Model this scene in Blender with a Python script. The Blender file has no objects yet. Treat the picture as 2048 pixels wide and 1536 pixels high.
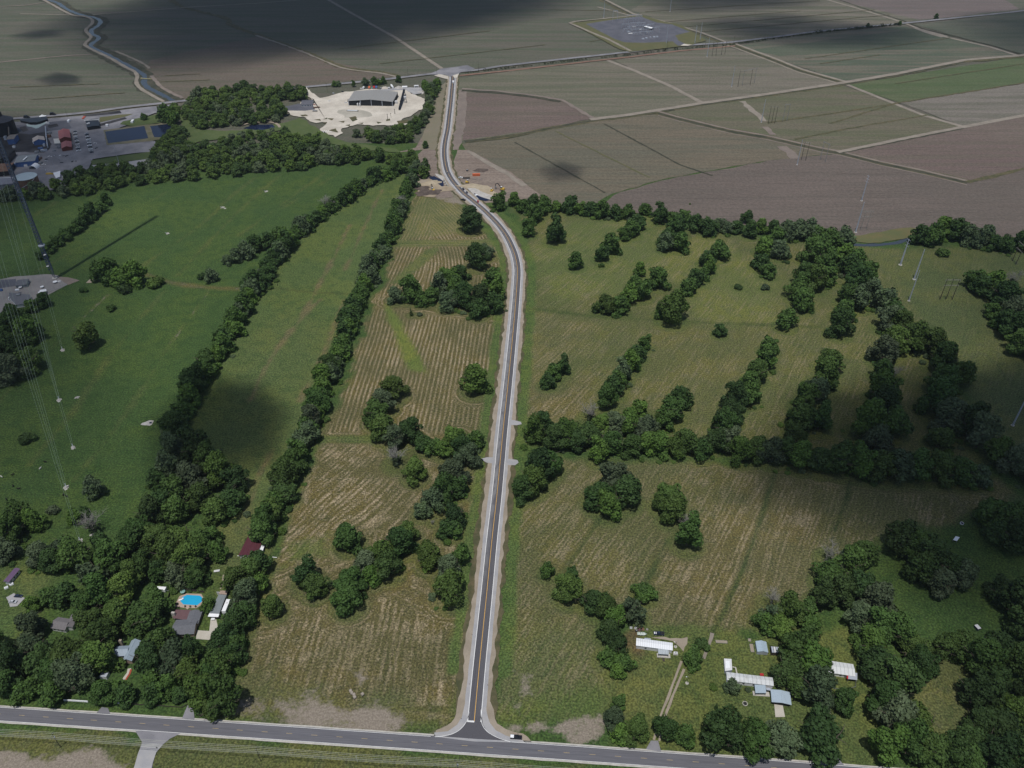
import bpy, bmesh, math, random
import numpy as np
from mathutils import Vector, Matrix

scene = bpy.context.scene
rnd = random.Random(7)
R = math.radians
# ------------------------------------------------------------------ camera
H = 380.0                      # metres above the ground
PITCH = R(37.6)                # below the horizon
FPX = 1580.0                   # focal length in photo pixels (photo 2048 x 1536)
cam_d = bpy.data.cameras.new("camera")
cam_d.sensor_width = 36.0
cam_d.lens = 36.0 * FPX / 2048.0
cam_d.clip_start = 1.0
cam_d.clip_end = 30000.0
cam = bpy.data.objects.new("camera", cam_d)
scene.collection.objects.link(cam)
cam.location = (0, 0, H)
cam.rotation_euler = (math.pi / 2 - PITCH, 0, 0)
scene.camera = cam

# ------------------------------------------------------------------ light
SUN_EL, SUN_AZ = R(74.0), R(200.0)     # azimuth clockwise from +Y
SDIR = Vector((math.sin(SUN_AZ) * math.cos(SUN_EL), math.cos(SUN_AZ) * math.cos(SUN_EL), math.sin(SUN_EL)))
world = bpy.data.worlds.new("World")
scene.world = world
world.use_nodes = True
wn = world.node_tree
wn.nodes.clear()
w_out = wn.nodes.new("ShaderNodeOutputWorld")
w_bg = wn.nodes.new("ShaderNodeBackground")
w_sky = wn.nodes.new("ShaderNodeTexSky")
w_sky.sky_type = 'NISHITA'
w_sky.sun_disc = False
w_sky.sun_elevation = SUN_EL
w_sky.sun_rotation = SUN_AZ
w_bg.inputs[1].default_value = 0.085
wn.links.new(w_sky.outputs[0], w_bg.inputs[0])
wn.links.new(w_bg.outputs[0], w_out.inputs[0])
sun_d = bpy.data.lights.new("sun", 'SUN')
sun_d.energy = 3.5
sun_d.angle = R(0.5)
sun_d.color = (1.0, 0.97, 0.93)
sun = bpy.data.objects.new("sun", sun_d)
sun.rotation_euler = (-SDIR).to_track_quat('-Z', 'Y').to_euler()
sun.location = (0, 0, 1500)
scene.collection.objects.link(sun)

scene.view_settings.view_transform = 'Standard'
scene.view_settings.look = 'None'
scene.view_settings.exposure = -0.13
scene.view_settings.gamma = 1.0
scene.view_settings.use_curve_mapping = False
scene.cycles.max_bounces = 4
scene.cycles.diffuse_bounces = 2
scene.cycles.glossy_bounces = 2
scene.cycles.transmission_bounces = 2
scene.cycles.transparent_max_bounces = 12
scene.cycles.volume_bounces = 0
scene.cycles.sample_clamp_indirect = 4.0

# ------------------------------------------------------------------ geometry helpers
CP, SP = math.cos(PITCH), math.sin(PITCH)
def G(u, v, z=0.0):
    """photo pixel -> point of the place at height z"""
    x, y = (u - 1024.0) / FPX, (768.0 - v) / FPX
    dz = -SP + y * CP
    t = (z - H) / dz
    return Vector((x * t, (CP + y * SP) * t, z))
def mpp(u, v):
    y = (768.0 - v) / FPX
    return (H / (SP - y * CP)) / FPX
def zoomed(ox, oy, s):
    return lambda x, y: (ox + x / s, oy + y / s)

_lat = np.random.RandomState(5).rand(256, 256)
def vnoise(x, y, sc=1.0, seed=0):
    x = np.asarray(x, float) * sc + seed * 17.31
    y = np.asarray(y, float) * sc + seed * 9.77
    xi, yi = np.floor(x).astype(int), np.floor(y).astype(int)
    fx, fy = x - xi, y - yi
    fx, fy = fx * fx * (3 - 2 * fx), fy * fy * (3 - 2 * fy)
    g = lambda a, b: _lat[a % 256, b % 256]
    return (g(xi, yi) * (1 - fx) + g(xi + 1, yi) * fx) * (1 - fy) + (g(xi, yi + 1) * (1 - fx) + g(xi + 1, yi + 1) * fx) * fy
def n1(x, y, sc=1.0, seed=0):
    return float(vnoise(x, y, sc, seed))

COL = scene.collection
class MB:
    """collects faces, links them as ONE mesh object"""
    def __init__(s, org=(0, 0, 0)):
        s.v, s.f, s.mi, s.o, s.m = [], [], [], Vector(org), 0
    def add(s, vs, fs):
        b = len(s.v)
        s.v += [Vector(p) - s.o for p in vs]
        s.f += [[b + i for i in f] for f in fs]
        s.mi += [s.m] * len(fs)
        return s
    def frustum(s, c, b, t, h, rot=0.0):
        """box whose bottom is b=(lx,ly) at c and whose top is t at c+h; t may carry an x shift"""
        ca, sa = math.cos(rot), math.sin(rot)
        sh = t[2] if len(t) > 2 else 0.0
        P = []
        for (lx, ly, z, dx) in ((b[0], b[1], 0, 0), (t[0], t[1], h, sh)):
            for (i, j) in ((-1, -1), (1, -1), (1, 1), (-1, 1)):
                x, y = i * lx / 2 + dx, j * ly / 2
                P.append((c[0] + x * ca - y * sa, c[1] + x * sa + y * ca, c[2] + z))
        return s.add(P, [(0, 3, 2, 1), (4, 5, 6, 7), (0, 1, 5, 4), (1, 2, 6, 5), (2, 3, 7, 6), (3, 0, 4, 7)])
    def box(s, c, d, rot=0.0):
        return s.frustum(c, (d[0], d[1]), (d[0], d[1]), d[2], rot)
    def prism(s, poly, z0, z1):
        n = len(poly)
        P = [(p[0], p[1], z0) for p in poly] + [(p[0], p[1], z1) for p in poly]
        return s.add(P, [tuple(range(n - 1, -1, -1)), tuple(range(n, 2 * n))] + [(i, (i + 1) % n, n + (i + 1) % n, n + i) for i in range(n)])
    def tube(s, p, q, r0, r1=None, n=6, cap=True):
        r1 = r0 if r1 is None else r1
        p, q = Vector(p), Vector(q)
        d = (q - p).normalized()
        a = d.cross(Vector((0, 0, 1)) if abs(d.z) < .9 else Vector((1, 0, 0))).normalized()
        b = d.cross(a)
        P = []
        for (c, r) in ((p, r0), (q, r1)):
            for k in range(n):
                w = 2 * math.pi * k / n
                P.append(c + a * (r * math.cos(w)) + b * (r * math.sin(w)))
        F = [(i, (i + 1) % n, n + (i + 1) % n, n + i) for i in range(n)]
        if cap: F += [tuple(range(n - 1, -1, -1)), tuple(range(n, 2 * n))]
        return s.add(P, F)
    def path(s, pts, r0, r1, n=5):
        m = len(pts) - 1
        for i in range(m):
            s.tube(pts[i], pts[i + 1], r0 + (r1 - r0) * i / m, r0 + (r1 - r0) * (i + 1) / m, n)
        return s
    def lathe(s, c, prof, n=20):
        P, F = [], []
        for (r, z) in prof:
            for k in range(n):
                w = 2 * math.pi * k / n
                P.append((c[0] + r * math.cos(w), c[1] + r * math.sin(w), c[2] + z))
        for j in range(len(prof) - 1):
            for k in range(n):
                F.append((j * n + k, j * n + (k + 1) % n, (j + 1) * n + (k + 1) % n, (j + 1) * n + k))
        F += [tuple(range(n - 1, -1, -1)), tuple(range((len(prof) - 1) * n, len(prof) * n))]
        return s.add(P, F)
    def mound(s, c, rx, ry, h, rot=0.0, seed=0, rough=.25, n=22, m=7):
        P, F = [], []
        ca, sa = math.cos(rot), math.sin(rot)
        for j in range(m + 1):
            q = j / m
            for k in range(n):
                w = 2 * math.pi * k / n
                e = 1 + rough * (n1(math.cos(w) * 2 + 9, math.sin(w) * 2 + 9, 1.3, seed) - .5) * 2
                x, y = rx * q * e * math.cos(w), ry * q * e * math.sin(w)
                z = h * (1 - q) ** .8 * (1 + rough * 1.6 * (n1(x, y, .6, seed + 3) - .5)) - (.15 if j == m else 0)
                P.append((c[0] + x * ca - y * sa, c[1] + x * sa + y * ca, c[2] + z))
        for j in range(m):
            for k in range(n):
                F.append((j * n + k, (j + 1) * n + k, (j + 1) * n + (k + 1) % n, j * n + (k + 1) % n))
        F.append(tuple(range(m * n + n - 1, m * n - 1, -1)))
        return s.add(P, F)
    def build(s, name, mat=None, parent=None, smooth=False):
        me = bpy.data.meshes.new(name)
        me.from_pydata([tuple(p) for p in s.v], [], s.f)
        for m in (mat if isinstance(mat, (list, tuple)) else [mat]):
            if m: me.materials.append(m)
        if any(s.mi): me.polygons.foreach_set("material_index", s.mi)
        if smooth: me.polygons.foreach_set("use_smooth", [True] * len(me.polygons))
        me.update()
        o = bpy.data.objects.new(name, me)
        COL.objects.link(o)
        if parent is not None:
            o.parent = parent
        else:
            o.location = s.o
        return o
def thing(name, label, cat, loc, group=None, rotz=0.0):
    o = bpy.data.objects.new(name, None)
    COL.objects.link(o)
    o.location = loc
    o.rotation_euler = (0, 0, rotz)
    o.empty_display_size = 1.0
    return tag(o, label, cat, group)
def tag(o, label, cat, group=None):
    o["label"] = label
    o["category"] = cat
    if group: o["group"] = group
    return o
def dup(root, loc, rotz=0.0, scale=None, label=None, group=None):
    r = root.copy(); COL.objects.link(r)
    r.location = loc; r.rotation_euler = (0, 0, rotz)
    if scale is not None: r.scale = scale
    if label: r["label"] = label
    if group: r["group"] = group
    for ch in KIDS[root.name]:
        c = ch.copy(); COL.objects.link(c); c.parent = r
        for g in KIDS.get(ch.name, ()):
            d = g.copy(); COL.objects.link(d); d.parent = c
    return r
KIDS = {}
def remember(root):
    KIDS[root.name] = [o for o in bpy.data.objects if o.parent == root]
    for c in KIDS[root.name]:
        k = [o for o in bpy.data.objects if o.parent == c]
        if k: KIDS[c.name] = k
    return root
def struct(o, kind="structure"):
    o["kind"] = kind
    return o
_ones = "zeroth first second third fourth fifth sixth seventh eighth ninth tenth eleventh twelfth thirteenth fourteenth fifteenth sixteenth seventeenth eighteenth nineteenth".split()
_tens = {2: ("twentieth", "twenty"), 3: ("thirtieth", "thirty"), 4: ("fortieth", "forty"), 5: ("fiftieth", "fifty"), 6: ("sixtieth", "sixty"), 7: ("seventieth", "seventy"), 8: ("eightieth", "eighty"), 9: ("ninetieth", "ninety")}
def ordw(n):
    if n < 20: return _ones[n]
    if n >= 100: return "%dth" % n
    t, o = divmod(n, 10)
    return _tens[t][0] if o == 0 else _tens[t][1] + "-" + _ones[o]

# ------------------------------------------------------------------ materials
class NT:
    def __init__(s, name):
        s.m = bpy.data.materials.new(name); s.m.use_nodes = True
        s.t = s.m.node_tree; s.b = s.t.nodes["Principled BSDF"]
        s.b.inputs["Specular IOR Level"].default_value = .25
    def n(s, t, **k):
        d = s.t.nodes.new(t)
        for a, b in k.items(): setattr(d, a, b)
        return d
    def l(s, a, b): s.t.links.new(a, b)
    def put(s, sock, val):
        if isinstance(val, (int, float)): sock.default_value = val
        elif isinstance(val, (tuple, list)): sock.default_value = tuple(val) + ((1,) if len(val) == 3 and sock.type == 'RGBA' else ())
        else: s.l(val, sock)
    def math(s, op, a, b=0.0, c=None, clamp=False):
        d = s.n("ShaderNodeMath", operation=op, use_clamp=clamp)
        s.put(d.inputs[0], a); s.put(d.inputs[1], b)
        if c is not None: s.put(d.inputs[2], c)
        return d.outputs[0]
    def mix(s, f, a, b, blend='MIX'):
        d = s.n("ShaderNodeMix", data_type='RGBA', blend_type=blend)
        s.put(d.inputs[0], f); s.put(d.inputs[6], a); s.put(d.inputs[7], b)
        return d.outputs[2]
    def noise(s, vec, scale, detail=3.0, rough=.55):
        d = s.n("ShaderNodeTexNoise")
        d.inputs["Scale"].default_value = scale; d.inputs["Detail"].default_value = detail; d.inputs["Roughness"].default_value = rough
        if vec is not None: s.l(vec, d.inputs["Vector"])
        return d.outputs["Fac"]
    def ss(s, x, lo, hi):
        d = s.n("ShaderNodeMapRange", interpolation_type='SMOOTHSTEP')
        s.put(d.inputs[0], x); s.put(d.inputs[1], lo); s.put(d.inputs[2], hi)
        return d.outputs[0]
    def pos(s): return s.n("ShaderNodeNewGeometry").outputs["Position"]
    def obj(s): return s.n("ShaderNodeTexCoord").outputs["Object"]
    def uv(s): return s.n("ShaderNodeTexCoord").outputs["UV"]
    def attr(s, name): return s.n("ShaderNodeAttribute", attribute_name=name)
    def mapv(s, vec, rot=0.0, scale=(1, 1, 1)):
        d = s.n("ShaderNodeMapping"); d.vector_type = 'POINT'
        d.inputs["Rotation"].default_value = (0, 0, rot); d.inputs["Scale"].default_value = scale
        s.l(vec, d.inputs["Vector"]); return d.outputs[0]
    def done(s, col, rough=.9):
        s.put(s.b.inputs["Base Color"], col); s.put(s.b.inputs["Roughness"], rough)
        return s.m
def scl(c, k): return tuple(min(1, x * k) for x in c)
_mc = {}
def flat(name, c, rough=.7, var=.18, scale=1.0, metal=0.0):
    """plain surface with weathering: two scales of noise"""
    if name in _mc: return _mc[name]
    t = NT(name)
    p = t.pos()
    a = t.noise(p, .35 * scale, 4); b = t.noise(p, 2.5 * scale, 3)
    f = t.math('ADD', t.math('MULTIPLY', a, .6), t.math('MULTIPLY', b, .4))
    t.done(t.mix(t.ss(f, .3, .7), scl(c, 1 - var), scl(c, 1 + var)), rough)
    t.b.inputs["Metallic"].default_value = metal
    _mc[name] = t.m
    return t.m
def ribbed(name, c, rot, pitch=.9, dirt=.2, rough=.45):
    """sheet metal roofing: ribs along one direction, streaks of rust and dirt along them"""
    t = NT(name)
    p = t.mapv(t.pos(), -rot)
    sx = t.n("ShaderNodeSeparateXYZ"); t.l(p, sx.inputs[0])
    rib = t.math('SINE', t.math('MULTIPLY', sx.outputs[0], 2 * math.pi / pitch))
    st = t.noise(t.mapv(t.pos(), -rot, (1.2, .12, 1)), 1.0, 4)
    col = t.mix(t.ss(rib, .5, 1.0), c, scl(c, .78))
    col = t.mix(t.math('MULTIPLY', t.ss(st, .45, .75), dirt * 2), col, scl((c[0], c[1] * .93, c[2] * .84), .5))
    return t.done(col, rough)
def ang(p, q):
    a, b = G(*p), G(*q)
    return math.atan2(b.y - a.y, b.x - a.x)
def field_mat(name, ca, cb, cc, rot, row=9.0, streak=.5, fine=.2, cell=.012):
    """cropland: broad tonal bands and thin rows along one direction, soil mottling"""
    t = NT(name)
    p = t.pos()
    q = t.mapv(p, -rot, (.0035, .055, 1))
    band = t.noise(q, 1.0, 5, .62)
    q2 = t.mapv(p, -rot, (.012, .42, 1))
    rows = t.noise(q2, 1.0, 3, .6)
    big = t.noise(p, cell * .35, 4, .6)
    mot = t.noise(p, cell * 4, 5, .65)
    fn = t.noise(p, .3, 3, .75)
    col = t.mix(t.ss(big, .36, .64), ca, cb)
    col = t.mix(t.math('MULTIPLY', t.ss(band, .42, .6), min(1, streak * 1.5)), col, cc)
    col = t.mix(t.math('MULTIPLY', t.ss(rows, .48, .66), streak * .9), col, scl(ca, .6))
    col = t.mix(t.math('MULTIPLY', t.ss(mot, .45, .75), .35), col, scl(cb, .75))
    k = t.math('ADD', 1 - fine, t.math('MULTIPLY', t.ss(fn, .3, .7), 2 * fine))
    kk = t.n("ShaderNodeCombineXYZ")
    for i in range(3): t.l(k, kk.inputs[i])
    col = t.mix(1.0, col, kk.outputs[0], 'MULTIPLY')
    return t.done(col, .95)
def soil_mat(name, c, c2, scale=.25, fine=.3):
    t = NT(name)
    p = t.pos()
    a = t.noise(p, scale * .25, 5, .65); b = t.noise(p, scale * 4, 4, .7)
    col = t.mix(t.ss(a, .35, .65), c, c2)
    col = t.mix(t.math('MULTIPLY', t.ss(b, .5, .75), fine * 1.6), col, scl(c, .6))
    return t.done(col, .95)
def asphalt_mat(name, dark, light, wear, lanes, band=None):
    """lanes: list of (x_from, x_to, light amount); x is metres across the road (UV.x), UV.y runs along"""
    t = NT(name)
    uv = t.uv()
    sx = t.n("ShaderNodeSeparateXYZ"); t.l(uv, sx.inputs[0])
    st = t.noise(t.mapv(uv, 0, (2.2, .05, 1)), 1.0, 4, .6)
    bl = t.noise(t.mapv(uv, 0, (.5, .12, 1)), 1.0, 5, .65)
    fn = t.noise(t.pos(), 3.0, 3, .7)
    col = t.mix(t.ss(st, .35, .7), dark, scl(dark, 1.45))
    for (a, b, k, y0, y1) in lanes:
        inside = t.math('MULTIPLY', t.ss(sx.outputs[0], a - .25, a + .25), t.math('SUBTRACT', 1.0, t.ss(sx.outputs[0], b - .25, b + .25)))
        inside = t.math('MULTIPLY', inside, t.math('MULTIPLY', t.ss(sx.outputs[1], y0 - 30, y0 + 30), t.math('SUBTRACT', 1.0, t.ss(sx.outputs[1], y1 - 30, y1 + 30))))
        col = t.mix(t.math('MULTIPLY', t.math('MULTIPLY', inside, k), t.ss(bl, .25, .6)), col, light)
    col = t.mix(t.math('MULTIPLY', t.ss(fn, .4, .8), .35), col, scl(light, .8))
    return t.done(col, .85)

def pasture_mat():
    t = NT("pasture_grass")
    p = t.pos()
    base = t.attr("tint").outputs["Color"]
    straw = t.attr("straw").outputs["Fac"]
    bare = t.attr("bare").outputs["Fac"]
    sw = t.attr("swath").outputs["Fac"]
    pitch = t.attr("pitch").outputs["Fac"]
    rag = t.attr("rag").outputs["Fac"]
    big = t.noise(p, .018, 5, .6); med = t.noise(p, .11, 5, .65); fn = t.noise(p, .42, 4, .75); vf = t.noise(p, .95, 3, .8)
    # tonal patches and weeds in the grass
    col = t.mix(t.math('MULTIPLY', t.ss(big, .42, .6), .75), base, t.mix(1.0, base, (1.4, 1.18, .95), 'MULTIPLY'))
    col = t.mix(t.math('MULTIPLY', t.ss(med, .46, .62), .7), col, t.mix(1.0, base, (.6, .72, .66), 'MULTIPLY'))
    col = t.mix(t.math('MULTIPLY', t.ss(fn, .5, .66), .75), col, t.mix(1.0, base, (.55, .62, .55), 'MULTIPLY'))
    col = t.mix(t.math('MULTIPLY', t.ss(vf, .53, .66), .9), col, t.mix(1.0, base, (1.75, 1.55, 1.35), 'MULTIPLY'))
    # cut hay lying in swaths
    wob = t.math('ADD', t.math('MULTIPLY', t.math('SUBTRACT', fn, .5), 2.6), t.math('MULTIPLY', t.math('SUBTRACT', med, .5), 2.0))
    ph = t.math('DIVIDE', t.math('ADD', sw, t.math('MULTIPLY', wob, rag)), pitch)
    sp = t.n("ShaderNodeSeparateXYZ"); t.l(p, sp.inputs[0])
    cv = t.n("ShaderNodeCombineXYZ"); t.l(ph, cv.inputs[0]); t.l(t.math('MULTIPLY', sp.outputs[1], .035), cv.inputs[1]); t.l(t.math('MULTIPLY', sp.outputs[0], .012), cv.inputs[2])
    nz = t.noise(cv.outputs[0], 1.35, 2, .55)
    s1 = t.math('SINE', t.math('MULTIPLY', ph, 2 * math.pi))
    s = t.math('ADD', t.math('MULTIPLY', s1, t.math('SUBTRACT', 1.45, t.math('MULTIPLY', rag, .75))), t.math('MULTIPLY', t.math('SUBTRACT', nz, .5), t.math('ADD', 2.6, t.math('MULTIPLY', rag, 3.4))))
    s = t.math('ADD', s, t.math('MULTIPLY', t.math('SUBTRACT', vf, .5), t.math('ADD', 2.2, t.math('MULTIPLY', rag, 4.0))))
    s = t.math('ADD', s, t.math('MULTIPLY', t.math('SUBTRACT', med, .5), t.math('ADD', 1.2, t.math('MULTIPLY', rag, 3.5))))
    hay = t.math('MULTIPLY', t.ss(s, -.5, 1.5), t.math('ADD', .45, t.math('MULTIPLY', t.ss(big, .38, .6), .6)))
    hay = t.math('MULTIPLY', hay, straw, clamp=True)
    strawcol = t.mix(t.ss(fn, .35, .7), (.19, .152, .088), (.37, .30, .195))
    col = t.mix(t.math('MULTIPLY', hay, .9), col, strawcol)
    # clods, tufts and clippings
    gr = t.math('ADD', .62, t.math('MULTIPLY', t.ss(t.noise(p, .85, 2, .6), .36, .64), .78))
    gc = t.n("ShaderNodeCombineXYZ")
    for i in range(3): t.l(gr, gc.inputs[i])
    col = t.mix(1.0, col, gc.outputs[0], 'MULTIPLY')
    # worn bare soil
    e = t.math('ADD', bare, t.math('ADD', t.math('MULTIPLY', t.math('SUBTRACT', fn, .5), 1.1), t.math('MULTIPLY', t.math('SUBTRACT', med, .5), 1.3)))
    soil = t.mix(t.ss(vf, .35, .7), (.17, .142, .112), (.29, .25, .20))
    col = t.mix(t.math('MULTIPLY', t.ss(e, .25, .8), t.ss(bare, .02, .12)), col, soil)
    return t.done(col, .95)

def crown_mat(name, c, warm, pale=0.0):
    t = NT(name)
    oi = t.n("ShaderNodeObjectInfo")
    p = t.obj()
    a = t.noise(p, .22, 3); b = t.noise(p, 1.1, 3, .7)
    r = oi.outputs["Random"]
    r2 = t.math('FRACT', t.math('MULTIPLY', r, 7.31))
    col = t.mix(r, c, warm)
    col = t.mix(t.math('MULTIPLY', t.ss(a, .35, .68), .8), col, t.mix(1.0, col, (1.5, 1.55, 1.2), 'MULTIPLY'))
    col = t.mix(t.ss(b, .4, .7), col, t.mix(1.0, col, (.62, .66, .62), 'MULTIPLY'))
    k = t.math('ADD', .7, t.math('MULTIPLY', r2, .6))
    kk = t.n("ShaderNodeCombineXYZ")
    for i in range(3): t.l(k, kk.inputs[i])
    col = t.mix(1.0, col, kk.outputs[0], 'MULTIPLY')
    t.done(col, .75)
    return t.m
def water_mat(name, c, rough=.12):
    t = NT(name)
    n = t.noise(t.pos(), .5, 3)
    bp = t.n("ShaderNodeBump"); bp.inputs["Strength"].default_value = .25; bp.inputs["Distance"].default_value = .3
    t.l(n, bp.inputs["Height"]); t.l(bp.outputs[0], t.b.inputs["Normal"])
    t.b.inputs["Specular IOR Level"].default_value = .5 if name.startswith("pool") else .16
    return t.done(c, rough)

M = {}
M['bark'] = flat('bark', (.085, .07, .055), .9, .3, 3)
M['deadwood'] = flat('dead_wood', (.25, .24, .215), .9, .25, 3)
M['wood'] = flat('pole_wood', (.06, .05, .042), .9, .25, 2)
M['steel'] = flat('galvanised_steel', (.36, .39, .44), .5, .12, 1)
M['mast'] = flat('mast_paint', (.055, .075, .125), .6, .2, .4)
GREENS_FAR = crown_mat('scrub_leaf', (.034, .052, .022), (.045, .06, .026))
M['guy'] = flat('galvanised_guy', (.24, .31, .26), .5, .1)
M['wire'] = flat('wire', (.42, .43, .36), .5, .1)
M['conc'] = flat('concrete', (.42, .4, .36), .9, .18, 1)
M['white'] = flat('white_paint', (.78, .79, .8), .5, .06)
M['offwhite'] = flat('off_white_siding', (.6, .6, .6), .6, .1)
M['black'] = flat('black_paint', (.014, .015, .02), .35, .2)
M['rubber'] = flat('rubber', (.02, .02, .02), .9, .2)
M['glass'] = flat('dark_glass', (.02, .026, .032), .12, .2)
M['mark_white'] = flat('white_road_paint', (.72, .72, .7), .7, .12, 1)
M['mark_yellow'] = flat('yellow_road_paint', (.60, .36, .10), .7, .14, 1)
M['mark_faded'] = flat('faded_yellow_paint', (.42, .32, .16), .8, .16, 1)
M['gravel'] = soil_mat('grey_gravel', (.30, .30, .31), (.36, .35, .345), .5, .15)
M['tan'] = soil_mat('tan_verge', (.255, .215, .165), (.32, .272, .213), .4, .3)
M['dirt'] = soil_mat('farm_track', (.21, .183, .15), (.265, .232, .192), .3, .2)
M['dirt_dark'] = soil_mat('ditch_bank', (.035, .04, .026), (.07, .065, .045), .3, .3)
M['ditchgrass'] = soil_mat('ditch_grass', (.06, .065, .03), (.12, .10, .055), .5, .5)
M['redline'] = soil_mat('red_clay_strip', (.20, .115, .085), (.23, .14, .105), .3, .2)
M['chalk'] = soil_mat('pale_limestone', (.44, .40, .34), (.58, .535, .46), .12, .4)
M['rock'] = soil_mat('crushed_rock', (.36, .34, .31), (.46, .44, .41), 1.0, .4)
M['bluegravel'] = soil_mat('blue_gravel', (.085, .088, .106), (.115, .117, .136), .2, .15)
M['yardgrey'] = soil_mat('yard_asphalt', (.15, .15, .165), (.24, .235, .25), .15, .25)
M['coal'] = soil_mat('dark_yard', (.022, .022, .026), (.06, .058, .062), .12, .25)
M['ochre'] = soil_mat('ochre_grass', (.115, .108, .05), (.095, .10, .045), .3, .3)
M['lawn'] = soil_mat('lawn', (.065, .095, .03), (.085, .11, .04), .3, .3)
M['turned'] = soil_mat('turned_soil', (.17, .14, .122), (.215, .178, .15), .25, .3)
M['wetsoil'] = soil_mat('dark_heaped_soil', (.075, .058, .05), (.12, .095, .08), .6, .4)
M['sand'] = soil_mat('yellow_sand', (.32, .265, .185), (.41, .345, .25), .5, .2)
M['concrete_drive'] = soil_mat('concrete_drive', (.42, .39, .33), (.48, .45, .39), .5, .15)
M['water'] = water_mat('creek_water', (.045, .058, .074))
M['pond'] = water_mat('pond_water', (.010, .016, .042))
M['pool'] = water_mat('pool_water', (.02, .36, .62), .08)
M['rust'] = flat('rust_steel', (.16, .09, .06), .8, .3)
M['orange'] = flat('orange_paint', (.55, .13, .05), .5, .12)
M['yellow'] = flat('yellow_machine_paint', (.55, .36, .06), .5, .15)
M['red'] = flat('red_paint', (.40, .03, .035), .4, .12)
M['blue'] = flat('blue_paint', (.06, .12, .28), .5, .15)
M['navy'] = flat('navy_paint', (.02, .03, .06), .35, .15)
M['silver'] = flat('silver_paint', (.45, .47, .5), .35, .1)
M['grey'] = flat('grey_paint', (.22, .23, .24), .5, .12)
M['teal'] = flat('teal_paint', (.03, .25, .22), .5, .12)
M['brick'] = flat('pale_brick', (.33, .25, .2), .9, .2, 3)
M['darkwall'] = flat('dark_opening', (.018, .02, .024), .8, .3)
M['shingle'] = flat('grey_shingle', (.13, .135, .15), .9, .14, 3)
M['shingle_warm'] = flat('brown_grey_shingle', (.16, .15, .155), .9, .14, 3)
M['maroon'] = flat('maroon_felt', (.13, .075, .08), .9, .12, 2)
M['hide_black'] = flat('black_hide', (.015, .013, .012), .8, .3)
M['hide_white'] = flat('white_hide', (.6, .57, .52), .8, .1)
M['hay'] = flat('weathered_hay', (.27, .23, .19), .95, .2, 4)
# ------------------------------------------------------------------ where the trees stand
# each stand: (where it is, group, order axis, [(u, v, crown width in photo px, kind)])
def row(pts, gap, w0, w1, jit=3.0, seed=1, kind='t', two=0.0):
    """crowns along a line of photo pixels; gap in metres"""
    r = random.Random(seed); out = []
    P = resample0([G(p[0], p[1], 7.0) for p in pts], gap)
    n = len(P)
    for i, p in enumerate(P):
        f = i / max(1, n - 1)
        d = w0 + (w1 - w0) * f
        for s in ((-1, 1) if two else (0,)):
            out.append((p.x + r.uniform(-jit, jit) + s * two, p.y + r.uniform(-jit, jit) + s * two * .4, d * r.uniform(.78, 1.2), kind))
    return out
def resample0(P, gap):
    out = [P[0].copy()]; left = gap
    for a, b in zip(P[:-1], P[1:]):
        L = (b - a).length; pos = left
        while pos <= L:
            out.append(a + (b - a) * (pos / L)); pos += gap
        left = pos - L
    return out
def px(lst):
    out = []
    for e in lst:
        u, v, w = e[:3]; k = e[3] if len(e) > 3 else 't'
        d = w * mpp(u, v)
        p = G(u, v, {'t': .42, 'b': .3, 'd': .4, 's': .6, 'c': .8}.get(k, .42) * d)
        out.append((p.x, p.y, d, k))
    return out
def wood(poly, gap, w0, w1, seed=1, kind='t'):
    r = random.Random(seed)
    P = [G(*q) for q in poly]
    x0, x1 = min(p.x for p in P), max(p.x for p in P); y0, y1 = min(p.y for p in P), max(p.y for p in P)
    out = []
    for _ in range(int((x1 - x0) * (y1 - y0) / gap ** 2 * 9)):
        x, y = r.uniform(x0, x1), r.uniform(y0, y1)
        ins = False
        for i in range(len(P)):
            a, b = P[i], P[i - 1]
            if (a.y > y) != (b.y > y) and x < (b.x - a.x) * (y - a.y) / (b.y - a.y) + a.x: ins = not ins
        if ins and all((x - q[0]) ** 2 + (y - q[1]) ** 2 > gap * gap for q in out):
            out.append((x, y, r.uniform(w0, w1), kind))
    return out
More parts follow.
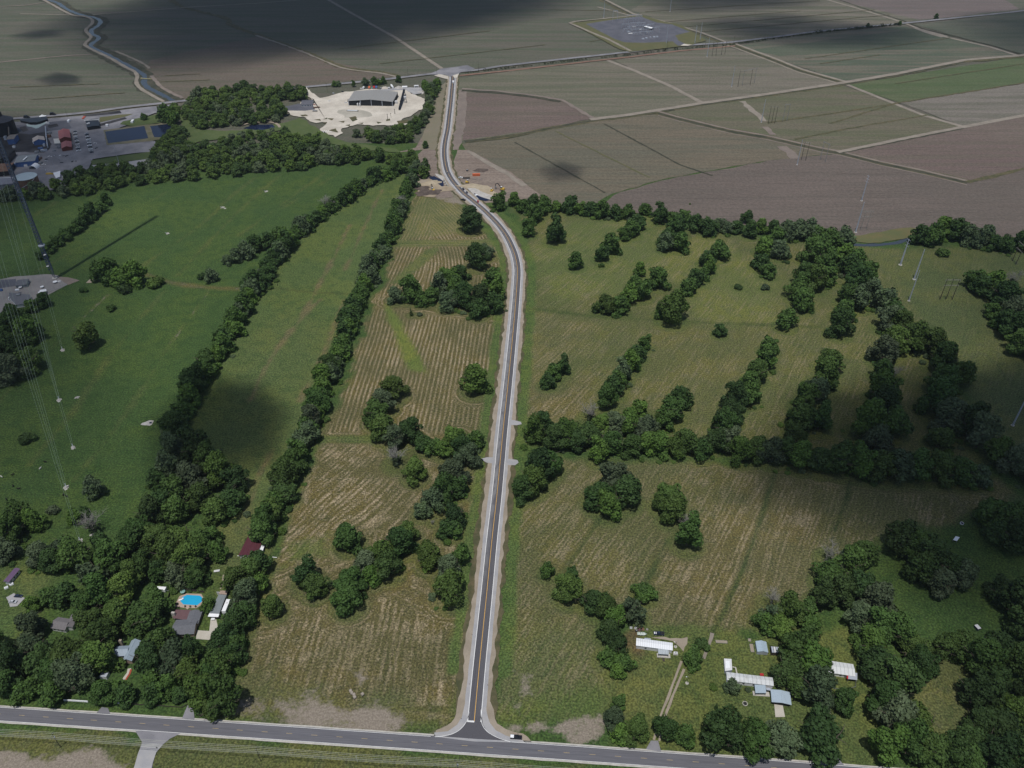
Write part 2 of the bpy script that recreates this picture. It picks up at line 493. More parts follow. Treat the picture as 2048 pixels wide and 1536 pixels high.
STANDS = [
 ("in the hedgerow edging the dark pasture", "trees of the far pasture hedgerow", row([(800, 335), (735, 362), (690, 393), (650, 418), (612, 450), (585, 474), (560, 503), (538, 530), (518, 560), (500, 588), (480, 620), (465, 650), (445, 682), (425, 715), (405, 745), (385, 775), (362, 810), (348, 845), (335, 880)], 8.2, 15, 18, 3.2, 11) + px([(655, 408, 36, 'd'), (600, 452, 32, 'd'), (470, 650, 38, 's')])),
 ("in the side spur of that hedgerow", "trees of the hedgerow spur", px([(455, 520, 22), (472, 514, 26), (492, 502, 34), (512, 490, 32), (535, 478, 32), (554, 468, 30)])),
 ("in the straight hedgerow beside the windrows", "trees of the straight hedgerow", row([(832, 335), (815, 375), (802, 412), (787, 450), (770, 485), (752, 520), (736, 550), (720, 580), (708, 612), (698, 640), (688, 670), (678, 700), (664, 730), (650, 760), (640, 790), (629, 820), (618, 850), (606, 880), (594, 910), (582, 940), (568, 970), (556, 1000), (544, 1030), (532, 1062)], 7.8, 14, 17.5, 2.8, 12) + px([(804, 404, 34, 'd'), (786, 446, 34, 's'), (742, 548, 34, 's')])),
 ("at the left of the road's bend", "trees at the bend of the new road", px([(942, 440, 50), (953, 518, 46), (972, 505, 32)])),
 ("in the hooked copse by the bend", "trees of the hooked copse", px([(898, 556, 48), (920, 545, 36), (880, 568, 42), (985, 556, 40), (992, 580, 42), (960, 598, 50), (930, 598, 48), (897, 600, 46), (862, 590, 36), (822, 584, 46), (792, 588, 38), (843, 598, 30), (988, 606, 44), (958, 618, 40), (915, 575, 44)])),
 ("alone in the windrowed field", "lone field trees left of the road", px([(822, 622, 13, 'c'), (838, 628, 13, 'b'), (950, 765, 56), (829, 940, 52), (793, 915, 52, 'd'), (695, 1076, 62), (545, 1212, 50), (866, 1045, 14, 'd')])),
 ("in the clump left of the road stubs", "trees of the clump by the road stubs", px([(786, 776, 54), (768, 802, 52), (754, 830, 54), (764, 858, 54), (790, 874, 50), (820, 866, 52), (846, 884, 42), (868, 890, 40), (886, 898, 38), (917, 864, 24), (904, 884, 48), (926, 898, 46), (950, 880, 42), (938, 915, 48)])),
 ("in the belt left of the road", "trees of the belt left of the road", px([(905, 950, 60), (888, 985, 58), (916, 975, 46), (868, 1000, 50), (908, 1030, 52), (845, 1020, 40), (895, 1058, 42), (912, 1060, 36), (858, 1112, 56), (895, 1140, 60), (900, 1180, 66), (922, 1112, 44), (800, 1088, 60), (816, 1064, 50), (762, 1112, 60), (730, 1130, 58), (702, 1160, 56), (694, 1196, 66), (776, 1134, 54), (742, 1146, 48), (612, 1150, 62), (628, 1170, 54)])),
 ("in the line below the brown field", "trees along the brown ploughed field", px([(998, 405, 34), (1028, 400, 28), (1046, 412, 30), (1066, 402, 30), (1090, 405, 34), (1114, 412, 26), (1140, 410, 36), (1160, 418, 26), (1180, 415, 36), (1204, 420, 34), (1232, 420, 36), (1256, 424, 28), (1290, 418, 28), (1320, 430, 38), (1345, 434, 34), (1370, 432, 32), (1392, 444, 38), (1417, 455, 36), (1440, 450, 28), (1456, 456, 26), (1474, 452, 32), (1495, 432, 26, 's'), (1500, 462, 32), (1522, 456, 30), (1546, 455, 32), (1575, 462, 40), (1600, 458, 44), (1622, 462, 42), (1640, 470, 40), (1665, 478, 42), (1690, 478, 40)])),
 ("in the far meadow clumps", "meadow clump trees", px([(1070, 428, 36), (1082, 418, 32), (1057, 458, 34), (1110, 467, 46), (1275, 440, 40), (1264, 456, 40), (1250, 466, 32), (1356, 456, 46), (1338, 472, 40), (1362, 485, 40), (1332, 488, 34), (1222, 490, 40), (1204, 508, 34), (1203, 530, 14, 'b'), (1152, 523, 34), (1440, 500, 42), (1416, 516, 38), (1418, 536, 30), (1392, 556, 36), (1378, 570, 40), (1406, 548, 28), (1279, 540, 28), (1271, 568, 40), (1286, 582, 42), (1262, 586, 40), (1318, 550, 44, 's'), (1478, 572, 18, 'b'), (1530, 573, 20, 'b'), (1215, 606, 46), (1240, 610, 42), (1195, 616, 22), (1346, 622, 60), (1330, 616, 42), (1441, 660, 30), (1110, 742, 40), (1126, 735, 34), (1096, 762, 34), (1573, 640, 42)])),
 ("in the mid-meadow diagonal row", "short diagonal row trees", px([(1290, 686, 30), (1276, 706, 36), (1262, 726, 40), (1244, 748, 42), (1226, 776, 46), (1214, 800, 46), (1180, 826, 46, 'd'), (1238, 762, 38), (1280, 820, 46), (1360, 798, 46), (1344, 822, 54), (1334, 842, 42)])),
 ("in the right meadow's diagonal hedges", "diagonal hedge trees", px([(1530, 490, 42), (1552, 480, 40), (1524, 520, 42), (1538, 540, 34), (1560, 500, 40), (1626, 508, 50), (1642, 500, 46), (1652, 530, 50), (1612, 548, 50), (1632, 560, 50), (1600, 580, 50), (1606, 602, 46), (1656, 552, 40), (1690, 505, 44), (1700, 532, 46), (1714, 560, 50), (1700, 590, 50), (1690, 620, 46), (1680, 652, 50), (1720, 600, 46), (1540, 692, 40), (1530, 720, 46), (1514, 746, 50), (1500, 790, 46), (1470, 800, 54), (1462, 830, 50), (1450, 852, 50), (1500, 762, 44), (1660, 722, 54), (1650, 750, 60), (1630, 780, 60), (1610, 800, 50), (1602, 838, 60), (1640, 842, 50), (1592, 868, 50), (1770, 782, 66), (1760, 820, 70), (1738, 850, 74), (1790, 850, 60), (1758, 880, 60), (1466, 836, 40, 'd'), (1655, 545, 34, 's'), (1606, 560, 40, 's')])),
 ("in the belt by the power line", "trees of the power line belt", px([(1716, 512, 44), (1734, 542, 46), (1748, 576, 46), (1768, 600, 50), (1790, 615, 50), (1778, 642, 52), (1802, 650, 52), (1790, 682, 56), (1768, 704, 54), (1830, 676, 58), (1862, 690, 52), (1886, 718, 60), (1790, 745, 34, 'd'), (1766, 742, 44), (1920, 750, 60), (1890, 764, 66), (1880, 802, 70), (1902, 832, 70), (1942, 850, 64), (1962, 874, 62), (2000, 900, 62), (2032, 922, 62), (2070, 945, 66)])),
 ("in the hedge crossing the meadow", "trees of the cross hedge", px([(1070, 866, 50), (1086, 848, 52), (1110, 880, 54), (1132, 868, 56), (1152, 884, 48), (1180, 870, 58), (1200, 858, 50), (1222, 890, 50), (1198, 906, 46), (1232, 850, 54), (1260, 850, 50), (1290, 858, 54), (1266, 892, 48), (1296, 886, 46), (1320, 886, 54), (1346, 892, 48), (1376, 886, 54), (1402, 896, 48), (1430, 884, 54), (1456, 880, 54), (1482, 904, 50), (1512, 900, 54), (1542, 906, 54), (1572, 900, 54), (1602, 914, 58), (1640, 920, 58), (1680, 920, 64), (1720, 926, 64), (1760, 930, 68), (1800, 930, 68), (1840, 932, 68), (1880, 936, 64), (1920, 942, 64), (1956, 950, 52), (1880, 875, 56), (1210, 880, 36, 'd'), (1246, 896, 30, 'd'), (1490, 890, 44, 's'), (1130, 862, 44, 's')])),
 ("in the near mown field clumps", "near field clump trees", px([(1080, 938, 64), (1098, 928, 56), (1064, 964, 60), (1044, 982, 48), (1226, 962, 72), (1252, 985, 68), (1200, 990, 68), (1216, 1012, 56), (1340, 992, 66), (1346, 1022, 58), (1326, 1004, 48), (1372, 1042, 44, 'd'), (1376, 1072, 62), (1095, 1143, 30)])),
 ("in the belt behind the mobile home", "trees of the curved belt", px([(1136, 1180, 60), (1142, 1160, 46), (1190, 1205, 54), (1212, 1216, 50), (1264, 1212, 66, 's'), (1290, 1182, 48), (1230, 1238, 50), (1218, 1262, 50), (1230, 1290, 54), (1218, 1312, 46), (1244, 1326, 48), (1236, 1344, 36), (1238, 1404, 34), (1226, 1440, 54), (1240, 1466, 48)])),
 ("beside the highway below the mobile homes", "roadside trees before the mobile homes", px([(1274, 1458, 56), (1330, 1458, 58), (1370, 1470, 48, 's'), (1446, 1468, 84), (1508, 1480, 76), (1562, 1476, 72), (1640, 1468, 104)])),
 ("on the mobile home lawns", "lawn trees", px([(1386, 1312, 48), (1406, 1288, 34, 'b'), (1466, 1374, 34), (1428, 1372, 18, 'b'), (1433, 1412, 14, 'c'), (1496, 1378, 13, 'b'), (1602, 1300, 80), (1630, 1330, 92), (1580, 1345, 66), (1636, 1382, 84), (1596, 1372, 60), (1686, 1404, 52)])),
 ("in the wood right of the houses", "trees of the wood right of the houses", px([(1760, 1330, 84), (1796, 1362, 84), (1768, 1400, 84), (1790, 1440, 84), (1812, 1486, 80), (1836, 1446, 70), (1770, 1492, 78), (1862, 1506, 80), (1906, 1512, 76), (1940, 1520, 70), (1662, 1152, 66), (1700, 1130, 66), (1724, 1112, 62), (1684, 1186, 66), (1724, 1176, 76), (1752, 1212, 76), (1644, 1196, 58), (1762, 1256, 76), (1800, 1264, 66), (1830, 1292, 66), (1846, 1326, 66), (1582, 1222, 66), (1542, 1222, 56, 's'), (1562, 1250, 56), (1612, 1222, 50), (1530, 1244, 46), (1622, 1250, 50), (1716, 1236, 60), (1740, 1290, 66), (1660, 1108, 46, 'd'), (1546, 1196, 46, 'd'), (1690, 1122, 56, 's')])),
 ("in the shaded copse by the white sheet", "trees of the shaded copse", px([(1800, 1080, 68), (1832, 1092, 68), (1862, 1112, 76), (1902, 1132, 66), (1842, 1140, 66), (1882, 1162, 66), (1930, 1156, 56)])),
 ("in the wood at the right edge", "trees of the right edge wood", px([(1982, 1030, 66), (2012, 1044, 76), (2036, 1076, 76), (2000, 1070, 60), (2002, 1184, 58), (2034, 1204, 76), (1932, 1290, 72), (1892, 1292, 62), (1962, 1322, 76), (1994, 1296, 70), (2030, 1318, 70), (1952, 1384, 76), (1986, 1372, 70), (1962, 1442, 76), (2002, 1454, 84), (2036, 1420, 66), (1990, 1506, 84), (2036, 1506, 80), (1946, 1480, 66), (2060, 1250, 80), (2070, 1380, 80)])),
 ("in the copse behind the power poles", "trees of the copse by the power poles", px([(1986, 560, 50), (1962, 570, 48), (1946, 560, 40), (2012, 592, 58), (2032, 622, 58), (2022, 652, 58), (2044, 684, 60), (1986, 620, 36), (2002, 642, 40), (2000, 578, 46), (2024, 560, 40, 'd'), (2070, 640, 60), (2080, 700, 60)])),
 ("along the bayou below the ploughed field", "trees along the bayou", px([(1842, 470, 42), (1868, 472, 42), (1886, 456, 40), (1912, 464, 40), (1936, 470, 40), (1956, 480, 36), (1972, 474, 38), (1990, 486, 34), (2012, 490, 34), (2042, 482, 42), (2075, 490, 40), (1864, 482, 26, 'd'), (1885, 502, 28, 'b')])),
 ("in the dark left pasture", "left pasture trees", px([(172, 676, 58), (55, 665, 52), (30, 700, 58), (56, 722, 58), (8, 690, 56), (20, 742, 58), (60, 650, 40), (218, 545, 48), (246, 552, 48), (270, 550, 46), (312, 562, 36, 'b'), (200, 545, 38), (422, 550, 30), (405, 552, 22, 'b'), (246, 577, 30, 'b'), (167, 578, 19, 'b'), (86, 602, 30), (62, 612, 30), (221, 615, 22, 'b'), (54, 874, 36, 'b'), (188, 978, 42), (25, 628, 34), (10, 645, 40), (-30, 720, 60)])),
 ("in the short hedge below the wood", "trees of the short left hedge", px([(212, 400, 26), (196, 414, 30), (182, 426, 30), (168, 437, 30), (156, 448, 30), (143, 458, 30), (128, 470, 28), (113, 482, 26), (98, 494, 26), (82, 508, 24)])),
 ("in the wood behind the left houses", "trees of the wood behind the houses", px([(350, 900, 58), (392, 900, 68), (412, 924, 58), (336, 932, 50), (440, 950, 68), (470, 962, 58), (384, 962, 68), (352, 982, 66), (312, 958, 40), (462, 1000, 58), (430, 1024, 56), (402, 1002, 56), (326, 1004, 56), (302, 1032, 56), (352, 1022, 56), (282, 1062, 56), (312, 1072, 66), (262, 1082, 66), (222, 1112, 66), (202, 1092, 48), (150, 1112, 66), (122, 1102, 62), (100, 1126, 56), (78, 1112, 56), (40, 1032, 56), (20, 1062, 56), (62, 1042, 48), (104, 1020, 26, 'b'), (90, 1048, 24, 'b'), (8, 1100, 56), (150, 1034, 34), (166, 1024, 28), (175, 1150, 62, 's'), (342, 1112, 66), (382, 1120, 66), (402, 1092, 56), (422, 1074, 46), (430, 1104, 46), (362, 1076, 56), (392, 1150, 54), (352, 1150, 54), (320, 1146, 46), (290, 1132, 56), (262, 1152, 56), (182, 1048, 60, 'd')])),
 ("among the houses at lower left", "trees among the left houses", px([(200, 1190, 66), (244, 1180, 62), (170, 1208, 56), (132, 1190, 52), (100, 1192, 50), (66, 1210, 34), (290, 1232, 76), (314, 1212, 62), (236, 1230, 62), (182, 1243, 66), (205, 1274, 62), (140, 1312, 78), (192, 1316, 80), (66, 1256, 58), (80, 1322, 70), (60, 1300, 60), (112, 1342, 66), (30, 1330, 70), (150, 1352, 76), (18, 1372, 56), (316, 1290, 76), (346, 1312, 76), (302, 1322, 70), (376, 1302, 54), (304, 1352, 50), (336, 1372, 46), (376, 1340, 54), (416, 1210, 34), (-30, 1300, 80)])),
 ("along the lower left roadside fence", "roadside trees at lower left", px([(48, 1380, 50), (102, 1386, 50, 's'), (204, 1390, 56), (226, 1376, 50), (250, 1388, 50), (306, 1388, 48), (360, 1388, 40), (322, 1384, 40), (408, 1388, 74), (448, 1400, 80), (424, 1412, 56)])),
 ("in the line right of the pool house", "trees beside the pool house", px([(472, 1160, 60), (502, 1142, 58), (520, 1128, 48), (492, 1192, 58), (516, 1172, 46), (472, 1250, 58), (452, 1282, 68), (440, 1330, 66), (426, 1354, 58), (470, 1292, 46), (462, 1316, 56), (490, 1225, 46)])),
 ("along the far road", "small trees along the far road", px([(669, 168, 12), (676, 167, 13), (731, 164, 15), (748, 164, 14), (757, 163, 14), (766, 162, 13), (797, 158, 14), (707, 169, 10), (850, 170, 20), (856, 178, 18), (874, 171, 20), (864, 176, 18), (1736, 51, 8), (1873, 33, 10), (1800, 46, 9), (851, 288, 14, 's'), (288, 235, 14), (330, 228, 34), (345, 236, 30), (1380, 408, 4)])),
]
WOODS = [
 ("wood", wood([(345, 225), (375, 205), (400, 195), (430, 186), (470, 180), (520, 186), (600, 183), (618, 200), (560, 204), (566, 246), (500, 252), (402, 258), (378, 236)], 11.5, 13, 19, 3)),
 ("wood", wood([(-80, 398), (0, 394), (62, 398), (100, 382), (150, 364), (200, 350), (300, 342), (316, 312), (336, 280), (350, 262), (368, 268), (380, 296), (410, 298), (450, 285), (490, 276), (560, 274), (610, 280), (645, 294), (700, 310), (795, 318), (800, 332), (735, 326), (690, 330), (600, 340), (450, 354), (300, 370), (180, 388), (60, 402), (-80, 410)], 12, 14, 19, 4)),
 ("wood", wood([(688, 272), (745, 266), (800, 266), (828, 252), (852, 222), (856, 186), (872, 182), (868, 214), (848, 252), (830, 285), (800, 292), (740, 284)], 11.5, 12, 17, 5)),
 ("wood", wood([(800, 318), (840, 322), (862, 345), (850, 358), (838, 345), (826, 345)], 11, 13, 17, 6)),
]
CLUMPS = [(x, y, d * .5) for s in STANDS for (x, y, d, k) in s[2]]
# ------------------------------------------------------------------ setting: flat sheets
def resample(pts, step, smooth=True, closed=False):
    P = [Vector((p[0], p[1])) for p in pts]
    out = []
    n = len(P)
    segs = n if closed else n - 1
    for i in range(segs):
        a, b = P[i % n], P[(i + 1) % n]
        z = P[(i - 1) % n] if (closed or i > 0) else a * 2 - b
        c = P[(i + 2) % n] if (closed or i + 2 < n) else b * 2 - a
        k = max(1, int((b - a).length / step))
        for j in range(k):
            t = j / k
            if smooth:
                out.append(0.5 * ((2 * a) + (b - z) * t + (2 * z - 5 * a + 4 * b - c) * t * t + (3 * a - z - 3 * b + c) * t ** 3))
            else:
                out.append(a + (b - a) * t)
    if not closed: out.append(P[-1])
    return out
def normals(P):
    N = []
    for i in range(len(P)):
        d = (P[min(i + 1, len(P) - 1)] - P[max(i - 1, 0)]).normalized()
        N.append(Vector((d.y, -d.x)))         # right-hand side
    return N
def strip(name, pts, left, right, z, mat, jag=0.0, step=6.0, smooth=True, seed=0, world=False, make=True):
    """ribbon along a line; left/right metres from the line (right positive); ragged edges"""
    P = resample([p if world else G(*p) for p in pts], step, smooth)
    N = normals(P)
    V, F, U = [], [], []
    dist = 0
    for i, p in enumerate(P):
        if i: dist += (P[i] - P[i - 1]).length
        a = left + jag * 2 * (n1(dist, 0, .13, seed) + .5 * n1(dist, 0, .5, seed + 5) - .75)
        b = right + jag * 2 * (n1(dist, 9, .13, seed + 1) + .5 * n1(dist, 0, .5, seed + 6) - .75)
        for w in (a, b):
            q = p + N[i] * w
            V.append((q.x, q.y, z)); U.append((w, dist))
    for i in range(len(P) - 1):
        F.append((2 * i, 2 * i + 1, 2 * i + 3, 2 * i + 2))
    if not make: return V, F
    me = bpy.data.meshes.new(name); me.from_pydata(V, [], F)
    uvl = me.uv_layers.new(name="UVMap")
    for lp in me.loops: uvl.data[lp.index].uv = U[lp.vertex_index]
    me.materials.append(mat); me.update()
    o = bpy.data.objects.new(name, me); COL.objects.link(o)
    return struct(o)
def sheet(name, pts, z, mat, jag=0.0, step=8.0, seed=0, smooth=False, world=False):
    P = resample([p if world else G(*p) for p in pts], step, smooth, closed=True)
    V = []
    for i, p in enumerate(P):
        d = (P[(i + 1) % len(P)] - P[i - 1]).normalized()
        k = jag * 2 * (n1(p.x, p.y, .09, seed) + .6 * n1(p.x, p.y, .31, seed + 2) - .8)
        V.append((p.x + d.y * k, p.y - d.x * k, z))
    me = bpy.data.meshes.new(name); me.from_pydata(V, [], [tuple(range(len(V)))])
    me.materials.append(mat); me.update()
    o = bpy.data.objects.new(name, me); COL.objects.link(o)
    return struct(o)

# far base sheet, out to the horizon
gm = field_mat('far_cropland', (.105, .10, .075), (.115, .10, .083), (.075, .088, .055), ang((200, 215), (760, 160)), row=9, streak=.45)
me = bpy.data.meshes.new('ground')
me.from_pydata([(-14000, -6000, -.35), (14000, -6000, -.35), (14000, 20000, -.35), (-14000, 20000, -.35)], [], [(0, 1, 2, 3)])
me.materials.append(gm)
o = bpy.data.objects.new('ground', me); COL.objects.link(o); struct(o)

# ---- the new road's centre line (photo pixels)
ROAD = [(950, 1476), (948.5, 1444), (958, 1340), (972.2, 1200), (984, 1080), (995, 980), (1006.3, 860), (1016.9, 760), (1028.4, 640), (1033.5, 575),
        (1034.9, 540), (1030.6, 513.7), (1022, 490.3), (1009.5, 467), (990.8, 443.4), (967, 420), (946, 402), (928.6, 388), (915, 374), (902.8, 358.6),
        (894, 341), (889.6, 319.5), (888.6, 300), (891, 280), (895.5, 257), (898.2, 233.7), (901, 210), (903.3, 187), (904.7, 171), (905.4, 158), (904, 148)]
HWY = [(-420, 1402), (-150, 1418.8), (32, 1430.7), (260, 1446), (482, 1461), (735, 1478.3), (984, 1495.7), (1240, 1513.7), (1494, 1532), (1760, 1552), (2300, 1594)]
FAR = [(-500, 285), (-60, 246), (0, 240), (160, 227), (250, 215), (342, 205), (470, 190), (607, 175), (762, 160), (874, 147), (949, 141), (1024, 130), (1261, 104), (1361, 92),
       (1449, 86), (1536, 76), (1648, 62), (1806, 47), (1873, 40), (2011, 26), (2150, 10), (2500, -25)]
roadP = [G(*p) for p in ROAD]
def poly_np(pts): return np.array([[G(*p).x, G(*p).y] for p in pts])
def dist_line(X, Y, pts, closed=False):
    A = np.array(pts, float)
    B = np.roll(A, -1, axis=0)
    if not closed: A, B = A[:-1], B[:-1]
    d = np.full(X.shape, 1e9)
    for (a, b) in zip(A, B):
        e = b - a; L = (e ** 2).sum() + 1e-9
        t = np.clip(((X - a[0]) * e[0] + (Y - a[1]) * e[1]) / L, 0, 1)
        d = np.minimum(d, (X - a[0] - t * e[0]) ** 2 + (Y - a[1] - t * e[1]) ** 2)
    return np.sqrt(d)
def inside(X, Y, pts):
    A = np.array(pts, float); B = np.roll(A, -1, axis=0)
    r = np.zeros(X.shape, bool)
    for (a, b) in zip(A, B):
        if a[1] == b[1]: continue
        c = ((a[1] > Y) != (b[1] > Y)) & (X < (b[0] - a[0]) * (Y - a[1]) / (b[1] - a[1]) + a[0])
        r ^= c
    return r
def sm(x, a, b):
    t = np.clip((x - a) / (b - a), 0, 1); return t * t * (3 - 2 * t)

# ---- near pasture: one fine grid whose plant cover varies from place to place
STEP = 2.2
xs = np.arange(-720, 760, STEP); ys = np.arange(60, 1010, STEP)
X, Y = np.meshgrid(xs, ys)
tint = np.zeros(X.shape + (3,)); tint[:] = (.041, .076, .020)
straw = np.zeros(X.shape); bare = np.zeros(X.shape); swath = X.copy(); pitch = np.full(X.shape, 3.4); rag = np.full(X.shape, .6)
jit = (vnoise(X, Y, .05, 1) - .5) * 10 + (vnoise(X, Y, .22, 2) - .5) * 6
def paint(pts, col=None, st=None, br=None, soft=4.0, jag=1.0, px=True):
    P = poly_np(pts) if px else np.array(pts)
    d = dist_line(X, Y, P, True)
    s = np.where(inside(X, Y, P), d, -d) + jit * jag
    w = sm(s, -soft, soft)
    global tint, straw, bare
    if col is not None: tint = tint * (1 - w[..., None]) + np.array(col) * w[..., None]
    if st is not None: straw = straw * (1 - w) + st * w
    if br is not None: bare = bare * (1 - w) + br * w
    return w
def paint_line(pts, half, col=None, st=None, br=None, soft=1.5, jag=.2):
    P = [(G(*p).x, G(*p).y) for p in pts]
    d = dist_line(X, Y, resample(P, 8))
    w = 1 - sm(d + jit * jag, half - soft, half + soft)
    global tint, straw, bare
    if col is not None: tint = tint * (1 - w[..., None]) + np.array(col) * w[..., None]
    if st is not None: straw = straw * (1 - w) + st * w
    if br is not None: bare = bare * (1 - w) + br * w
H1 = [(815, 330), (735, 365), (650, 420), (585, 475), (540, 530), (500, 590), (465, 650), (425, 715), (385, 775), (345, 845), (330, 885), (400, 960), (470, 1000)]
H2 = [(838, 330), (815, 385), (785, 455), (752, 520), (720, 580), (690, 670), (665, 730), (640, 790), (608, 880), (570, 970), (540, 1080)]
W_FIELD = [(845, 372), (900, 392), (940, 425), (985, 470), (1010, 520), (1014, 600), (1000, 700), (985, 800), (968, 940), (944, 1150), (925, 1330), (905, 1450), (600, 1440), (440, 1420), (470, 1270), (520, 1150), (560, 1085), (600, 985), (640, 880), (690, 770), (725, 660), (770, 560), (800, 470), (825, 400)]
E_UP = [(1050, 480), (1040, 430), (1010, 405), (1250, 420), (1500, 470), (1800, 500), (1850, 640), (1990, 930), (1500, 915), (1240, 905), (1050, 880), (1045, 760), (1062, 600), (1060, 520)]
E_LOW = [(1045, 930), (1240, 915), (1500, 930), (1990, 960), (2048, 1000), (1760, 1080), (1640, 1200), (1540, 1262), (1440, 1270), (1290, 1250), (1200, 1235), (1225, 1330), (1215, 1440), (1000, 1440), (1003, 1330), (1015, 1150), (1030, 1010)]
STRIP = [(815, 335), (845, 345), (785, 455), (720, 580), (665, 730), (608, 880), (545, 1080), (470, 1150), (430, 1040), (480, 1000), (420, 900), (345, 860), (425, 715), (500, 590), (585, 475), (650, 420), (735, 365)]
paint(STRIP, (.066, .098, .030), 0, soft=5)
paint([(800, 360), (838, 345), (720, 580), (640, 690), (690, 500)], (.072, .106, .034), soft=10)
paint([(470, 700), (560, 620), (690, 650), (620, 850), (500, 1080), (440, 900)], (.072, .10, .033), soft=12)
paint(W_FIELD, (.084, .079, .031), 1.05, soft=3)
paint([(840, 385), (935, 425), (965, 465), (800, 480)], (.10, .11, .04), .55, soft=6)
paint([(465, 1300), (560, 1240), (640, 1260), (930, 1250), (905, 1450), (450, 1430)], (.084, .079, .032), .92, soft=15)
paint([(470, 1345), (640, 1380), (910, 1400), (905, 1450), (450, 1420)], (.075, .085, .032), .3, soft=8)
paint([(440, 1385), (520, 1388), (640, 1395), (760, 1412), (860, 1432), (912, 1436), (905, 1470), (640, 1453), (440, 1434)], None, 0, .62, soft=9)
paint([(640, 1408), (700, 1410), (790, 1437), (760, 1458), (610, 1448)], None, 0, .85, soft=6)
paint([(700, 1340), (745, 1345), (760, 1365), (710, 1372)], None, .3, .55, soft=5)
paint([(775, 600), (805, 650), (850, 730), (860, 750), (815, 740), (790, 680), (768, 620)], (.10, .13, .032), 0, soft=3, jag=.4)
paint([(780, 565), (850, 500), (880, 490), (880, 500), (800, 570)], (.085, .105, .035), .1, soft=3, jag=.4)
paint([(795, 480), (995, 478), (1000, 492), (795, 494)], (.085, .105, .035), .35, soft=3, jag=.4)
paint([(645, 872), (740, 872), (745, 884), (640, 886)], (.07, .095, .03), .2, soft=2, jag=.3)
paint([(580, 1085), (650, 1075), (640, 1110), (560, 1140)], (.075, .10, .03), .2, soft=6)
paint([(845, 375), (930, 372), (945, 410), (905, 405), (860, 395)], None, .2, .7, soft=6)
paint(E_UP, (.077, .090, .031), .42, soft=5)
paint([(1060, 620), (1200, 640), (1120, 740), (1050, 800)], (.088, .094, .036), .5, soft=8)
paint([(1050, 790), (1180, 760), (1190, 830), (1060, 850)], (.092, .09, .035), .6, soft=10)
paint([(1270, 660), (1550, 660), (1500, 800), (1400, 850), (1290, 780)], (.084, .093, .032), .4, soft=12)
paint([(1150, 440), (1300, 430), (1400, 560), (1100, 610), (1060, 500)], (.082, .106, .032), .42, soft=12)
paint([(1300, 490), (1420, 470), (1560, 560), (1560, 650), (1400, 640)], (.09, .11, .032), .4, soft=12)
paint(E_LOW, (.080, .085, .033), .6, soft=5)
paint([(1330, 1080), (1560, 960), (1640, 1000), (1620, 1180), (1530, 1240), (1310, 1240)], (.085, .082, .034), .72, soft=12)
paint([(1003, 1260), (1200, 1240), (1225, 1420), (1000, 1430)], (.078, .092, .034), .45, soft=12)
paint([(1010, 1400), (1215, 1380), (1220, 1440), (1000, 1450)], (.07, .10, .028), .1, soft=8)
paint([(1000, 1442), (1220, 1436), (1222, 1478), (1000, 1470)], None, 0, .75, soft=4)
paint([(1035, 1345), (1065, 1345), (1070, 1420), (1030, 1420)], None, .2, .5, soft=6)
# bright verges along the new road
for off, k in ((-13.5, .9), (13.5, 1.0)):
    P = resample([(p.x, p.y) for p in roadP[2:17]], 6); N = normals(P)
    Q = [(P[i] + N[i] * off) for i in range(len(P))]
    d = dist_line(X, Y, [(q.x, q.y) for q in Q])
    w = (1 - sm(d + jit * .25, 3.2, 5.6)) * .9
    tint = tint * (1 - w[..., None]) + np.array((.066, .104, .028)) * w[..., None]; straw *= 1 - w
# yards, lawns, roadside
paint([(1230, 1262), (1420, 1262), (1540, 1275), (1700, 1250), (1760, 1440), (1760, 1560), (1220, 1500)], (.075, .098, .03), .0, soft=3)
paint([(1240, 1330), (1330, 1320), (1340, 1430), (1230, 1440)], (.088, .105, .034), .05, soft=10)
paint([(1232, 1268), (1275, 1262), (1272, 1300), (1232, 1300)], (.095, .07, .036), .1, .15, soft=3)
paint([(1800, 1290), (1920, 1290), (1960, 1480), (1830, 1500)], (.085, .10, .036), .15, soft=6)
paint([(1700, 505), (2060, 480), (2200, 1000), (2000, 920), (1900, 700), (1800, 580)], (.068, .088, .032), .16, soft=8)
paint([(-60, 1130), (60, 1110), (120, 1150), (60, 1300), (-60, 1420)], (.062, .09, .026), 0, soft=5)
paint([(-400, 1400), (0, 1410), (500, 1440), (500, 1462), (0, 1428)], (.06, .095, .022), 0, soft=2)
paint([(-400, 1430), (0, 1452), (1000, 1520), (2100, 1600), (2100, 1800), (-400, 1700)], (.072, .085, .028), .14, soft=2)
paint([(-300, 1500), (60, 1500), (200, 1505), (265, 1520), (270, 1640), (-300, 1640)], None, 0, .85, soft=4)
paint([(300, 1300), (330, 1290), (335, 1250), (300, 1210), (345, 1180), (420, 1180), (420, 1280)], (.05, .082, .022), 0, soft=3)
paint([(30, 1165), (40, 1130), (75, 1120), (90, 1165), (60, 1195)], (.085, .11, .034), 0, soft=4)
paint([(-40, 1250), (40, 1225), (40, 1270), (10, 1320), (-40, 1340)], (.06, .095, .028), 0, soft=4)
paint([(430, 1090), (500, 1000), (560, 1080), (540, 1180), (440, 1190)], (.075, .095, .032), .1, soft=6)
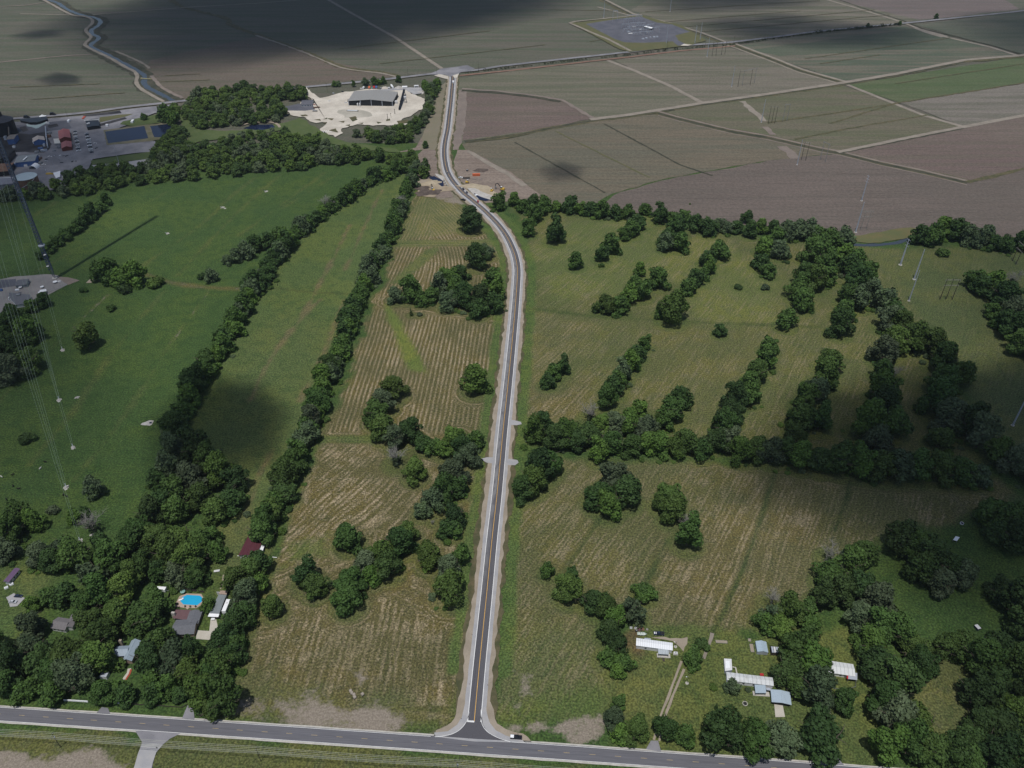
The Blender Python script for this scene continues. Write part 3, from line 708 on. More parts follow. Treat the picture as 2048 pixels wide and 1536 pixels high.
# yellowing lines and old furrows across the left pasture
for i, ln in enumerate([[(40, 450), (110, 405)], [(70, 545), (200, 470), (330, 385)], [(265, 545), (395, 455), (460, 395), (510, 355)], [(355, 550), (480, 420), (560, 350)], [(215, 590), (120, 680), (0, 800)],
                        [(330, 580), (230, 700), (140, 830), (60, 930)], [(420, 580), (340, 690), (250, 830), (150, 960)], [(480, 470), (590, 390), (650, 345)], [(560, 420), (680, 345)]]):
    paint_line(ln, 1.5, (.058, .084, .025), soft=2.0, jag=.45)
    if i in (4, 6): paint_line(ln[:2], 1.1, None, None, .5, soft=1.2)
paint([(130, 430), (300, 400), (300, 440), (140, 520)], (.05, .085, .022), soft=14)
for ln in [[(640, 600), (600, 640), (540, 720), (500, 800)], [(700, 450), (660, 530), (600, 640)], [(765, 380), (740, 430), (690, 540)], [(690, 600), (650, 700), (600, 800)], [(545, 900), (500, 990), (490, 1060)]]:
    paint_line(ln, 1.6, (.105, .098, .045), .25, .12, soft=1.8, jag=.4)
paint_line([(545, 576), (620, 584), (700, 588)], 1.6, (.055, .075, .024), soft=1.5)
paint_line([(290, 548), (340, 565), (420, 575), (500, 578)], 3, (.08, .08, .03), 0, .3, soft=3)
# tracks worn in the mown fields
for ln in [[(1205, 1030), (1165, 1090), (1120, 1150)], [(1335, 1080), (1315, 1120), (1290, 1170)], [(1550, 945), (1500, 1100), (1440, 1240), (1425, 1268)], [(1700, 960), (1690, 1010), (1670, 1060)]]:
    paint_line(ln, 1.5, (.045, .062, .022), 0, soft=1.6, jag=.15)
for ln in [[(1065, 618), (1190, 632), (1310, 640), (1540, 650), (1640, 655)]]:
    paint_line(ln, 2.2, (.055, .075, .022), .1, soft=2.0, jag=.25)
# swath direction: parallel to the nearest edge on the west, diagonal rows on the east, rings round the clumps
wf = poly_np(W_FIELD)
inW = inside(X, Y, wf)
cross = [poly_np(c) for c in ([(795, 487), (1000, 485)], [(770, 606), (1000, 640)], [(640, 880), (745, 880)], [(480, 1230), (700, 1120), (930, 1240)])]
dR = dist_line(X, Y, [(p.x, p.y) for p in roadP]) - 16
dH = dist_line(X, Y, [(G(*q).x, G(*q).y) for q in H2]) - 9
bend = 14 * (vnoise(X, Y, .011, 21) - .5) + 5 * (vnoise(X, Y, .035, 22) - .5)
dW = np.where(dR < dH * 1.5 + bend, dR, dH + .7)
dC = np.full(X.shape, 1e9)
for c in cross: dC = np.minimum(dC, dist_line(X, Y, c) + 1.0)
dC = np.minimum(dC, dist_line(X, Y, poly_np([(905, 1452), (600, 1442), (440, 1422)])))
dW = np.where(dC + bend * .4 < 9, dC, dW)
blk3 = inside(X, Y, poly_np([(600, 890), (760, 890), (900, 960), (850, 1060), (700, 1060), (570, 1090)]))
a3 = ang((640, 1040), (800, 900)); dW = np.where(blk3, -X * math.sin(a3) + Y * math.cos(a3) + bend, dW)
rag = np.where(Y > G(900, 870).y, .34, 1.25)
straw *= np.where(inW & (Y < G(900, 870).y), .75 + .5 * vnoise(X, Y, .03, 31), 1)
ea = ang((1180, 830), (1300, 680)); 
dE = -X * math.sin(ea) + Y * math.cos(ea) + 16 * (vnoise(X, Y, .006, 4) - .5)
ring = np.full(X.shape, 1e9)
for (cx, cy, cr) in CLUMPS:
    if -380 < cx < 520 and 150 < cy < 900:
        m = (abs(X - cx) < 70) & (abs(Y - cy) < 70)
        ring[m] = np.minimum(ring[m], np.hypot(X[m] - cx, Y[m] - cy) - cr)
swath = np.where(ring + bend * .6 < 5.0, ring, np.where(inW, dW, dE))
swath = swath + 2.2 * (vnoise(X, Y, .03, 8) - .5)
eastside = inside(X, Y, poly_np([(1040, 400), (2100, 400), (2200, 1600), (960, 1600), (1000, 900), (1045, 600)]))
pitch = np.where(eastside, 2.9, 3.5); rag = np.where(eastside, 1.15, rag)
near_ring = (1 - sm(ring, .5, 4.5)) * np.where(straw > .2, 1, 0)
straw *= 1 - .8 * near_ring
tint = tint * (1 - .5 * near_ring[..., None]) + np.array((.062, .092, .024)) * .5 * near_ring[..., None]
ny, nx = X.shape
me = bpy.data.meshes.new('pasture')
me.vertices.add(nx * ny)
co = np.stack([X, Y, np.zeros_like(X)], -1).reshape(-1)
me.vertices.foreach_set("co", co)
ii = np.arange(nx * ny).reshape(ny, nx)
q = np.stack([ii[:-1, :-1], ii[:-1, 1:], ii[1:, 1:], ii[1:, :-1]], -1).reshape(-1)
me.loops.add(len(q)); me.loops.foreach_set("vertex_index", q)
nf = len(q) // 4
me.polygons.add(nf); me.polygons.foreach_set("loop_start", np.arange(nf) * 4)
me.update(calc_edges=True)
ca = me.attributes.new("tint", 'FLOAT_COLOR', 'POINT')
ca.data.foreach_set("color", np.concatenate([tint, np.ones(X.shape + (1,))], -1).reshape(-1))
for nm, arr in (("straw", straw), ("bare", bare), ("swath", swath), ("pitch", pitch), ("rag", rag)):
    me.attributes.new(nm, 'FLOAT', 'POINT').data.foreach_set("value", np.ascontiguousarray(arr, float).reshape(-1))
me.materials.append(pasture_mat())
o = bpy.data.objects.new('pasture', me); COL.objects.link(o); struct(o)

# ---- far fields
zf = [0.02]
def fz(d=.012):
    zf[0] += d; return zf[0]
a_far = ang((1024, 130), (1361, 92)); a_te = ang((1400, 208), (1683, 165)); a_diag = ang((1030, 285), (1210, 385)); a_ne = ang((1690, 305), (1928, 254))
PALE = dict(ca=(.135, .13, .098), cb=(.15, .14, .108), cc=(.088, .098, .062))
GREENF = dict(ca=(.105, .112, .066), cb=(.125, .118, .078), cc=(.065, .088, .04))
BROWN = dict(ca=(.118, .092, .08), cb=(.135, .112, .092), cc=(.105, .095, .072))
def field(name, pts, rot, c, row=9, streak=.5, jag=2.0, seed=0):
    c = {k: (v[0] * 1.12, v[1] * 1.055, v[2] * 1.08) for k, v in c.items()}
    return sheet(name, pts, fz(), field_mat(name + str(seed), c['ca'], c['cb'], c['cc'], rot, row, streak), jag, 12, seed)
field('crop_field', [(-500, 240), (-500, -60), (1700, -60), (2500, -60), (2500, -30), (2011, 24), (1648, 60), (1449, 84), (1261, 102), (1024, 128), (880, 144), (607, 173), (342, 203), (160, 225), (-60, 240)], a_far, dict(ca=(.092, .098, .07), cb=(.105, .102, .078), cc=(.064, .085, .05)), seed=1)
field('crop_field', [(520, 72), (640, 117), (790, 153), (607, 172), (345, 202), (290, 140), (300, 120)], a_far, dict(ca=(.112, .10, .076), cb=(.12, .098, .078), cc=(.085, .088, .058)), seed=2)
field('crop_field', [(1262, 20), (1330, -20), (1800, -40), (1900, 30), (1810, 44), (1460, 84)], a_far, PALE, streak=.8, seed=3)
field('crop_field', [(1840, 40), (1670, 0), (1960, -30), (2040, 18), (1900, 34)], a_far, dict(ca=(.15, .13, .115), cb=(.13, .11, .10), cc=(.10, .095, .08)), seed=4)
field('crop_field', [(915, 158), (1024, 142), (1225, 120), (1404, 206), (1250, 233), (1180, 237), (1060, 264), (920, 282)], a_far, dict(ca=(.125, .125, .088), cb=(.14, .132, .098), cc=(.085, .098, .06)), seed=5)
field('ploughed_field', [(921, 184), (1000, 188), (1075, 192), (1130, 204), (1190, 236), (1060, 262), (925, 280)], a_far, BROWN, seed=6)
field('crop_field', [(1228, 120), (1450, 92), (1683, 164), (1536, 187), (1404, 206)], a_far, PALE, seed=7)
field('crop_field', [(1476, 92), (1540, 80), (1806, 52), (1980, 94), (2037, 111), (1790, 147), (1690, 164)], a_te, dict(ca=(.12, .118, .085), cb=(.13, .122, .09), cc=(.065, .09, .058)), streak=.7, seed=8)
field('crop_field', [(1700, 74), (1830, 58), (1980, 94), (1790, 100), (1560, 112), (1500, 100)], a_te, dict(ca=(.075, .098, .062), cb=(.09, .10, .07), cc=(.055, .08, .05)), seed=9)
field('crop_field', [(1830, 50), (2030, 24), (2500, -20), (2500, 90), (2060, 112), (1985, 92)], a_te, dict(ca=(.085, .098, .068), cb=(.098, .10, .075), cc=(.06, .078, .052)), seed=10)
field('crop_field', [(1692, 170), (2037, 115), (2500, 60), (2500, 120), (2048, 166), (1800, 205)], a_te, dict(ca=(.075, .105, .048), cb=(.09, .108, .055), cc=(.058, .092, .036)), seed=11)
field('crop_field', [(1800, 206), (2048, 167), (2500, 112), (2500, 170), (2048, 230), (1928, 253)], a_te, dict(ca=(.15, .145, .118), cb=(.16, .15, .125), cc=(.10, .105, .075)), seed=12)
field('crop_field', [(1404, 210), (1683, 170), (1926, 254), (1680, 305), (1536, 273), (1316, 228)], a_te, dict(ca=(.105, .105, .068), cb=(.118, .11, .076), cc=(.085, .10, .052)), seed=13)
field('ploughed_field', [(1676, 307), (1811, 278), (1931, 256), (2048, 232), (2500, 160), (2500, 270), (2048, 336), (1933, 364), (1786, 331)], a_ne, BROWN, seed=14)
field('ploughed_field', [(1225, 390), (1320, 361), (1536, 322), (1600, 314), (1676, 308), (1786, 333), (1933, 366), (2048, 339), (2500, 280), (2500, 520), (2048, 478), (1900, 466), (1820, 462), (1780, 476), (1690, 478), (1560, 458), (1400, 442), (1200, 418)], a_ne, dict(ca=(.108, .094, .078), cb=(.121, .104, .087), cc=(.097, .088, .072)), streak=.45, seed=15)
field('crop_field', [(930, 300), (925, 288), (1024, 276), (1180, 241), (1250, 232), (1316, 229), (1460, 264), (1600, 294), (1672, 307), (1536, 321), (1320, 360), (1225, 388), (1180, 415), (1080, 415), (1035, 402), (1015, 350)], a_diag, dict(ca=(.116, .108, .074), cb=(.128, .114, .08), cc=(.10, .102, .072)), row=5, streak=.6, seed=16)
field('turned_soil', [(915, 300), (935, 300), (1022, 345), (1085, 392), (1010, 404), (968, 406), (925, 372), (906, 340)], a_diag, dict(ca=(.185, .16, .128), cb=(.205, .175, .14), cc=(.14, .115, .092)), seed=17)
field('turned_soil', [(868, 240), (884, 240), (876, 300), (884, 345), (900, 372), (905, 395), (838, 392), (830, 350), (830, 318), (845, 300), (790, 305), (830, 295)], a_diag, dict(ca=(.17, .145, .12), cb=(.19, .16, .13), cc=(.14, .12, .095)), seed=18)
sheet('stubble', [(905, 250), (918, 180), (935, 180), (930, 250), (918, 300), (906, 300)], fz(), M['turned'], 1.5)
sheet('stubble', [(858, 235), (868, 190), (890, 165), (898, 165), (888, 250), (880, 300), (840, 300), (848, 262)], fz(), soil_mat('stubble_grass', (.17, .155, .105), (.19, .165, .12), .2, .2), 2)

# ---- farm tracks, ditches
def track(pts, w, mat='dirt', jag=.5, name='farm_track', smooth=False):
    return strip(name, pts, -w / 2, w / 2, fz(.006), M[mat], jag, 10, smooth, seed=len(bpy.data.objects) % 50)
def offs(pts, d):
    return [(x, y + d) for x, y in pts]
T3a = [(1185, -10), (1205, 0), (1260, 28), (1335, 47), (1400, 67), (1449, 86)]
T3b = [(1452, 87), (1475, 94), (1545, 120), (1600, 142), (1685, 166)]
track(T3a, 16, 'ditchgrass', 2); track(T3b, 15, 'ditchgrass', 2)
track(T3a, 5, 'dirt_dark', 1, 'ditch'); track(T3b, 5, 'dirt_dark', .6, 'ditch')
track([(x + 5, y - 1) for x, y in T3a], 6.5); track([(x + 6, y - 2.5) for x, y in T3b], 7)
track([(x - 6, y + 1.5) for x, y in T3b], 4)
track([(1195, 14), (1260, 31), (1290, 39)], 5)
track([(1690, 168), (1770, 200), (1850, 232), (1928, 254)], 7)
track([(1640, -8), (1655, 0), (1715, 17), (1800, 43), (1838, 58), (1890, 74), (1980, 94), (2037, 112), (2120, 135)], 7)
track([(1665, -5), (1722, 15), (1808, 42), (1850, 59), (1985, 91), (2045, 110)], 4, 'dirt_dark', .8, 'ditch')
sheet('farm_track', [(1822, 55), (1848, 59), (1898, 73), (1882, 75), (1850, 66)], fz(), M['dirt'], 1)
TE = [(930, 281), (1024, 269), (1100, 254), (1180, 239), (1250, 231), (1400, 207), (1536, 188), (1683, 166), (1790, 148), (1930, 120), (2040, 111), (2500, 60)]
track(offs(TE, 3.5), 9, 'ditchgrass', 2.5, 'ditch'); track(offs(TE[:8], 3.2), 3.5, 'dirt_dark', 1.5, 'ditch'); track(TE[3:], 9)
track(offs(TE[7:10], 4), 4, 'dirt_dark', 1, 'ditch')
track([(1215, 121), (1270, 142), (1340, 172), (1404, 206)], 8)
DG = [(1316, 226), (1360, 238), (1460, 262), (1536, 275), (1640, 299), (1680, 306), (1760, 326), (1850, 345), (1934, 365)]
track(DG, 17, 'ditchgrass', 2, 'ditch'); track(offs(DG, 1), 6, 'dirt_dark', 1, 'ditch'); track(offs(DG, -3), 4.5, 'turned'); track(offs(DG, 5), 2.5, 'turned')
track([(1934, 365), (2048, 338), (2500, 270)], 6, 'ditchgrass', 2, 'ditch')
track([(1676, 305), (1811, 277), (1928, 254), (2048, 231), (2500, 165)], 8)
track(offs([(1676, 305), (1811, 277), (1928, 254)], 3), 2.5, 'dirt_dark', 1, 'ditch')
track([(1660, 248), (1790, 207), (1860, 196), (2048, 166), (2400, 120)], 4, 'ditchgrass', 1.2, 'ditch')
track([(1535, 246), (1660, 228), (1790, 208)], 4, 'ditchgrass', 1.2, 'ditch')
track([(1590, 279), (1700, 257), (1852, 231)], 3.5, 'ditchgrass', 1.2, 'ditch')
track([(1486, 203), (1505, 222), (1520, 234), (1527, 243)], 9, 'dirt', 2.5)
track([(1530, 254), (1545, 270)], 9, 'turned', 3); track([(1568, 293), (1590, 318)], 12, 'turned', 3)
track([(924, 181), (1000, 186), (1075, 195), (1120, 204)], 8, 'dirt_dark', 1.5, 'ditch'); track([(924, 178), (1000, 183), (1075, 192), (1125, 201), (1185, 236)], 6, 'turned', 1.5)
track([(1208, 248), (1290, 292), (1360, 330), (1425, 352)], 2.5, 'dirt_dark', .8, 'furrow')
track([(1030, 285), (1110, 330), (1210, 386)], 2.5, 'dirt_dark', .8, 'furrow')
track([(1110, 262), (1230, 322), (1300, 356)], 2, 'ochre', .8, 'furrow')
track([(935, 302), (1012, 347), (1050, 372)], 7, 'dirt', 1.5)
RED = [(919, 151.5), (1024, 141), (1180, 123), (1261, 114), (1360, 102), (1440, 95), (1470, 92)]
track(RED, 5.5, 'redline', .8, 'clay_strip')
track([(642, -8), (657, 0), (700, 25), (790, 75), (884, 138)], 7)
T2 = [(342, 0), (370, 16), (450, 36), (462, 50), (512, 69), (587, 95), (637, 115), (687, 135), (762, 145), (800, 153)]
track(T2, 12, 'ditchgrass', 3, 'ditch', True); track(offs(T2[4:], 2), 5, 'dirt', 1.5, smooth=True)
track([(40, 28), (172, 31), (375, 15), (512, 7), (680, -6)], 4, 'dirt', .8)
track([(-50, 132), (0, 125), (130, 112), (200, 108)], 5, 'turned', 1)
track([(-50, 16), (50, 11), (90, 5)], 5, 'turned', 1)
for ln in [[(300, 165), (420, 160)], [(330, 152), (400, 148)], [(1100, 20), (1240, 22)], [(1290, 24), (1500, 10), (1640, 2)], [(1330, 44), (1600, 22)], [(1370, 54), (1750, 20)], [(1400, 64), (1780, 30)], [(1180, 84), (1210, 78)], [(1610, 118), (1900, 76)], [(1640, 128), (1760, 110)], [(1790, 168), (2048, 128)], [(680, 98), (980, 62)], [(760, 128), (1090, 90)], [(20, 175), (200, 168)], [(60, 200), (250, 186)]]:
    track(ln, 2.6, 'ditchgrass', .9, 'furrow')
# creek with grassy banks and its bank track
CREEK = [(70, -12), (85, -3), (112, 5), (125, 13), (140, 22), (165, 31), (190, 36), (201, 44), (196, 52), (184, 60), (184, 68), (196, 74), (196, 80), (183, 89), (186, 96), (220, 113), (247, 127), (268, 138), (286, 148), (290, 156), (288, 165), (294, 174), (312, 184), (332, 194), (348, 203)]
strip('creek_bank', CREEK, -15, 15, fz(), M['dirt_dark'], 3, 6)
strip('creek', CREEK, -4, 4, fz(), M['water'], 1.2, 6)
strip('farm_track', [(60, -10), (82, -2), (100, 7), (125, 21), (147, 31), (168, 33), (183, 39), (184, 48), (172, 59), (175, 66), (182, 74), (176, 82), (170, 90), (182, 98), (200, 107), (225, 119), (250, 134), (268, 143), (275, 152), (273, 165), (280, 176), (300, 189), (328, 204)], -3, 3, fz(), M['dirt'], .6, 6)
strip('farm_track', [(232, 103), (262, 116), (290, 130), (298, 138)], -2.5, 2.5, fz(), M['dirt'], 1, 6)
strip('farm_track', [(303, 152), (325, 176), (365, 197)], -3, 3, fz(), M['turned'], 1, 6)
# far road
strip('far_road', FAR, -5.5, 5.5, fz(), M['ditchgrass'], 1, 12)
strip('far_road', FAR, -4.2, 4.2, fz(), M['yardgrey'], .3, 12)
sheet('apron', [(855, 150), (884, 138), (935, 131), (950, 138), (925, 143), (912, 152), (900, 154), (890, 150)], fz(), M['yardgrey'], .8, 5)
sheet('apron', [(868, 152), (878, 149), (896, 153), (898, 160), (885, 157)], fz(), M['chalk'], .6, 4); sheet('apron', [(906, 152), (918, 148), (914, 156), (909, 157)], fz(), M['chalk'], .6, 4)

# ---- the new road
ZR = .35
RP = [(p.x, p.y) for p in roadP]
def rs(i0, i1): return RP[i0:i1]
strip('road_verge', RP[1:], -10.6, 10.0, ZR - .06, M['ditchgrass'], 1.6, 2.5, world=True, seed=3)
strip('road_verge', RP[1:], -8.5, 7.9, ZR - .03, M['tan'], 1.1, 2.5, world=True, seed=5)
strip('road_shoulder', RP, -5.6, 5.6, ZR, M['gravel'], .22, 4, world=True)
M['new_asphalt'] = asphalt_mat('new_asphalt', (.066, .064, .072), (.20, .20, .205), .6, [(-3.1, -.7, .95, 150, 520), (-3.1, -.5, .5, 520, 700), (-3.0, -1.0, .55, 90, 160), (.6, 3.0, .12, 0, 2000)])
strip('new_road', RP, -3.35, 3.35, ZR + .03, M['new_asphalt'], 0, 4, world=True)
for w0, w1, m in ((-3.5, -3.16, 'mark_white'), (3.16, 3.5, 'mark_white'), (-.17, .15, 'mark_yellow')):
    strip('road_marking', RP[1:], w0, w1, ZR + .05, M[m], 0, 4, world=True)
# side aprons
for (pts) in ([(962.5, 917.5), (975, 915), (992, 916), (990, 928), (974, 926), (966, 922)], [(1012, 918), (1023, 919), (1035, 921), (1037, 926), (1030, 931), (1012, 930)], [(1018, 839), (1028, 841), (1042, 844.5), (1043, 849), (1033, 851), (1017, 850)]):
    sheet('apron', pts, ZR + .015, M['gravel'], .15, 2)
# highway
HP = [(G(*p).x, G(*p).y) for p in HWY]
ZH = .36
strip('highway_shoulder', HP, -4.7, 4.7, ZH - .03, M['conc'], .15, 6, world=True)
M['old_asphalt'] = asphalt_mat('old_asphalt', (.098, .097, .108), (.132, .131, .142), .5, [(-3.0, -.8, .5, -5000, 5000), (.8, 3.0, .5, -5000, 5000)])
strip('highway', HP, -3.9, 3.75, ZH, M['old_asphalt'], .05, 6, world=True)
strip('road_marking', HP, 3.45, 3.65, ZH + .02, M['mark_white'], 0, 6, world=True)
i0, i1 = G(869.5, 1474.5), G(1020, 1483)
hp = resample(HP, 3)
lp = [(p.x, p.y) for p in hp if p.x < i0.x]; rp = [(p.x, p.y) for p in hp if p.x > i1.x]
strip('road_marking', lp, -3.6, -3.4, ZH + .02, M['mark_white'], 0, 6, world=True)
strip('road_marking', rp, -3.6, -3.4, ZH + .02, M['mark_white'], 0, 6, world=True)
hd = resample(HP, .5); acc = 0; mb = MB(); N = normals(hd)
ph = G(532, 1464).x % 12.4
last = None
for i in range(0, len(hd) - 7):
    if last is None or (hd[i] - last).length >= 12.4:
        if last is None and abs((hd[i].x - G(32, 1430.7).x + 12.4 * 20) % 12.4) > .6: continue
        last = hd[i]; a, b = hd[i], hd[i + 6]; nn = N[i] * .09
        mb.add([(a.x - nn.x, a.y - nn.y, ZH + .02), (a.x + nn.x, a.y + nn.y, ZH + .02), (b.x + nn.x, b.y + nn.y, ZH + .02), (b.x - nn.x, b.y - nn.y, ZH + .02)], [(0, 1, 2, 3)])
struct(mb.build('road_marking', M['mark_faded']))
# junction of the two roads
sheet('road_shoulder', [(872, 1474.4), (868, 1466), (896, 1463), (914, 1450), (924, 1434), (930, 1408), (971, 1408), (974, 1428), (980, 1446), (992, 1461), (1012, 1472), (1045, 1481), (1050, 1486), (950, 1484)], ZR + .02, M['gravel'], .1, 2, smooth=False)
sheet('road_verge', [(868, 1472), (872, 1460), (893, 1450), (908, 1436), (918, 1410), (924, 1400), (978, 1400), (986, 1420), (996, 1446), (1012, 1459), (1045, 1468), (1062, 1484), (950, 1482)], ZR - .02, M['tan'], 1.0, 2.5)
sheet('new_road', [(884, 1473.6), (905, 1468.5), (920, 1460), (930, 1448), (936, 1434), (964, 1434), (966, 1450), (974, 1463), (990, 1473), (1015, 1482.2), (950, 1478.5)], ZR + .04, M['new_asphalt'], 0, 2)
strip('road_marking', [(869.5, 1474.3), (884, 1473.4), (905, 1468.5), (921, 1459), (931, 1447), (936, 1436), (938, 1425)], -.12, .12, ZH + .04, M['mark_white'], 0, 1.5)
strip('road_marking', [(962.2, 1420), (962.2, 1436), (964.5, 1450), (973.5, 1463), (990, 1473.5), (1005, 1479.5), (1021, 1484.6)], -.12, .12, ZH + .04, M['mark_white'], 0, 1.5)
strip('road_marking', [(934.3, 1443), (948.6, 1444)], -.45, .45, ZH + .045, M['mark_white'], 0, 2)
# drives off the highway
sheet('driveway', [(272, 1462), (362, 1467), (340, 1478), (325, 1490), (312, 1505), (300, 1560), (262, 1560), (278, 1505), (284, 1485)], ZH - .02, M['yardgrey'], .3, 4)
sheet('driveway', [(284, 1488), (325, 1491), (312, 1505), (296, 1570), (258, 1570), (276, 1508)], ZH - .01, M['gravel'], .4, 4)
sheet('driveway', [(193, 1427), (204, 1415), (216, 1417), (222, 1431)], ZH - .02, M['yardgrey'], .2, 3)
sheet('driveway', [(365, 1437), (378, 1408), (386, 1404), (389, 1440)], ZH - .02, M['yardgrey'], .2, 3)
sheet('driveway', [(1292, 1499), (1302, 1482), (1316, 1482), (1322, 1504)], ZH - .02, M['yardgrey'], .2, 3)
sheet('driveway', [(1655, 1530), (1668, 1516), (1676, 1518), (1690, 1533)], ZH - .02, M['yardgrey'], .2, 3)
# yard surfaces
Z1 = .1
for ln in [[(1362.8, 1322), (1350, 1358), (1334.5, 1399), (1318, 1440), (1308, 1480)], [(1368, 1338), (1356, 1368), (1343, 1399), (1328, 1440), (1318, 1482)]]:
    strip('driveway', ln, -.6, .6, Z1, M['tan'], .25, 3)
sheet('driveway', [(1302, 1275), (1318, 1272), (1340, 1277), (1362, 1275), (1377, 1273), (1376, 1288), (1367, 1304), (1360, 1298), (1345, 1282), (1320, 1279)], Z1, M['tan'], .8, 3)
strip('driveway', [(1424, 1266), (1420, 1285), (1413, 1302), (1408, 1318)], -.9, .9, Z1, M['dirt'], .4, 3)
sheet('driveway', [(1548, 1406), (1565, 1407), (1570, 1434), (1551, 1434)], Z1, M['concrete_drive'], .15, 3)
for ln in [[(1648, 1356), (1652, 1395), (1653, 1430)], [(1654, 1356), (1657, 1395), (1660, 1430)]]:
    strip('driveway', ln, -.55, .55, Z1, M['tan'], .3, 3)
sheet('driveway', [(421.5, 1237), (432.5, 1238), (436, 1256), (431, 1268), (418, 1280), (392, 1278), (393.5, 1260.5), (418.5, 1262)], Z1, M['concrete_drive'], .1, 3)
sheet('pool_deck', [(359, 1192.4), (373, 1187), (403, 1188), (411, 1204.8), (392.4, 1216.4), (378, 1216), (375, 1219), (371, 1216), (350.3, 1213.4), (351.5, 1207)], Z1, soil_mat('pool_deck', (.36, .27, .21), (.41, .32, .26), .6, .12), 0, 3)
sheet('pool_water', [(364.5, 1194.6), (374, 1190), (400, 1191.6), (406, 1197), (404.7, 1202.6), (394.5, 1210.7), (366.6, 1209), (360.7, 1202.6)], Z1 + .05, M['pool'], 0, 3)
strip('path', [(447, 1150), (446, 1160), (441, 1178)], -.4, .4, Z1, M['tan'], .1, 2)
sheet('driveway', [(12, 1195), (28, 1186), (50, 1196), (34, 1212), (20, 1214)], Z1, M['gravel'], .5, 3)
sheet('lawn', [(345, 1222), (356, 1184), (410, 1188), (415, 1225), (395, 1232)], Z1 - .05, M['lawn'], .5, 4)
# gravel yard of the big shed
sheet('gravel_yard', [(608.8, 179.3), (618, 181), (621, 189.5), (637, 197), (664, 191.5), (691.6, 185), (720, 180), (790, 178), (812, 180), (826, 190), (848, 199), (850.5, 208), (847, 217), (819, 233), (799, 244), (815, 250), (790, 253), (746, 252), (705, 251), (690, 258), (681, 270), (670, 274), (652, 264), (640, 258), (652, 246), (625, 245), (611, 237), (589, 232), (577, 223), (600, 205), (622, 200)], fz(), M['chalk'], 4, 5)
sheet('gravel_yard', [(570, 214), (598, 208), (627, 212), (630, 220), (610, 223), (577, 222)], fz(), M['bluegravel'], 1, 6)
sheet('gravel_yard', [(676, 222), (700, 219), (735, 224), (745, 233), (715, 238), (690, 236)], fz(), soil_mat('damp_limestone', (.33, .31, .26), (.42, .39, .33), .15, .25), 3, 6)
for pts in ([(698, 236), (712, 233), (716, 240), (706, 244)], [(793, 243), (815, 240), (817, 247), (796, 249)], [(772, 240), (780, 238), (781, 242), (773, 243)], [(646, 240), (654, 236), (655, 239)], [(799, 204), (806, 190), (808, 192), (803, 206)], [(645, 245), (655, 246), (652, 250)], [(600, 231), (612, 230), (616, 233), (604, 234)], [(627, 240), (640, 239), (642, 243)], [(655, 238), (668, 238), (664, 242)], [(676, 244), (690, 243), (688, 247)], [(690, 252), (700, 250), (700, 254)], [(660, 262), (672, 258), (676, 266)], [(752, 244), (764, 246), (756, 249)], [(715, 247), (728, 246), (726, 250)]):
    sheet('weeds', pts, fz(), M['ditchgrass'], 1.2, 3)
sheet('gravel_yard', [(745, 181), (790, 177), (842, 176), (845, 188), (828, 190), (812, 181), (760, 184)], fz(), soil_mat('grey_fines', (.27, .27, .28), (.36, .36, .36), .2, .3), 1.5, 5)
strip('driveway', [(607, 176), (613, 184), (625, 192), (640, 204)], -5, 5, fz(), M['chalk'], 1, 5)
# meadow between the woods
sheet('meadow', [(356, 226), (368, 222), (400, 262), (480, 262), (570, 246), (600, 236), (640, 262), (690, 286), (790, 298), (800, 306), (720, 300), (640, 285), (560, 262), (400, 285), (380, 290)], fz(), M['lawn'], 2, 8)
strip('path', [(483, 252), (500, 247), (530, 245), (553, 248), (560, 256)], -2, 2, fz(), M['tan'], .6, 6)
sheet('pond_water', [(487, 258), (505, 251), (545, 250), (552, 256), (520, 262)], fz(), M['pond'], 1, 5)
# bayou in the right hand fields
strip('bayou', [(1700, 489), (1740, 490), (1780, 488), (1805, 482), (1822, 474), (1860, 470)], -2.8, 2.8, .12, M['water'], 1, 5)
sheet('bayou_bank', [(1690, 478), (1760, 464), (1820, 455), (1850, 462), (1815, 477), (1760, 485), (1700, 486)], .6, soil_mat('bank_grass', (.10, .11, .045), (.13, .115, .05), .2, .3), 2, 6)
# works site at the bridge
sheet('sandy_ground', [(908, 372), (920, 372), (945, 368), (975, 372), (1000, 392), (985, 400), (950, 384), (930, 376)], .60, M['sand'], 1.5, 4)
sheet('sandy_ground', [(838, 372), (850, 360), (862, 360), (885, 372), (905, 374), (912, 380), (880, 386), (868, 396), (836, 390)], .60, soil_mat('tan_spoil', (.27, .215, .15), (.34, .28, .2), .3, .3), 1.5, 4)
sheet('channel_bank', [(871, 348), (886, 353), (890, 358), (884, 361), (872, 352)], .64, M['rock'], .6, 3)
sheet('channel_bank', [(935, 377), (950, 378), (985, 392), (984, 401), (965, 398), (950, 390)], .64, M['rock'], .8, 3)
sheet('channel_water', [(858, 356), (868, 353), (886, 362), (888, 373), (884, 374), (872, 365)], .62, M['pond'], .3, 3)
sheet('channel_water', [(948, 387), (958, 393), (982, 401), (970, 403), (957, 400)], .66, M['pond'], .4, 3)
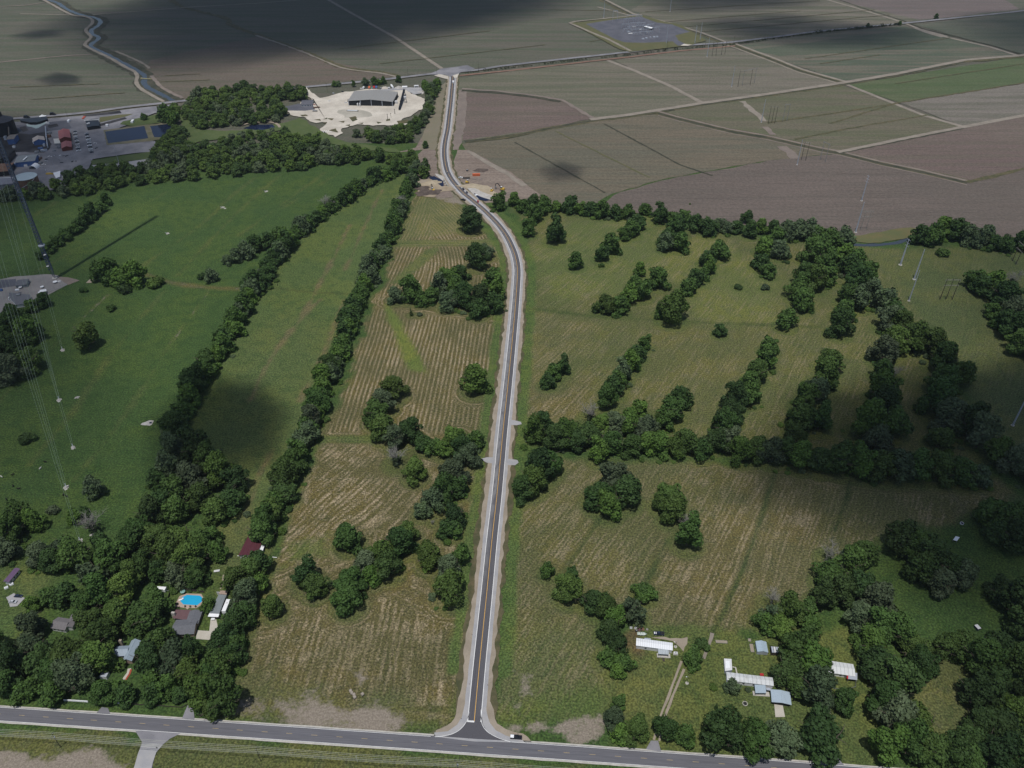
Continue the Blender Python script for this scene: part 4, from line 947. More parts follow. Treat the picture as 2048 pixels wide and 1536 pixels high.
# works yard, basins and lots of the plant at upper left
sheet('plant_yard', [(-300, 262), (-40, 252), (160, 233), (250, 221), (342, 210), (349, 214), (300, 232), (215, 268), (215, 290), (300, 282), (332, 285), (326, 302), (255, 309), (186, 320), (176, 340), (150, 362), (120, 378), (60, 390), (-300, 420)], fz(), M['yardgrey'], 1.5, 8)
sheet('plant_yard', [(-60, 268), (50, 255), (60, 262), (100, 262), (100, 300), (88, 306), (60, 306), (20, 305), (10, 340), (-60, 350)], fz(), M['coal'], 2, 6)
sheet('plant_pad', [(32, 252), (62, 250), (92, 246), (135, 242), (143, 258), (96, 264), (60, 270), (38, 268)], fz(), M['bluegravel'], .5, 6)
sheet('basin_floor', [(39, 256), (52, 253), (58, 262), (46, 266)], fz(), M['coal'], .5, 4); sheet('basin_floor', [(96, 252), (114, 249), (118, 254), (98, 258)], fz(), M['coal'], .5, 4)
sheet('coal_strip', [(165, 232), (240, 222.5), (244, 228), (200, 232), (170, 235)], fz(), M['coal'], .4, 4)
sheet('coal_strip', [(173, 254), (196, 250), (250, 236), (254, 239), (205, 253), (176, 257)], fz(), M['coal'], .4, 4)
sheet('grass_patch', [(200, 236), (240, 231), (268, 229), (250, 235), (200, 246)], fz(), M['ochre'], .8, 5)
sheet('grass_patch', [(240, 250), (246, 244), (268, 240), (300, 233), (346, 222), (346, 244), (300, 250), (270, 254)], fz(), M['lawn'], .8, 5)
sheet('grass_patch', [(182, 323), (250, 313), (315, 303), (318, 318), (250, 324), (186, 331)], fz(), M['lawn'], .8, 5)
sheet('gravel_yard', [(184, 332), (250, 326), (300, 319), (303, 330), (260, 336), (190, 337)], fz(), M['gravel'], 1, 5)
sheet('pond_bank', [(207, 262), (250, 256), (345, 245), (348, 276), (300, 284), (214, 292)], fz(), soil_mat('pond_bank', (.13, .125, .065), (.19, .17, .12), .3, .3), .8, 5)
sheet('pond_water', [(210, 265), (289, 253.5), (297, 278), (249, 284), (217, 288.5)], fz(), M['pond'], .3, 4)
sheet('pond_water', [(300.5, 254), (341, 248.8), (345, 262), (330, 276), (308.7, 276)], fz(), M['pond'], .3, 4)
# substation ground
sheet('grass_patch', [(1140, 47), (1170, 44), (1285, 31), (1330, 45), (1360, 50), (1412, 82), (1380, 92), (1260, 105), (1240, 100)], fz(), M['ochre'], 1, 6)
sheet('substation_gravel', [(1171.5, 49), (1249, 37), (1281, 34), (1312, 46), (1344, 50), (1380, 65), (1350, 72), (1356, 82), (1372, 90), (1356, 93), (1345, 84), (1289, 87), (1249, 86), (1231, 80)], fz(), M['bluegravel'], .6, 6)
track([(1262, 103), (1240, 92), (1215, 79), (1185, 67), (1165, 58), (1139, 47), (1150, 44), (1249, 34), (1284, 30)], 6)
sheet('apron', [(1361, 92.5), (1368, 89), (1386, 91), (1375, 93)], fz(), M['chalk'], .3, 3)
# tower compound
sheet('compound_pad', [(-160, 575), (-60, 562), (0, 559), (30, 553), (95, 548), (115, 551), (137, 568), (100, 588), (64, 600), (46, 609), (28, 614), (25, 628), (10, 645), (-60, 665), (-200, 640)], .12, soil_mat('compound_shell', (.21, .20, .195), (.27, .25, .235), .2, .25), .8, 4)
sheet('compound_pad', [(-100, 562), (0, 560), (32, 558), (32, 572), (0, 577), (-100, 585)], .16, M['bluegravel'], .2, 4)
sheet('compound_pad', [(112, 553), (135, 555), (159, 561), (137, 570)], .16, M['turned'], .6, 4)
sheet('compound_pad', [(172, 566), (188, 552), (192, 560), (182, 566)], .16, M['tan'], .8, 3)
# ------------------------------------------------------------------ buildings
def gable_bits(root, A, B, C, h, rise, roofm, wallm, over=.5, wins=3, door=True, z0=0.0, rname='roof', wname='wall', rotrib=None):
    """ridge runs along A->B, C is the far corner from B; corners are eave points in photo pixels"""
    a, b, c = G(A[0], A[1], h), G(B[0], B[1], h), G(C[0], C[1], h)
    e = Vector((b.x - a.x, b.y - a.y)); L = e.length; e /= L
    n = Vector((-e.y, e.x)); wv = (c.x - b.x) * n.x + (c.y - b.y) * n.y
    Wd = abs(wv); n = n * (1 if wv > 0 else -1)
    o = Vector((a.x, a.y)); org = Vector(root.location)
    P = lambda s, t, z: Vector((o.x + e.x * s + n.x * t, o.y + e.y * s + n.y * t, z))
    iw = over
    w = MB(org)
    w.add([P(iw, iw, z0), P(L - iw, iw, z0), P(L - iw, Wd - iw, z0), P(iw, Wd - iw, z0), P(iw, iw, h - .05), P(L - iw, iw, h - .05), P(L - iw, Wd - iw, h - .05), P(iw, Wd - iw, h - .05), P(iw, Wd / 2, h + rise - .12), P(L - iw, Wd / 2, h + rise - .12)],
          [(0, 1, 5, 4), (2, 3, 7, 6), (1, 2, 6, 9, 5), (3, 0, 4, 8, 7), (3, 2, 1, 0)])
    w.build(wname, wallm, root)
    r = MB(org); th = .14
    for (t0, t1, za, zb) in ((0, Wd / 2, h, h + rise), (Wd, Wd / 2, h, h + rise)):
        r.add([P(0, t0, za), P(L, t0, za), P(L, t1, zb), P(0, t1, zb), P(0, t0, za - th), P(L, t0, za - th), P(L, t1, zb - th), P(0, t1, zb - th)],
              [(0, 1, 2, 3), (7, 6, 5, 4), (0, 4, 5, 1), (1, 5, 6, 2), (3, 7, 4, 0), (2, 6, 7, 3)])
    if callable(roofm): roofm = roofm(math.atan2(e.y, e.x))
    r.build(rname, roofm, root)
    k = MB(org)
    k.add([P(-.02, Wd / 2 - .2, h + rise - .02), P(L + .02, Wd / 2 - .2, h + rise - .02), P(L + .02, Wd / 2, h + rise + .06), P(-.02, Wd / 2, h + rise + .06), P(-.02, Wd / 2 + .2, h + rise - .02), P(L + .02, Wd / 2 + .2, h + rise - .02)], [(0, 1, 2, 3), (3, 2, 5, 4), (0, 3, 4), (1, 5, 2)])
    k.build('ridge_cap', roofm, root)
    # openings on the wall nearest the camera
    t = iw - .03 if P(L / 2, 0, 0).length < P(L / 2, Wd, 0).length else Wd - iw + .03
    q = 1 if t < Wd / 2 else -1
    for i in range(wins):
        s = L * (i + .7) / (wins + .6)
        f = MB(org); x0, x1 = s - .55, s + .55
        f.add([P(x0, t, 1.0), P(x1, t, 1.0), P(x1, t, 2.1), P(x0, t, 2.1)], [(0, 1, 2, 3)]); g = f.build('window', M['glass'], root)
        f = MB(org)
        for (u0, u1, v0, v1) in ((x0 - .1, x1 + .1, .9, 1.0), (x0 - .1, x1 + .1, 2.1, 2.2), (x0 - .1, x0, 1.0, 2.1), (x1, x1 + .1, 1.0, 2.1)):
            f.add([P(u0, t - q * .02, v0), P(u1, t - q * .02, v0), P(u1, t - q * .02, v1), P(u0, t - q * .02, v1)], [(0, 1, 2, 3)])
        f.build('frame', M['white'], g)
    if door:
        s = L * .62; f = MB(org)
        f.add([P(s, t, z0 + .1), P(s + 1, t, z0 + .1), P(s + 1, t, 2.1), P(s, t, 2.1)], [(0, 1, 2, 3)]); f.build('door', M['grey'], root)
    return P, L, Wd
def base_of(*px):
    p = sum((G(*q) for q in px), Vector((0, 0, 0))) / len(px)
    return Vector((p.x, p.y, 0))
def gable(name, label, cat, A, B, C, h, rise, roofm, wallm, group=None, **k):
    root = thing(name, label, cat, base_of(A, C), group)
    gable_bits(root, A, B, C, h, rise, roofm, wallm, **k)
    return root
def slab_roof(root, pts, h, mat, th=.15, posts=True, name='roof', postm=None, walls=None, slope=0.0):
    """flat or slightly sloping roof over posts or low walls; corners in photo pixels at roof height"""
    org = Vector(root.location)
    P = [G(q[0], q[1], h) for q in pts]
    Z = [h + (slope if i >= len(P) // 2 else 0) for i in range(len(P))]
    n = len(P); r = MB(org)
    r.add([(p.x, p.y, z) for p, z in zip(P, Z)] + [(p.x, p.y, z - th) for p, z in zip(P, Z)], [tuple(range(n)), tuple(range(2 * n - 1, n - 1, -1))] + [(i, n + i, n + (i + 1) % n, (i + 1) % n) for i in range(n)])
    if callable(mat): mat = mat(math.atan2(P[1].y - P[0].y, P[1].x - P[0].x))
    r.build(name, mat, root)
    c = sum(P, Vector()) / n
    if posts:
        for p, z in zip(P, Z):
            q = c + (p - c) * .93
            m = MB(org); m.box((q.x, q.y, 0), (.18, .18, z - th)); m.build('post', postm or M['grey'], root)
    if walls:
        w = MB(org); Q = [c + (p - c) * .96 for p in P]
        w.add([(q.x, q.y, 0) for q in Q] + [(q.x, q.y, z - th - .01) for q, z in zip(Q, Z)], [(i, (i + 1) % n, n + (i + 1) % n, n + i) for i in range(n)])
        w.build('wall', walls, root)
    return P
def boxy(root, name, px, d, rot, mat, z=0.0, top=None):
    p = G(px[0], px[1], z); m = MB(root.location); m.frustum((p.x, p.y, z), (d[0], d[1]), top or (d[0], d[1]), d[2], rot)
    return m.build(name, mat, root)
rb = lambda nm, c, **k: (lambda r: ribbed(nm, c, r, **k))
HA = ang((1240, 1513.7), (1494, 1532))        # highway direction

z = zoomed(440, 1050, 12.8)
barn = gable('barn', 'long maroon-roofed barn at the foot of the straight hedgerow', 'barn', (476.5, 1111), (500, 1064), (533, 1067), 3.6, 1.5, rb('maroon_metal_roof', (.095, .03, .038), dirt=.15), M['offwhite'], wins=0, door=False)
boxy(barn, 'window', (487, 1114.5), (1.6, .1, 1.2), HA, M['glass'], 1.0); boxy(barn, 'window', (496, 1115), (1.6, .1, 1.2), HA, M['glass'], 1.0)
for q in ((480.5, 1111), (490, 1112), (497, 1114)):
    boxy(barn, 'white_awning', q, (3.2, .5, .1), HA + .3, M['white'], 3.0)
t = thing('lean_to', 'white flat-roofed lean-to along the maroon barn', 'lean-to', base_of((515, 1112)))
slab_roof(t, [(510.5, 1110), (522.5, 1110.6), (529, 1091), (518, 1090)], 2.7, M['white'])
pool_h = gable('house', 'grey shingle house with maroon patio roof beside the swimming pool', 'house', (342, 1270), (388, 1268), (389, 1238), 3.0, 1.7, M['shingle'], M['brick'])
gable_bits(pool_h, (370, 1248), (379.5, 1222), (402, 1231), 2.98, 1.45, M['shingle'], M['brick'], wins=0, door=False, rname='wing_roof', wname='wing_wall')
slab_roof(pool_h, [(345.5, 1236), (374, 1240), (383, 1219.5), (350.5, 1219)], 2.75, M['maroon'], name='patio_roof')
boxy(pool_h, 'chimney', (350.5, 1236), (1.9, 1.2, 5.2), HA, M['conc'])
t = thing('carport', 'long grey carport with a white front strip beside the pool house', 'carport', base_of((435, 1208)))
slab_roof(t, [(418.8, 1226), (438.6, 1227), (453, 1189.7), (437.5, 1188.8)], 3.0, rb('grey_metal_roof', (.2, .225, .235), pitch=.7), postm=M['white'])
slab_roof(t, [(415.5, 1233), (436.5, 1234), (438.7, 1227.6), (418.6, 1226.6)], 2.95, M['white'], name='front_strip', posts=False)
slab_roof(t, [(438, 1188), (453, 1189), (454.5, 1181.5), (441, 1181)], 2.9, M['brick'], name='back_roof')
boxy(t, 'back_wall', (445, 1190), (6.0, .2, 2.6), HA, M['offwhite'])

def wheels(root, L, Wd, r=.34, x=.31):
    for sx in (-1, 1):
        for sy in (-1, 1):
            m = MB(); m.tube((sx * L * x, sy * (Wd / 2 - .2), r), (sx * L * x, sy * (Wd / 2 + .02), r), r, n=12)
            w = m.build('wheel', M['rubber'], root)
            m = MB(); m.tube((sx * L * x, sy * (Wd / 2 + .022), r), (sx * L * x, sy * (Wd / 2 + .035), r), r * .55, n=10); m.build('rim', M['silver'], w)
def car_proto(kind):
    root = thing('parked_car', 'car', 'car', (0, 0, -50))
    if kind == 'sedan':
        L, Wd = 4.7, 1.84
        b = MB(); b.frustum((0, 0, .28), (L, Wd), (L - .08, Wd - .04), .38); b.frustum((0, 0, .66), (L - .08, Wd - .04), (L - .5, Wd - .26), .24); b.frustum((-.25, 0, 1.38), (1.55, 1.24), (1.4, 1.12), .06); b.build('body', M['grey'], root)
        g = MB(); g.frustum((-.2, 0, .9), (2.9, Wd - .26), (1.5, 1.2), .48, 0); g.build('window', M['glass'], root)
    elif kind == 'suv':
        L, Wd = 4.8, 1.95
        b = MB(); b.frustum((0, 0, .32), (L, Wd), (L - .06, Wd - .02), .5); b.frustum((0, 0, .82), (L - .06, Wd - .02), (L - .3, Wd - .2), .24); b.frustum((-.4, 0, 1.62), (2.7, 1.4), (2.5, 1.28), .07); b.build('body', M['grey'], root)
        g = MB(); g.frustum((-.3, 0, 1.06), (3.5, Wd - .22), (2.65, 1.36), .56, 0); g.build('window', M['glass'], root)
    else:
        L, Wd = 5.9, 2.0
        b = MB(); b.frustum((0, 0, .42), (L, Wd), (L - .04, Wd), .5); b.frustum((2.05, 0, .92), (1.7, Wd - .04), (1.5, Wd - .3), .2)
        b.box((-2.0, Wd / 2 - .07, .92), (1.9, .12, .42)); b.box((-2.0, -Wd / 2 + .07, .92), (1.9, .12, .42)); b.box((-2.9, 0, .92), (.1, Wd - .02, .42)); b.frustum((.2, 0, .92), (2.4, Wd), (2.3, Wd - .06), .26); b.frustum((.15, 0, 1.78), (1.55, 1.44), (1.4, 1.34), .07); b.build('body', M['grey'], root)
        g = MB(); g.frustum((.2, 0, 1.18), (2.3, Wd - .1), (1.5, 1.4), .6); g.build('window', M['glass'], root)
        m = MB(); m.box((-2.0, 0, .925), (1.8, Wd - .28, .04)); m.build('bed', M['rubber'], root)
    for sy in (-1, 1):
        m = MB(); m.box((L / 2 - .02, sy * .66, .66), (.08, .36, .16)); m.build('headlight', M['white'], root)
        m = MB(); m.box((-L / 2 + .02, sy * .68, .7), (.08, .28, .18)); m.build('taillight', M['red'], root)
    wheels(root, L, Wd)
    return remember(root)
CARS = {k: car_proto(k) for k in ('sedan', 'suv', 'pickup')}
CARPAINT = {'white': M['white'], 'black': M['black'], 'navy': M['navy'], 'silver': M['silver'], 'red': M['red'], 'grey': M['grey'], 'blue': M['blue']}
def car(kind, color, u, v, rot, label, group=None, name='parked_car', cat=None, z=0.0, parts=True):
    p = G(u, v, z)
    r = dup(CARS[kind], (p.x, p.y, z), rot, None, label, group)
    r.name = name; r['category'] = cat or ('pickup truck' if kind == 'pickup' else 'car')
    if 'group' in r.keys() and not group: del r['group']
    for c in list(r.children):
        if c.name.startswith('body'):
            c.material_slots[0].link = 'OBJECT'; c.material_slots[0].material = CARPAINT[color]
        elif not parts and not c.name.startswith('window'):
            for g in list(c.children): bpy.data.objects.remove(g)
            bpy.data.objects.remove(c)
    return r
tk = car('pickup', 'black', 1032.3, 1475.5, HA, 'black pickup with a white bed cover and open door beside the highway', z=.3, name='pickup_truck')
for (n_, c_, d_, m_) in (('bed_cover', (-2.0, 0, 1.3), (1.75, 1.6, .06), 'white'), ('open_door', (.75, 1.45, .7), (.1, .95, .75), 'black')):
    m = MB(); m.box(c_, d_); m.build(n_, M[m_], tk)
t2 = car('pickup', 'navy', 1317.5, 1268.5, math.pi + HA, 'dark pickup with white stripes parked behind the white mobile home', name='pickup_truck')
for x in (1.4, 2.35):
    m = MB(); m.box((x, 0, 1.125), (.55, 1.3, .03)); m.build('bonnet_stripe', M['white'], t2)
car('sedan', 'navy', 37.5, 1193, HA, 'dark navy car on the gravel below the purple roof')
car('sedan', 'silver', 26.5, 1204.5, HA, 'silver white car parked nearest the trees at far left')
ra = lambda i: math.atan2(roadP[i + 1].y - roadP[i].y, roadP[i + 1].x - roadP[i].x)
car('sedan', 'grey', 894.3, 346, ra(14), 'small dark car driving on the new road before the bridge', z=.4, name='car')
car('suv', 'black', 926.8, 379, ra(12), 'large dark car stopped on the road shoulder at the bridge', z=.4, name='car')
car('sedan', 'navy', 934, 385.5, ra(12), 'dark car parked right behind the larger one at the bridge', z=.4)
car('sedan', 'red', 956, 403.5, ra(11), 'red car on the right verge below the bridge', z=.4)
car('pickup', 'black', 926.5, 400.5, ra(11) + .8, 'black pickup on the left shoulder opposite the red car', z=.4, name='pickup_truck')
wt = thing('box_truck', 'white box truck at the far end of the new road', 'truck', G(906.6, 166, .4), None, ra(28) )
m = MB(); m.box((-1.2, 0, .7), (6.2, 2.4, 2.6)); m.build('cargo_box', M['white'], wt)
m = MB(); m.frustum((3.0, 0, .6), (2.0, 2.2), (1.6, 2.1), 1.9); m.build('cab', M['white'], wt)
m = MB(); m.box((3.2, 0, 1.7), (1.72, 2.22, .5)); m.build('window', M['glass'], wt)
wheels(wt, 8, 2.3, .45)

# pool surroundings
t = thing('camper', 'white camper trailer behind the grey carport', 'camper', G(454, 1216), None, ang((450, 1224), (457, 1207)))
m = MB(); m.frustum((0, 0, .6), (8.5, 2.4), (8.2, 2.3), 2.2); m.build('body', M['white'], t)
m = MB(); m.box((1.4, 0, 2.8), (1.0, .8, .25)); m.build('roof_vent', M['offwhite'], t); m = MB(); m.box((-4.8, 0, .6), (1.2, .2, .2)); m.build('tow_bar', M['grey'], t); wheels(t, 3, 2.3, .4)
t = thing('boat', 'white boat poking out from under the carport', 'boat', G(428, 1234.5), None, ang((428, 1234), (430, 1225)))
m = MB(); m.add([(-2.4, -.9, .5), (1.2, -.9, .5), (3, 0, .8), (1.2, .9, .5), (-2.4, .9, .5), (-2.4, -1, 1.1), (1.4, -1, 1.2), (3.4, 0, 1.4), (1.4, 1, 1.2), (-2.4, 1, 1.1)], [(4, 3, 2, 1, 0), (0, 1, 6, 5), (1, 2, 7, 6), (2, 3, 8, 7), (3, 4, 9, 8), (4, 0, 5, 9), (5, 6, 7, 8, 9)]); m.build('hull', M['white'], t)
m = MB(); m.frustum((.4, 0, 1.2), (.9, 1.3), (.6, 1.1), .5); m.build('windscreen', M['glass'], t)
t = thing('storage_trailer', 'white box trailer at the shaded lawn left of the pool', 'trailer', G(324.5, 1182), None, HA)
m = MB(); m.box((0, 0, .6), (5.4, 2.3, 2.1)); m.build('body', M['white'], t); m = MB(); m.box((3.3, 0, .6), (1.3, .2, .2)); m.build('tow_bar', M['grey'], t); wheels(t, 2.5, 2.3, .4)
def fence(name, label, pts, h, mat, gap=2.4, board=True, world=False, th=.05):
    P = [Vector((q.x, q.y, 0)) for q in (G(*p) for p in pts)]
    t = thing(name, label, 'fence', P[0]); org = P[0]
    b = MB(org)
    for a, c in zip(P[:-1], P[1:]):
        d = (c - a); L = d.length; r = math.atan2(d.y, d.x); mid = (a + c) / 2
        if board: b.box((mid.x, mid.y, .1), (L, th, h - .1), r)
        else:
            for zz in (.35, .8, 1.2): b.box((mid.x, mid.y, zz * h / 1.4), (L, th, .16), r)
    b.build('boards' if board else 'rails', mat, t)
    Q = resample0(P, gap)
    for i, q in enumerate(Q[:60]):
        m = MB(org); m.box((q.x, q.y, 0), (.13, .13, h + .08)); m.build('post', mat, t)
    return t
fence('board_fence', 'dark board fence left of the swimming pool', [(327, 1224), (343, 1182), (346, 1178)], 1.9, M['wood'])
fence('board_fence', 'dark board fence behind the swimming pool', [(360, 1180), (380, 1182), (409, 1186)], 1.9, M['wood'])
fence('plank_fence', 'white plank fence along the highway at lower left', [(129, 1402), (150, 1403.2), (177, 1405)], 1.5, M['white'], board=False, th=.3)
fence('plank_fence', 'short white plank fence by the driveway mouth', [(236, 1407.4), (259, 1409.2)], 1.5, M['white'], board=False, th=.3)
fence('wire_fence', 'low dark wire fence along the roadside lawn', [(262, 1409.5), (320, 1412.5), (365, 1416), (376, 1409)], 1.1, M['wood'], 3, False, th=.06)
fence('wire_fence', 'thin wire fence around the small yard of the right-hand house', [(1663, 1352), (1666, 1378), (1692, 1381), (1711, 1374), (1710, 1360)], 1.0, M['grey'], 3, False, th=.05)
t = thing('sun_lounger', 'white sun lounger on the deck left of the pool', 'lounger', G(361, 1200), None, .4)
m = MB(); m.box((0, 0, .25), (2.0, .9, .1)); m.frustum((1.2, 0, .3), (.9, .9), (.7, .9, .3), .5); m.build('seat', M['white'], t)
for i in (-1, 1):
    m = MB(); m.box((i * .8, 0, 0), (.08, .8, .25)); m.build('leg', M['white'], t)
t = thing('patio_umbrella', 'pale green patio umbrella at the back corner of the pool deck', 'umbrella', G(367, 1187))
m = MB(); m.tube((0, 0, 0), (0, 0, 2.4), .04); m.build('pole', M['white'], t); m = MB(); m.lathe((0, 0, 2.0), [(1.5, 0), (.05, .6)], 8); m.build('canopy', flat('green_canvas', (.2, .36, .32)), t)
t = thing('grill', 'dark covered grill on the left corner of the pool deck', 'grill', G(354.5, 1208.5)); m = MB(); m.frustum((0, 0, .3), (1.7, 1.0), (1.3, .7), .9); m.build('cover', M['black'], t); m = MB(); m.box((0, 0, 0), (1.2, .7, .3)); m.build('cart', M['grey'], t)
for i, (u, v) in enumerate(((370.5, 1214), (381, 1214.5), (392, 1214))):
    t = thing('deck_chair', 'dark deck chair at the near edge of the pool, %s from the left' % ordw(i + 1), 'chair', G(u, v), 'chairs along the pool', i * .5)
    m = MB(); m.box((0, 0, .4), (.9, .8, .1)); m.build('seat', M['wood'], t); m = MB(); m.box((0, .4, .5), (.9, .1, .6)); m.build('backrest', M['wood'], t)
    for sx in (-1, 1):
        m = MB(); m.box((sx * .4, 0, 0), (.08, .8, .4)); m.build('leg', M['wood'], t)
# other houses lower left
t = gable('house', 'blue-grey metal-roofed house hidden in trees at lower left', 'house', (244, 1322), (263, 1281), (281, 1284), 3.2, 1.9, rb('blue_metal_roof', (.30, .37, .43), pitch=.8, dirt=.08), M['brick'], wins=0)
gable_bits(t, (226, 1313), (254, 1311.5), (256, 1291), 3.15, 1.6, rb('blue_metal_roof_side', (.27, .33, .39), pitch=.8, dirt=.08), M['brick'], wins=2, rname='wing_roof', wname='wing_wall')
boxy(t, 'chimney', (246, 1292), (1.5, 1.2, 5.4), HA, M['tan'])
t = thing('shed', 'small pale blue-roofed shed between trees near the roadside fence', 'shed', base_of((205, 1350))); slab_roof(t, [(198, 1353), (212, 1354), (218, 1343), (206, 1341)], 2.6, M['steel'], walls=M['offwhite'], posts=False)
t = thing('garden_path', 'curved red-edged garden path below the blue-grey roof', 'path', G(254, 1348)); V, F = strip('x', [(259, 1337), (257, 1346), (250, 1355), (245, 1366)], -.9, .9, .12, M['tan'], 0, 2, make=False); m = MB(t.location); m.add(V, F); m.build('paving', M['concrete_drive'], t)
V, F = strip('x', [(262, 1339), (259, 1348), (254, 1356), (252, 1360)], -.45, .45, .2, M['red'], .2, 2, make=False); m = MB(t.location); m.add(V, F); m.build('red_border', flat('red_brick', (.33, .07, .04)), t)
t = gable('house', 'brown-grey shingle house among dark trees at far lower left', 'house', (100, 1256), (130, 1261), (142, 1238), 3.0, 1.8, M['shingle_warm'], M['offwhite'])
gable_bits(t, (130, 1256), (143, 1229), (156, 1232), 2.97, 1.4, M['shingle_warm'], M['offwhite'], wins=1, door=False, rname='wing_roof', wname='wing_wall')
gable('mobile_home', 'narrow purple-roofed mobile home at the left edge', 'mobile home', (6, 1163), (29, 1136), (39, 1139), 3.0, .6, rb('purple_metal_roof', (.15, .095, .17), pitch=.8), M['offwhite'])
for i, (u, v, l) in enumerate(((23.5, 1169, 'white box cooler'), (13, 1176, 'white flat crate'))):
    t = thing('white_tank', l + ' on the grass below the purple roof', 'container', G(u, v), None, .6); m = MB(); m.frustum((0, 0, 0), (2.2, 1.6), (2.0, 1.4), .8); m.build('body', M['white'], t); m = MB(); m.box((0, 0, .81), (1.4, .9, .1)); m.build('lid', M['offwhite'], t)
t = thing('work_bench', 'white-topped trailer bed on bare soil near the pool garden path', 'trailer', G(434, 1143), None, .2); m = MB(); m.box((0, 0, .6), (3.4, 1.5, .15)); m.build('deck', M['offwhite'], t); wheels(t, 1.6, 1.4, .35)
t = thing('pipe', 'white pipe lying on grass right of the maroon barn', 'pipe', G(549.5, 1115), None, -.1); m = MB(); m.tube((-1.4, 0, .2), (1.4, 0, .2), .2, n=8); m.build('pipe', M['white'], t)
t = thing('plank', 'pale board lying below the maroon barn', 'board', G(473, 1142), None, -.1); m = MB(); m.box((0, 0, .05), (3.2, .5, .12)); m.build('board', M['offwhite'], t)

# right hand homes
mh = gable('mobile_home', 'white-roofed mobile home with a porch nearest the mown field', 'mobile home', (1272, 1291), (1345.3, 1301), (1344.7, 1285.5), 3.1, .55, rb('white_metal_roof', (.74, .76, .78), pitch=1.2, dirt=.05), M['offwhite'], wins=2, door=False, over=.25)
slab_roof(mh, [(1316.5, 1307.8), (1337.4, 1309), (1337, 1300), (1316, 1297.5)], 2.8, rb('porch_metal', (.42, .46, .48), dirt=.25), name='porch_roof')
boxy(mh, 'ramp', (1326.5, 1317), (1.2, 3.6, .25), 0, M['wood']); boxy(mh, 'porch_deck', (1327, 1312), (7.2, 2.5, .5), HA, M['conc'])
slab_roof(mh, [(1288.5, 1279.5), (1301.5, 1281), (1301.5, 1276.5), (1289, 1275.5)], 2.9, M['steel'], name='back_porch_roof')
t = thing('rowboat', 'pale green boat on a trailer behind the white mobile home', 'boat', G(1282.8, 1269.5), None, HA)
m = MB(); m.add([(-2.4, -.8, .5), (1.4, -.8, .5), (3, 0, .6), (1.4, .8, .5), (-2.4, .8, .5), (-2.4, -1, 1.1), (1.4, -1, 1.1), (3.2, 0, 1.2), (1.4, 1, 1.1), (-2.4, 1, 1.1)], [(4, 3, 2, 1, 0), (0, 1, 6, 5), (1, 2, 7, 6), (2, 3, 8, 7), (3, 4, 9, 8), (4, 0, 5, 9)]); m.build('hull', flat('pale_green_hull', (.45, .52, .46)), t)
for x in (-1.4, 0.2, 1.4):
    m = MB(); m.box((x, 0, .9), (.35, 1.6, .08)); m.build('bench', M['offwhite'], t)
wheels(t, 1.6, 1.6, .3)
for i, (u, v, c, l) in enumerate(((1262, 1256, 'white', 'white tub'), (1271, 1256.5, 'offwhite', 'pale bin'), (1279, 1259, 'maroon', 'brown tarpaulin heap'), (1285, 1257, 'rust', 'rusty scrap heap'), (1294, 1260, 'tan', 'tan crate'), (1273, 1262, 'black', 'dark drum'))):
    t = thing('yard_clutter', l + ' in the clutter behind the white mobile home', 'clutter', G(u, v), None, i * .7); m = MB(); m.mound((0, 0, 0), 1.5, 1.0, 1.0, 0, i + 3, .4, 12, 4) if i in (2, 3) else m.frustum((0, 0, 0), (1.5, 1.1), (1.2, .9), .8); m.build('body', M[c], t)
    if i not in (2, 3): m = MB(); m.box((0, 0, .805), (1.0, .7, .06)); m.build('lid', M['grey'], t)
t = thing('air_conditioner', 'pale box unit on the lawn right of the white mobile home', 'air conditioner', G(1351, 1307.5), None, HA); m = MB(); m.box((0, 0, .15), (2.0, 1.3, .9)); m.build('body', M['offwhite'], t); m = MB(); m.box((0, 0, 0), (2.6, 1.8, .14)); m.build('pad', M['conc'], t); m = MB(); m.lathe((0, 0, 1.05), [(.45, 0), (.4, .05)], 14); m.build('fan_grille', M['grey'], t)
def lamp_post(u, v, h, label, ringed=True):
    t = thing('yard_lamp', label, 'lamp post', G(u, v)); m = MB(); m.tube((0, 0, 0), (0, 0, h), .11, .08); m.build('pole', M['wood'], t)
    m = MB(); m.tube((0, 0, h - .1), (-1.0, 0, h + .1), .05); m.build('arm', M['steel'], t); m = MB(); m.frustum((-1.1, 0, h), (.6, .35), (.4, .2), .2); m.build('lamp_head', M['white'], t)
    m = MB(); m.lathe((0, 0, 0), [(.9, 0), (.9, .2), (.7, .22)], 14); m.build('ring', M['conc'], t); return t
lamp_post(1374, 1366.5, 6, 'dark lamp post in a white ring beside the two-track drive')
lamp_post(1351, 1293.5, 4.5, 'slim lamp post at the corner of the white mobile home')
t = thing('quonset_shed', 'pale blue round-roofed shed behind the long mobile home', 'shed', base_of((1514.5, 1303), (1531.7, 1281)))
P, L, Wd = gable_bits(t, (1514.8, 1303.5), (1510.8, 1282), (1532, 1281), 2.5, 1.0, rb('pale_blue_roof', (.36, .45, .52), pitch=.9, dirt=.1), M['steel'], wins=0, door=False, over=.1)
boxy(t, 'door', (1526, 1303.6), (2.6, .1, 2.0), HA, M['white'])
t = thing('shed', 'dark shed with white striped roof panels beside the round-roofed one', 'shed', base_of((1556, 1300))); P = slab_roof(t, [(1542.6, 1305.5), (1572, 1307), (1569, 1294.5), (1540.2, 1292)], 2.5, M['black'], walls=M['wood'], posts=False)
